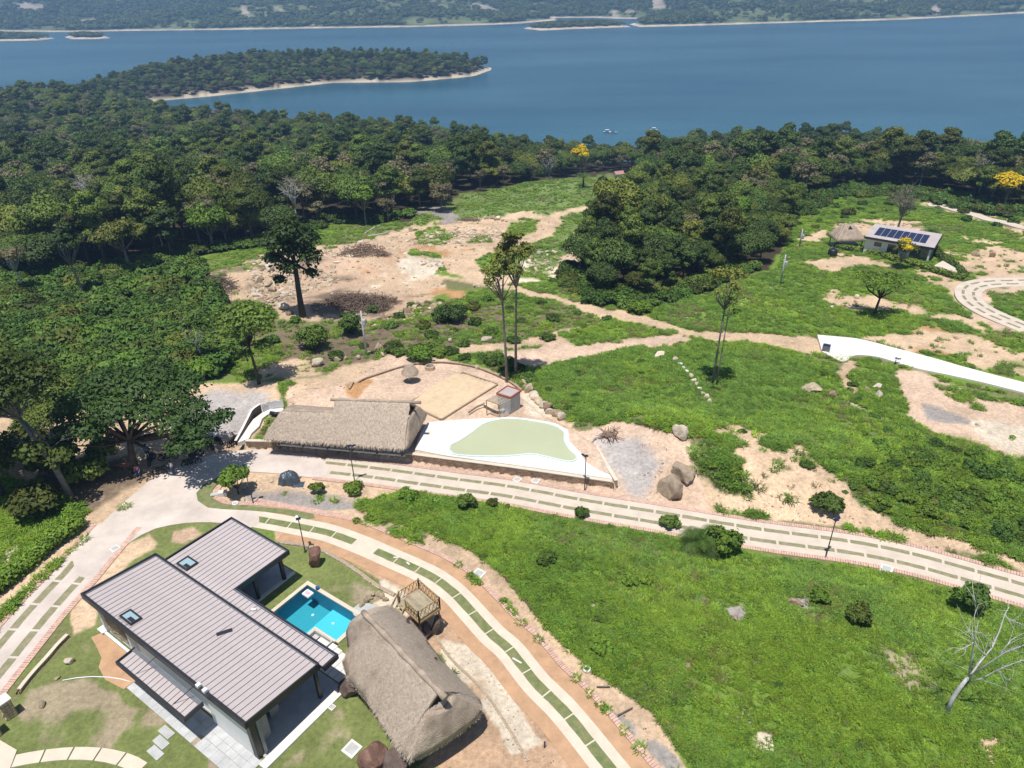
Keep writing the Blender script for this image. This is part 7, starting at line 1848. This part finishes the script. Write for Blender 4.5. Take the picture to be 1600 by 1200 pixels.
def palm(p, label, h, n, L, seed, tr=0.16):
    r = np.random.RandomState(seed); o = thing('palm', label, 'palm', p)
    mb = MB(); mb.tube([(0, 0, -.3), (0.05, 0, h * .5), (0, 0.05, h)], [tr * 1.3, tr, tr], 8); link('trunk', (lambda me: (me.from_pydata(mb.v, [], mb.f), me)[1])(bpy.data.meshes.new('trunk')), 'bark_dark', o)
    for k in range(n):
        a = k * 2.4 + r.normal() * .2; el = r.uniform(.25, 1.25); d = Vector((math.cos(a), math.sin(a), 0)); V, F, T = [], [], []
        pts = []
        for i in range(12):
            t = i / 11; pts.append(Vector((0, 0, h)) + d * (L * t * math.cos(el * (1 - t * .4))) + Vector((0, 0, L * (t * math.sin(el) * 1.2 - 0.75 * t * t))))
        for i in range(1, 12):
            q = pts[i]; ax = (pts[i] - pts[i - 1]).normalized(); sd = ax.cross(Vector((0, 0, 1))).normalized(); ll = L * .26 * math.sin(math.pi * min(1, .15 + i / 13)) + .06
            for s_ in (-1, 1):
                for sub in (0, .5):
                    b = len(V); qq = q - ax * (L / 11) * sub; e = qq + sd * s_ * ll + ax * ll * .6 - Vector((0, 0, ll * .35)); wv = ax * .036
                    V += [tuple(qq - wv), tuple(qq + wv), tuple(e + wv * .3), tuple(e - wv * .3)]; F.append((b, b + 1, b + 2, b + 3)); T.append(r.rand() * .8)
        me = np_mesh('frond', V, F); at_ = me.attributes.new('tint', 'FLOAT', 'FACE'); at_.data.foreach_set('value', np.array(T, np.float32)); me.materials.append(MATS['leaf_shrub']); link('frond', me, None, o)
palm(G(1093, 858), 'bushy young palm beside the brick-edged road', 0.9, 22, 2.3, 1)
palm(G(911, 293), 'lone palm at the far end of the meadow', 3.0, 14, 3.4, 2, .3)
palm(G(1452, 372), 'small palm behind the right end of the white house', 1.5, 14, 2.6, 3)
for i, (p, lab) in enumerate((((985, 276), 'far palm right of the yellow tree'), ((1040, 262), 'far palm standing above the right woods'))): palm(G(*p), lab, 7, 12, 3, 5 + i, .2)
# dead leaning tree on the hill
g = G(1478, 1113)
def vp(px, py, y): d = ray(px, py); return Vector(CP + d * (y / d[1]))
dt = thing('dead_tree', 'leafless silvery dead tree leaning right on the grass hill', 'tree', g)
br = [([(1478, 1116, 0), (1488, 1092, .1), (1500, 1074, .2), (1513, 1058, .3)], .13, .09), ([(1513, 1058, .3), (1518, 1030, .4), (1522, 1003, .2), (1529, 968, -.2)], .065, .02), ([(1513, 1060, .3), (1530, 1036, .9), (1550, 1012, 1.4), (1562, 985, 1.9), (1570, 960, 2.4), (1577, 948, 2.6)], .07, .015), ([(1514, 1058, .3), (1540, 1040, -.2), (1570, 1020, -.6), (1600, 1008, -.9), (1650, 996, -1.4)], .075, .02), ([(1515, 1066, .3), (1535, 1060, .2), (1560, 1046, .1), (1590, 1034, -.1), (1630, 1024, -.3)], .05, .015),
      ([(1529, 968, -.2), (1524, 945, -.3), (1523, 935, -.3)], .03, .01), ([(1522, 1003, .2), (1512, 1010, .1), (1506, 1016, 0)], .025, .008), ([(1550, 1012, 1.4), (1545, 1000, 1.2), (1530, 985, .9)], .03, .01), ([(1562, 1022, -.5), (1580, 1000, -.2), (1597, 990, 0)], .03, .01), ([(1590, 1034, -.1), (1605, 1042, 0), (1622, 1046, .1)], .02, .008), ([(1570, 960, 2.4), (1578, 970, 2.2), (1590, 968, 2)], .02, .008), ([(1560, 1046, .1), (1572, 1060, .1), (1580, 1066, .2)], .02, .008), ([(1540, 1024, 1.1), (1528, 1012, 1.4), (1518, 990, 1.6), (1510, 978, 1.8)], .035, .01)]
mb = MB()
for k, (pts, r0, r1) in enumerate(br):
    P_ = [vp(a, b, g.y + c) for a, b, c in pts]; n_ = len(P_)
    if k == 0: mb.tube(P_, [r0 * 1.2, r0 * 1.05, r0, r1], 8)
    else: mb.tube(P_, [r0 + (r1 - r0) * i / (n_ - 1) for i in range(n_)], 6)
    if k == 0: mb.build('trunk', 'bark_pale', dt, True); mb = MB()
r_ = np.random.RandomState(3)
for k, (pts, r0, r1) in enumerate(br[1:]):
    P_ = [vp(a, b, g.y + c) for a, b, c in pts]
    for _ in range(7):
        i = r_.randint(1, len(P_)); p = P_[i - 1].lerp(P_[i], r_.rand()); d = (P_[i] - P_[i - 1]).normalized() + Vector(r_.normal(size=3)) * .7; l = r_.uniform(.4, 1.1)
        q = p + d * l * .5; mb.tube([p, q, q + (d + Vector(r_.normal(size=3)) * .5) * l * .5], [.018, .012, .005], 4, False)
mb.build('branch', 'bark_pale', dt, True, kind='stuff')
# fallen trunks and brush piles
def brush(px, py, rad, h, n, label, seed, mt='brushwood'):
    g = G(px, py); r = np.random.RandomState(seed); o = thing('brush_pile', label, 'brush pile', g); mb = MB()
    for _ in range(n):
        a = r.uniform(0, 6.28); q = rad * math.sqrt(r.rand()); c = Vector((g.x + q * math.cos(a), g.y + q * .6 * math.sin(a), 0)); c.z = tz(c.x, c.y) + h * (1 - (q / rad) ** 2) * r.uniform(.3, 1)
        d = Vector((r.normal(), r.normal(), r.normal() * .3)).normalized() * r.uniform(.5, 1.5); m_ = c + Vector(r.normal(size=3)) * .12
        mb.tube([c - d, m_, c + d], [.035, .05, .02], 4, False)
    mb.build('branches', mt, o, kind='stuff')
brush(560, 475, 5.0, 1.3, 420, 'large heap of brown brushwood in the rubble field', 1); brush(600, 470, 2.5, .7, 120, 'smaller brushwood heap right of the large one', 2); brush(568, 396, 5, 2.0, 300, 'brown brush bank at the edge of the left woods', 3); brush(330, 445, 4, 1.2, 260, 'grey brushwood at the left end of the rubble field', 4, 'wood_old'); brush(735, 345, 2.4, .6, 90, 'dark brush heap on the meadow bank', 5); brush(350, 480, 2.4, .8, 140, 'tangle of roots left of the small round tree', 6, 'wood_old')
brush(950, 682, .9, .25, 40, 'dark dead branches lying on the gravel patch', 7)
for k, (pts, lab) in enumerate(((((571, 365), (585, 356), (603, 350)), 'pale fallen trunk at the foot of the left woods'), (((575, 370), (600, 366), (618, 358)), 'second pale fallen trunk right of the first'), (((720, 497), (745, 487)), 'thin fallen pole beside the round dark bush'), (((932, 905 + 170), (953, 1075)), 'grey plank lying at the edge of the hill'), (((965, 1120), (988, 1108)), 'pale split plank in the dirt beside the curved road'), (((790, 905), (815, 935), (850, 970)), 'long dry branch along the foot of the hill'))):
    P_ = [G(*p) + Vector((0, 0, .15)) for p in pts]; o = MB().tube(P_, [.16, .12, .07][:len(P_)] if k < 2 else .05, 7).build('fallen_log', 'bark_pale' if k < 2 else 'wood_old', smooth=True); tag(o, lab, 'log')
# clipped hedge beside the left road
hl = [G(*p) for p in [(-30, 945), (20, 905), (60, 872), (95, 845), (125, 825)]]; hp_ = resample(hl, 22)
c = hl[2]; hg = thing('hedge', 'long bushy green hedge beside the left road', 'hedge', c)
lb = [(p.x - c.x + rnd.uniform(-.15, .15), p.y - c.y + rnd.uniform(-.15, .15), .55 + rnd.uniform(-.1, .25), .75, .75, .7) for p in hp_]
link('foliage', leaf_mesh('foliage', lb, 9000, .12, 9, 'leaf_bright'), None, hg)

# ---------------------------------------------------------------- lamps and utility poles
def lamp(base, top, lab, arm=(0.45, 0), head='panel_blue', ground=None):
    g = G(*base) if ground is None else Vector(at(*base, ground)); lo, hi = 0.5, 14
    for _ in range(30):
        m_ = (lo + hi) / 2
        if proj(g.x, g.y, g.z + m_)[1] > top[1]: lo = m_
        else: hi = m_
    h = lo; o = thing('street_lamp', lab, 'street lamp', g, 'solar street lamps')
    MB().lathe(g, [(0.0, .02), (.14, .02), (.14, 0), (.16, 0)], 8).build('base_plate', 'pole_metal', o)
    MB().tube([g, g + Vector((0, 0, h))], [.055, .035], 8).build('pole', 'pole_metal', o, True)
    e = g + Vector((arm[0], arm[1], h - .12)); MB().tube([g + Vector((0, 0, h - .3)), e], .022, 6).build('arm', 'pole_metal', o)
    MB().box((e.x, e.y, e.z + .05), (.2, .42, .07), math.atan2(arm[1], arm[0]) + 1.57).build('lamp_head', head, o)
    MB().box((g.x, g.y, g.z + h + .04), (.38, .3, .04), 0.3).build('solar_panel', 'panel_blue', o)
lamp((554.3, 753), (549, 697), 'thin dark solar lamp between the road and the long thatched hall', (.35, .2)); lamp((913.3, 767), (914, 713), 'dark lamp post at the right corner of the white pool deck', (-.2, .3)); lamp((1290, 871), (1304, 813), 'dark lamp post leaning over the brick-edged road on the right', (.35, .3))
lamp((477, 862), (468, 811), 'lamp post with a white head beside the tall reddish boulder', (-.2, .3), 'white_plastic'); lamp((396, 787), (383.5, 727), 'thin lamp post with a side arm on the traffic island', (-.6, -.1)); lamp((1398, 569), (1397, 560), 'small twin-headed post beside the white concrete road', (.4, 0))
def upole(base, top, lab, cross=True):
    g = G(*base); lo, hi = 1, 20
    for _ in range(30):
        m_ = (lo + hi) / 2
        if proj(g.x, g.y, g.z + m_)[1] > top[1]: lo = m_
        else: hi = m_
    h = lo; o = thing('utility_pole', lab, 'utility pole', g)
    MB().tube([g, g + Vector((0, 0, h))], [.15, .10], 10).build('pole', 'pole_grey', o, True)
    MB().bar(g + Vector((-.7, .1, h - .6)), g + Vector((.7, -.1, h - .6)), .1).build('cross_arm', 'wood_old', o)
    for x in (-.6, 0, .6): MB().lathe(g + Vector((x, 0, h - .54)), [(.05, 0), (.07, .08), (.04, .16), (0, .18)], 8).build('insulator', 'white_plastic', o)
    MB().lathe(g + Vector((.25, -.2, h - 1.9)), [(0, 0), (.22, 0), (.24, .1), (.24, .7), (.2, .8), (0, .82)], 12).build('transformer', 'pole_grey', o)
upole((573, 557), (564, 486), 'grey utility pole with transformer behind the sandy yard'); upole((1219, 446), (1227, 398), 'grey utility pole at the right corner of the grove'); upole((1249, 386), (1254, 358), 'distant utility pole left of the thatched hut')

# ---------------------------------------------------------------- motorbikes and people under the big tree
def motorbike(p, rot, label, paint):
    o = thing('motorbike', label, 'motorbike', p, 'motorbikes parked under the big tree'); ca, sa = math.cos(rot), math.sin(rot)
    W = lambda x, y, z: Vector((p[0] + x * ca - y * sa, p[1] + x * sa + y * ca, p[2] + z))
    for x in (-.62, .64):
        mb = MB(); ring = [W(x + .29 * math.cos(t), 0, .3 + .29 * math.sin(t)) for t in [i * math.pi / 9 for i in range(19)]]; mb.tube(ring, .055, 6, False); wh = mb.build('wheel', 'black_rubber', o, True)
        m2 = MB()
        for i in range(4): t = i * math.pi / 4; m2.bar(W(x + .26 * math.cos(t), 0, .3 + .26 * math.sin(t)), W(x - .26 * math.cos(t), 0, .3 - .26 * math.sin(t)), .02)
        m2.build('rim', 'gutter_steel', wh)
    mb = MB(); mb.tube([W(-.6, 0, .32), W(-.2, 0, .5), W(.3, 0, .72), W(.5, 0, .8)], [.05, .09, .07, .04], 7); mb.tube([W(.5, .07, .85), W(.64, .07, .3)], .025, 6); mb.tube([W(.5, -.07, .85), W(.64, -.07, .3)], .025, 6); mb.box(W(0, 0, .38), (.36, .26, .28), rot); mb.tube([W(.05, -.14, .3), W(-.7, -.16, .36)], .04, 6); mb.build('frame', 'dark_metal', o)
    MB().tube([W(-.75, 0, .78), W(-.4, 0, .74), W(-.05, 0, .72), W(.08, 0, .76)], [.09, .13, .12, .07], 8).build('seat', 'black_rubber', o, True)
    MB().tube([W(.02, 0, .76), W(.15, 0, .82), W(.34, 0, .83), W(.46, 0, .78)], [.08, .15, .15, .07], 9).build('fuel_tank', paint, o, True)
    MB().tube([W(.62, 0, .52), W(.72, 0, .66), W(.66, 0, .84)], [.05, .1, .06], 7).build('front_cowl', paint, o, True)
    MB().tube([W(.36, -.34, .98), W(.46, -.15, .95), W(.5, 0, .9), W(.46, .15, .95), W(.36, .34, .98)], .018, 6).build('handlebar', 'dark_metal', o)
    MB().lathe(W(.62, 0, .86), [(0, -.05), (.08, -.03), (.09, .04), (0, .07)], 10).build('headlight', 'white_plastic', o, True)
    MB().box(W(-.78, 0, .7), (.1, .14, .08), rot).build('tail_light', 'red_paint', o)
    MB().bar(W(-.05, .12, .3), W(-.1, .34, .01), .025).build('kick_stand', 'dark_metal', o)
for p, rot, lab, pt in (((264, 718), .3, 'lime green motorbike parked under the big tree', 'lime_paint'), ((284, 705), .1, 'dark blue motorbike behind the lime green one', 'blue_paint'), ((307, 716), 1.0, 'black motorbike in the middle of the tree shade', 'black_plastic'), ((340, 692), 2.6, 'black and white motorbike at the edge of the tree shade', 'white_paint'), ((300, 727), .4, 'black motorbike at the front right of the tree shade', 'black_plastic'), ((255, 740), .2, 'black motorbike close to the junction concrete', 'black_plastic'), ((328, 699), 2.4, 'blue motorbike beside the black and white one', 'blue_paint'), ((238, 722), 1.6, 'black motorbike next to the person in blue', 'black_plastic'), ((366, 694), 1.2, 'black motorbike at the foot of the ramp', 'black_plastic')):
    motorbike(G(*p), rot, lab, pt)
def person(p, rot, label, shirt, trousers='denim', sit=False):
    o = thing('person', label, 'person', p); ca, sa = math.cos(rot), math.sin(rot)
    J = {'pel': (0, 0, .92), 'ch': (0.02, 0, 1.25), 'nk': (.02, 0, 1.46), 'hd': (.04, 0, 1.56), 'top': (.03, 0, 1.72), 'shl': (0, .17, 1.40), 'ell': (.05, .24, 1.14), 'wrl': (.2, .2, .98), 'hal': (.27, .18, .93), 'shr': (0, -.17, 1.40), 'elr': (-.04, -.25, 1.14), 'wrr': (.08, -.25, .9), 'har': (.11, -.25, .82), 'hil': (0, .09, .88), 'knl': (.05, .1, .48), 'anl': (-.01, .1, .08), 'tol': (.15, .12, .03), 'hir': (0, -.09, .88), 'knr': (.02, -.11, .48), 'anr': (-.05, -.11, .08), 'tor': (.11, -.13, .03)}
    if sit: J.update({k: (J[k][0] + .0, J[k][1], J[k][2] - .45) for k in J if k not in ('knl', 'anl', 'tol', 'knr', 'anr', 'tor')}); J.update(knl=(.42, .14, .5), knr=(.42, -.14, .5), anl=(.44, .15, .08), anr=(.44, -.15, .08), tol=(.6, .15, .03), tor=(.6, -.15, .03))
    R = {'pel': .14, 'ch': .15, 'nk': .06, 'hd': .095, 'top': .07, 'shl': .07, 'shr': .07, 'ell': .045, 'elr': .045, 'wrl': .033, 'wrr': .033, 'hal': .035, 'har': .035, 'hil': .1, 'hir': .1, 'knl': .065, 'knr': .065, 'anl': .045, 'anr': .045, 'tol': .035, 'tor': .035}
    E = [('pel', 'ch'), ('ch', 'nk'), ('nk', 'hd'), ('hd', 'top'), ('ch', 'shl'), ('shl', 'ell'), ('ell', 'wrl'), ('wrl', 'hal'), ('ch', 'shr'), ('shr', 'elr'), ('elr', 'wrr'), ('wrr', 'har'), ('pel', 'hil'), ('hil', 'knl'), ('knl', 'anl'), ('anl', 'tol'), ('pel', 'hir'), ('hir', 'knr'), ('knr', 'anr'), ('anr', 'tor')]
    K = list(J); tr = lambda q: (q[0] * ca - q[1] * sa, q[0] * sa + q[1] * ca, q[2])
    def skinned(name, keys, mt, grow=0.0):
        ks = [k for k in K if k in keys]; me = bpy.data.meshes.new(name); me.from_pydata([tr(J[k]) for k in ks], [(ks.index(a), ks.index(b)) for a, b in E if a in ks and b in ks], [])
        ob = link(name, me, mt, o); sk = ob.modifiers.new('skin', 'SKIN'); me.skin_vertices.new() if not me.skin_vertices else None
        for i, k in enumerate(ks): me.skin_vertices[0].data[i].radius = (R[k] + grow,) * 2; me.skin_vertices[0].data[i].use_root = (i == 0)
        sb = ob.modifiers.new('smooth', 'SUBSURF'); sb.levels = sb.render_levels = 1
    skinned('body', K, 'skin'); skinned('shirt', ['ch', 'shl', 'ell', 'shr', 'elr', 'pel'], shirt, .018); skinned('trousers', ['pel', 'hil', 'knl', 'anl', 'hir', 'knr', 'anr'], trousers, .014)
    hd = tr(J['hd']); MB().lathe((p[0] + hd[0], p[1] + hd[1], p[2] + hd[2] + .02), [(.11, 0), (.115, .06), (.09, .13), (.04, .165), (0, .17)], 12).build('hair', 'hair', o, True)
person(G(233, 716), -.6, 'person in a light blue shirt standing right of the big tree trunk', 'shirt_blue'); person(G(217, 742), -1.2, 'person in a mauve shirt sitting in front of the big tree trunk', 'shirt_mauve', 'denim', True); person(G(272, 742), -2.2, 'person in a white shirt beside the black motorbike near the junction', 'white_paint')
g = G(201, 727); o = thing('soil_heap', 'low heap of orange soil behind the big tree trunk', 'soil heap', g); link('heap', (lambda m_: (m_.materials.append(MATS['orange_soil']), m_)[1])(rock_mesh(77, 3, .4)), None, o); o.children[0].scale = (1.3, .7, .35)

# ---------------------------------------------------------------- far white house, hut, boats, odds and ends
def farP(px, py, z): return Vector(at(px, py, z))
zf = G(1400, 408).z
A, B, D_ = farP(1349, 391, zf), farP(1450, 409, zf), None
e1 = (B - A); Lh = e1.length; e1.normalize(); e2 = Vector((-e1.y, e1.x, 0)); Dh = 7.0
fh = thing('white_house', 'distant white house with solar panels on its sloping grey roof', 'house', (A.x, A.y, zf))
Q = lambda u, v, z: A + e1 * u + e2 * v + Vector((0, 0, z))
def qb(mb, u0, u1, v0, v1, z0, z1, z1b=None):
    z1b = z1 if z1b is None else z1b
    return mb.hexa([Q(u0, v0, z0), Q(u1, v0, z0), Q(u1, v1, z0), Q(u0, v1, z0)], [Q(u0, v0, z1), Q(u1, v0, z1), Q(u1, v1, z1b), Q(u0, v1, z1b)])
qb(MB(), 0, Lh * .7, 0, Dh, -.6, 2.6, 3.0).build('wall', 'white_wall', fh); qb(MB(), Lh * .7 + .01, Lh, 0.9, Dh, -.6, 2.6, 3.0).build('wall', 'stone_tan', fh)
rf = qb(MB(), -.3, Lh + .4, -.4, Dh + .4, 2.62, 2.8, 3.3); 
rf.v = [(x, y, z) for x, y, z in rf.v]; rf = rf.build('roof', 'roof_metal', fh)
qb(MB(), -.32, Lh + .42, -.5, -.4, 2.45, 2.86).build('fascia', 'dark_metal', fh); qb(MB(), Lh + .402, Lh + .5, -.4, Dh + .4, 2.45, 2.86, 3.36).build('fascia', 'dark_metal', fh)
sl_ = (3.3 - 2.8) / (Dh + .8)
for i in range(9):
    for j in range(2):
        u0, v0 = 1.0 + i * 1.12, 1.2 + j * 2.2
        if u0 + 1 > Lh - 1: continue
        z0 = 2.8 + sl_ * (v0 + .4) + .04; z1 = 2.8 + sl_ * (v0 + 2.5) + .06
        qb(MB(), u0, u0 + 1.04, v0, v0 + 2.1, z0 - .03, z0 + .02, z1 + .02).build('solar_panel', 'panel_blue', rf)
for u0, u1, z0, z1 in ((1.6, 2.9, 1.2, 2.0), (4.0, 6.0, .1, 2.0), (8.0, 9.6, .6, 2.0)): qb(MB(), u0, u1, -.04, -.002, z0, z1).build('window', 'glass_dark', fh)
qb(MB(), Lh - .3, Lh, -.2, .3, -.6, 2.6).build('column', 'white_wall', fh); qb(MB(), Lh * .5, Lh * .72, -1.6, -.002, 1.95, 2.1).build('porch_roof', 'roof_metal', fh)
MB().prism([farP(*p, zf)[:2] for p in [(1330, 392), (1350, 393), (1452, 414), (1462, 396), (1480, 420), (1500, 434), (1470, 428), (1330, 398)]], zf - .8, zf + .02).build('lawn', 'turf_green', kind='structure') if False else None
hp2 = [G(*p) for p in [(1308, 388), (1345, 394), (1375, 401), (1410, 410), (1440, 419), (1475, 430), (1500, 437)]]
c = hp2[3]; h2 = thing('hedge', 'clipped hedge in front of the distant white house', 'hedge', c); link('foliage', leaf_mesh('foliage', [(p.x - c.x, p.y - c.y, p.z - c.z + .4, .7, .7, .6) for p in resample(hp2, 40)], 4200, .2, 12, 'leaf_forest'), None, h2)
hp3 = [G(*p) for p in [(1456, 388), (1465, 400), (1480, 412), (1497, 425), (1503, 434)]]
c = hp3[2]; h3 = thing('hedge', 'hedge along the right side of the distant white house garden', 'hedge', c); link('foliage', leaf_mesh('foliage', [(p.x - c.x, p.y - c.y, p.z - c.z + .5, .8, .8, .7) for p in resample(hp3, 24)], 2600, .2, 13, 'leaf_forest'), None, h3)
gp = [G(*p) for p in [(1456, 424), (1485, 431), (1500, 436), (1490, 426), (1470, 418)]]; MB().prism([p[:2] for p in gp], gp[2].z - 1.5, gp[2].z + .5).build('driveway', 'concrete', kind='structure')
g = G(1325, 388); hu = thing('thatched_hut', 'small thatched hut left of the distant white house', 'hut', g)
mb = MB(); W4 = [(-3.0, -2.2), (3.0, -2.2), (3.0, 2.2), (-3.0, 2.2)]
cr4 = [g + Vector((x, y + 1.5, 1.7)) for x, y in W4]; ap = [g + Vector((-.9, 1.5, 4.4)), g + Vector((.9, 1.5, 4.4))]
mb.loft([ap[0], ap[1]], [cr4[0], cr4[1]], 12, 6, .1, .1); mb.loft([ap[1], ap[1] + Vector((0, .01, 0))], [cr4[1], cr4[2]], 10, 6, .1, .1); mb.loft([ap[0], ap[0] + Vector((0, .01, 0))], [cr4[0], cr4[3]], 10, 6, .1, .1); mb.loft([ap[0], ap[1]], [cr4[3], cr4[2]], 12, 6, .1, .1)
t = mb.build('thatch', 'thatch', hu, True); sd = t.modifiers.new('thickness', 'SOLIDIFY'); sd.thickness = .2
MB().add([g + Vector((-.55, .75, 3.55)), g + Vector((.55, .75, 3.55)), g + Vector((0, 1.2, 4.25))], [(0, 1, 2)]).build('gable_opening_shade', 'thatch_shade', hu)  # dark triangle on the slope, painted shade of the hut's opening
for x, y in W4: MB().tube([g + Vector((x * .8, y * .8 + 1.5, -.3)), g + Vector((x * .8, y * .8 + 1.5, 2.1))], .1, 6).build('post', 'wood_old', hu)
MB().box(g + Vector((0, 1.5, .0)), (5.2, 3.8, .3)).build('floor', 'slab_grey', hu)
g = G(1300, 400); wt = thing('water_tank', 'black round water tank in the grass below the thatched hut', 'water tank', g); MB().lathe(g, [(0, 0), (.8, 0), (.85, .3), (.85, 1.1), (.75, 1.3), (.3, 1.5), (0, 1.52)], 16).build('tank', 'black_plastic', wt, True); MB().lathe(g + Vector((0, 0, 1.5)), [(.25, 0), (.25, .1), (0, .12)], 10).build('lid', 'black_plastic', wt)
g = G(1354, 334); o = MB().box((g.x, g.y, g.z + .3), (3, .5, .6), .2).build('drain_pipe', 'black_plastic', bevel=.2) if False else None
g = Vector((*G(1291, 552)[:2], WR_Z(*G(1291, 552)[:2])))
bx = thing('machine_box', 'dark blue slatted machine box on the white concrete road end', 'machine', g)
MB().box(g + Vector((0, .3, .45)), (.9, .7, .8), -.5).build('housing', 'panel_blue', bx, bevel=.04)
for k in range(5): MB().box(g + Vector((0, .3, .2 + k * .13)), (.94, .74, .03), -.5).build('slat', 'pole_grey', bx)
mb = MB(); 
for i in range(26): pass
rh = thing('red_roofed_hut', 'tiny red-roofed hut among trees at the far end of the meadow', 'hut', G(966, 281)); q = G(966, 281)
MB().box(q + Vector((0, 0, 1.2)), (2.6, 2.0, 2.2), .3).build('wall', 'white_wall', rh)
mb = MB(); ca, sa = math.cos(.3), math.sin(.3); T2 = lambda x, y, z: (q.x + x * ca - y * sa, q.y + x * sa + y * ca, q.z + z)
mb.add([T2(-1.6, -1.3, 2.1), T2(1.6, -1.3, 2.1), T2(1.6, 1.3, 2.1), T2(-1.6, 1.3, 2.1), T2(-1.6, 0, 2.9), T2(1.6, 0, 2.9)], [(0, 1, 5, 4), (2, 3, 4, 5), (0, 4, 3), (1, 2, 5), (3, 2, 1, 0)]); mb.build('roof', 'faded_red', rh)
for i, (px, py, rot, lab) in enumerate(((949, 207, .2, 'small white boat moored off the woods, leftmost of three'), (958, 208, -.1, 'small white boat moored beside the leftmost one'), (1022, 204, .1, 'small white boat lying apart to the right on the lake'))):
    p = Vector(at(px, py, LAKE)); b = thing('boat', lab, 'boat', p, 'small boats on the lake'); ca, sa = math.cos(rot), math.sin(rot); T3 = lambda x, y, z: (p.x + x * ca - y * sa, p.y + x * sa + y * ca, p.z + z)
    mb = MB(); pr = [(-2.6, .7), (0, .95), (1.6, .7), (2.9, 0), (1.6, -.7), (0, -.95), (-2.6, -.7)]
    mb.v = [T3(x * .85, y * .7, -.2) for x, y in pr] + [T3(x, y, .7) for x, y in pr] + [T3(x * .9, y * .8, .35) for x, y in pr]
    for k in range(7): a, c = k, (k + 1) % 7; mb.f += [(a, c, 7 + c, 7 + a), (7 + a, 7 + c, 14 + c, 14 + a)]
    mb.f += [tuple(range(14, 21)), tuple(range(6, -1, -1))]; mb.build('hull', 'white_paint', b)
    mb = MB()
    for x, y in ((-1.2, .6), (.8, .6), (-1.2, -.6), (.8, -.6)): mb.bar(T3(x, y, .3), T3(x, y, 1.7), .06)
    mb.build('canopy_frame', 'pole_grey', b, kind='stuff'); MB().box(T3(-.2, 0, 1.74), (2.4, 1.5, .07), rot).build('canopy', 'blue_paint' if i == 1 else 'white_paint', b); MB().box(T3(-.3, 0, .5), (.4, 1.3, .08), rot).build('thwart', 'wood_pale', b)
# dark fabric sleeve standing at the bottom and drip pipes
g = at(851, 1168, 0); o = MB().tube([(g[0], g[1], 0), (g[0], g[1], .55)], .06, 8).build('marker_post', 'panel_blue'); tag(o, 'short dark blue marker post in the dirt inside the curved road', 'post')
mb = [(830, 1190), (838, 1178), (826, 1170), (815, 1150)]
for k, (a, b) in enumerate((((615, 873), (625, 872)), ((636, 880), (640, 884)), ((801, 1030), (815, 1038)))):
    o = MB().bar(Vector((*at2(*a), .11)), Vector((*at2(*b), .11)), .12, .06).build('plank', 'white_concrete'); tag(o, ['short white plank on the turf of the curved road', 'tiny white offcut on the turf of the curved road', 'white plank lying on the lower turf of the curved road'][k], 'plank')
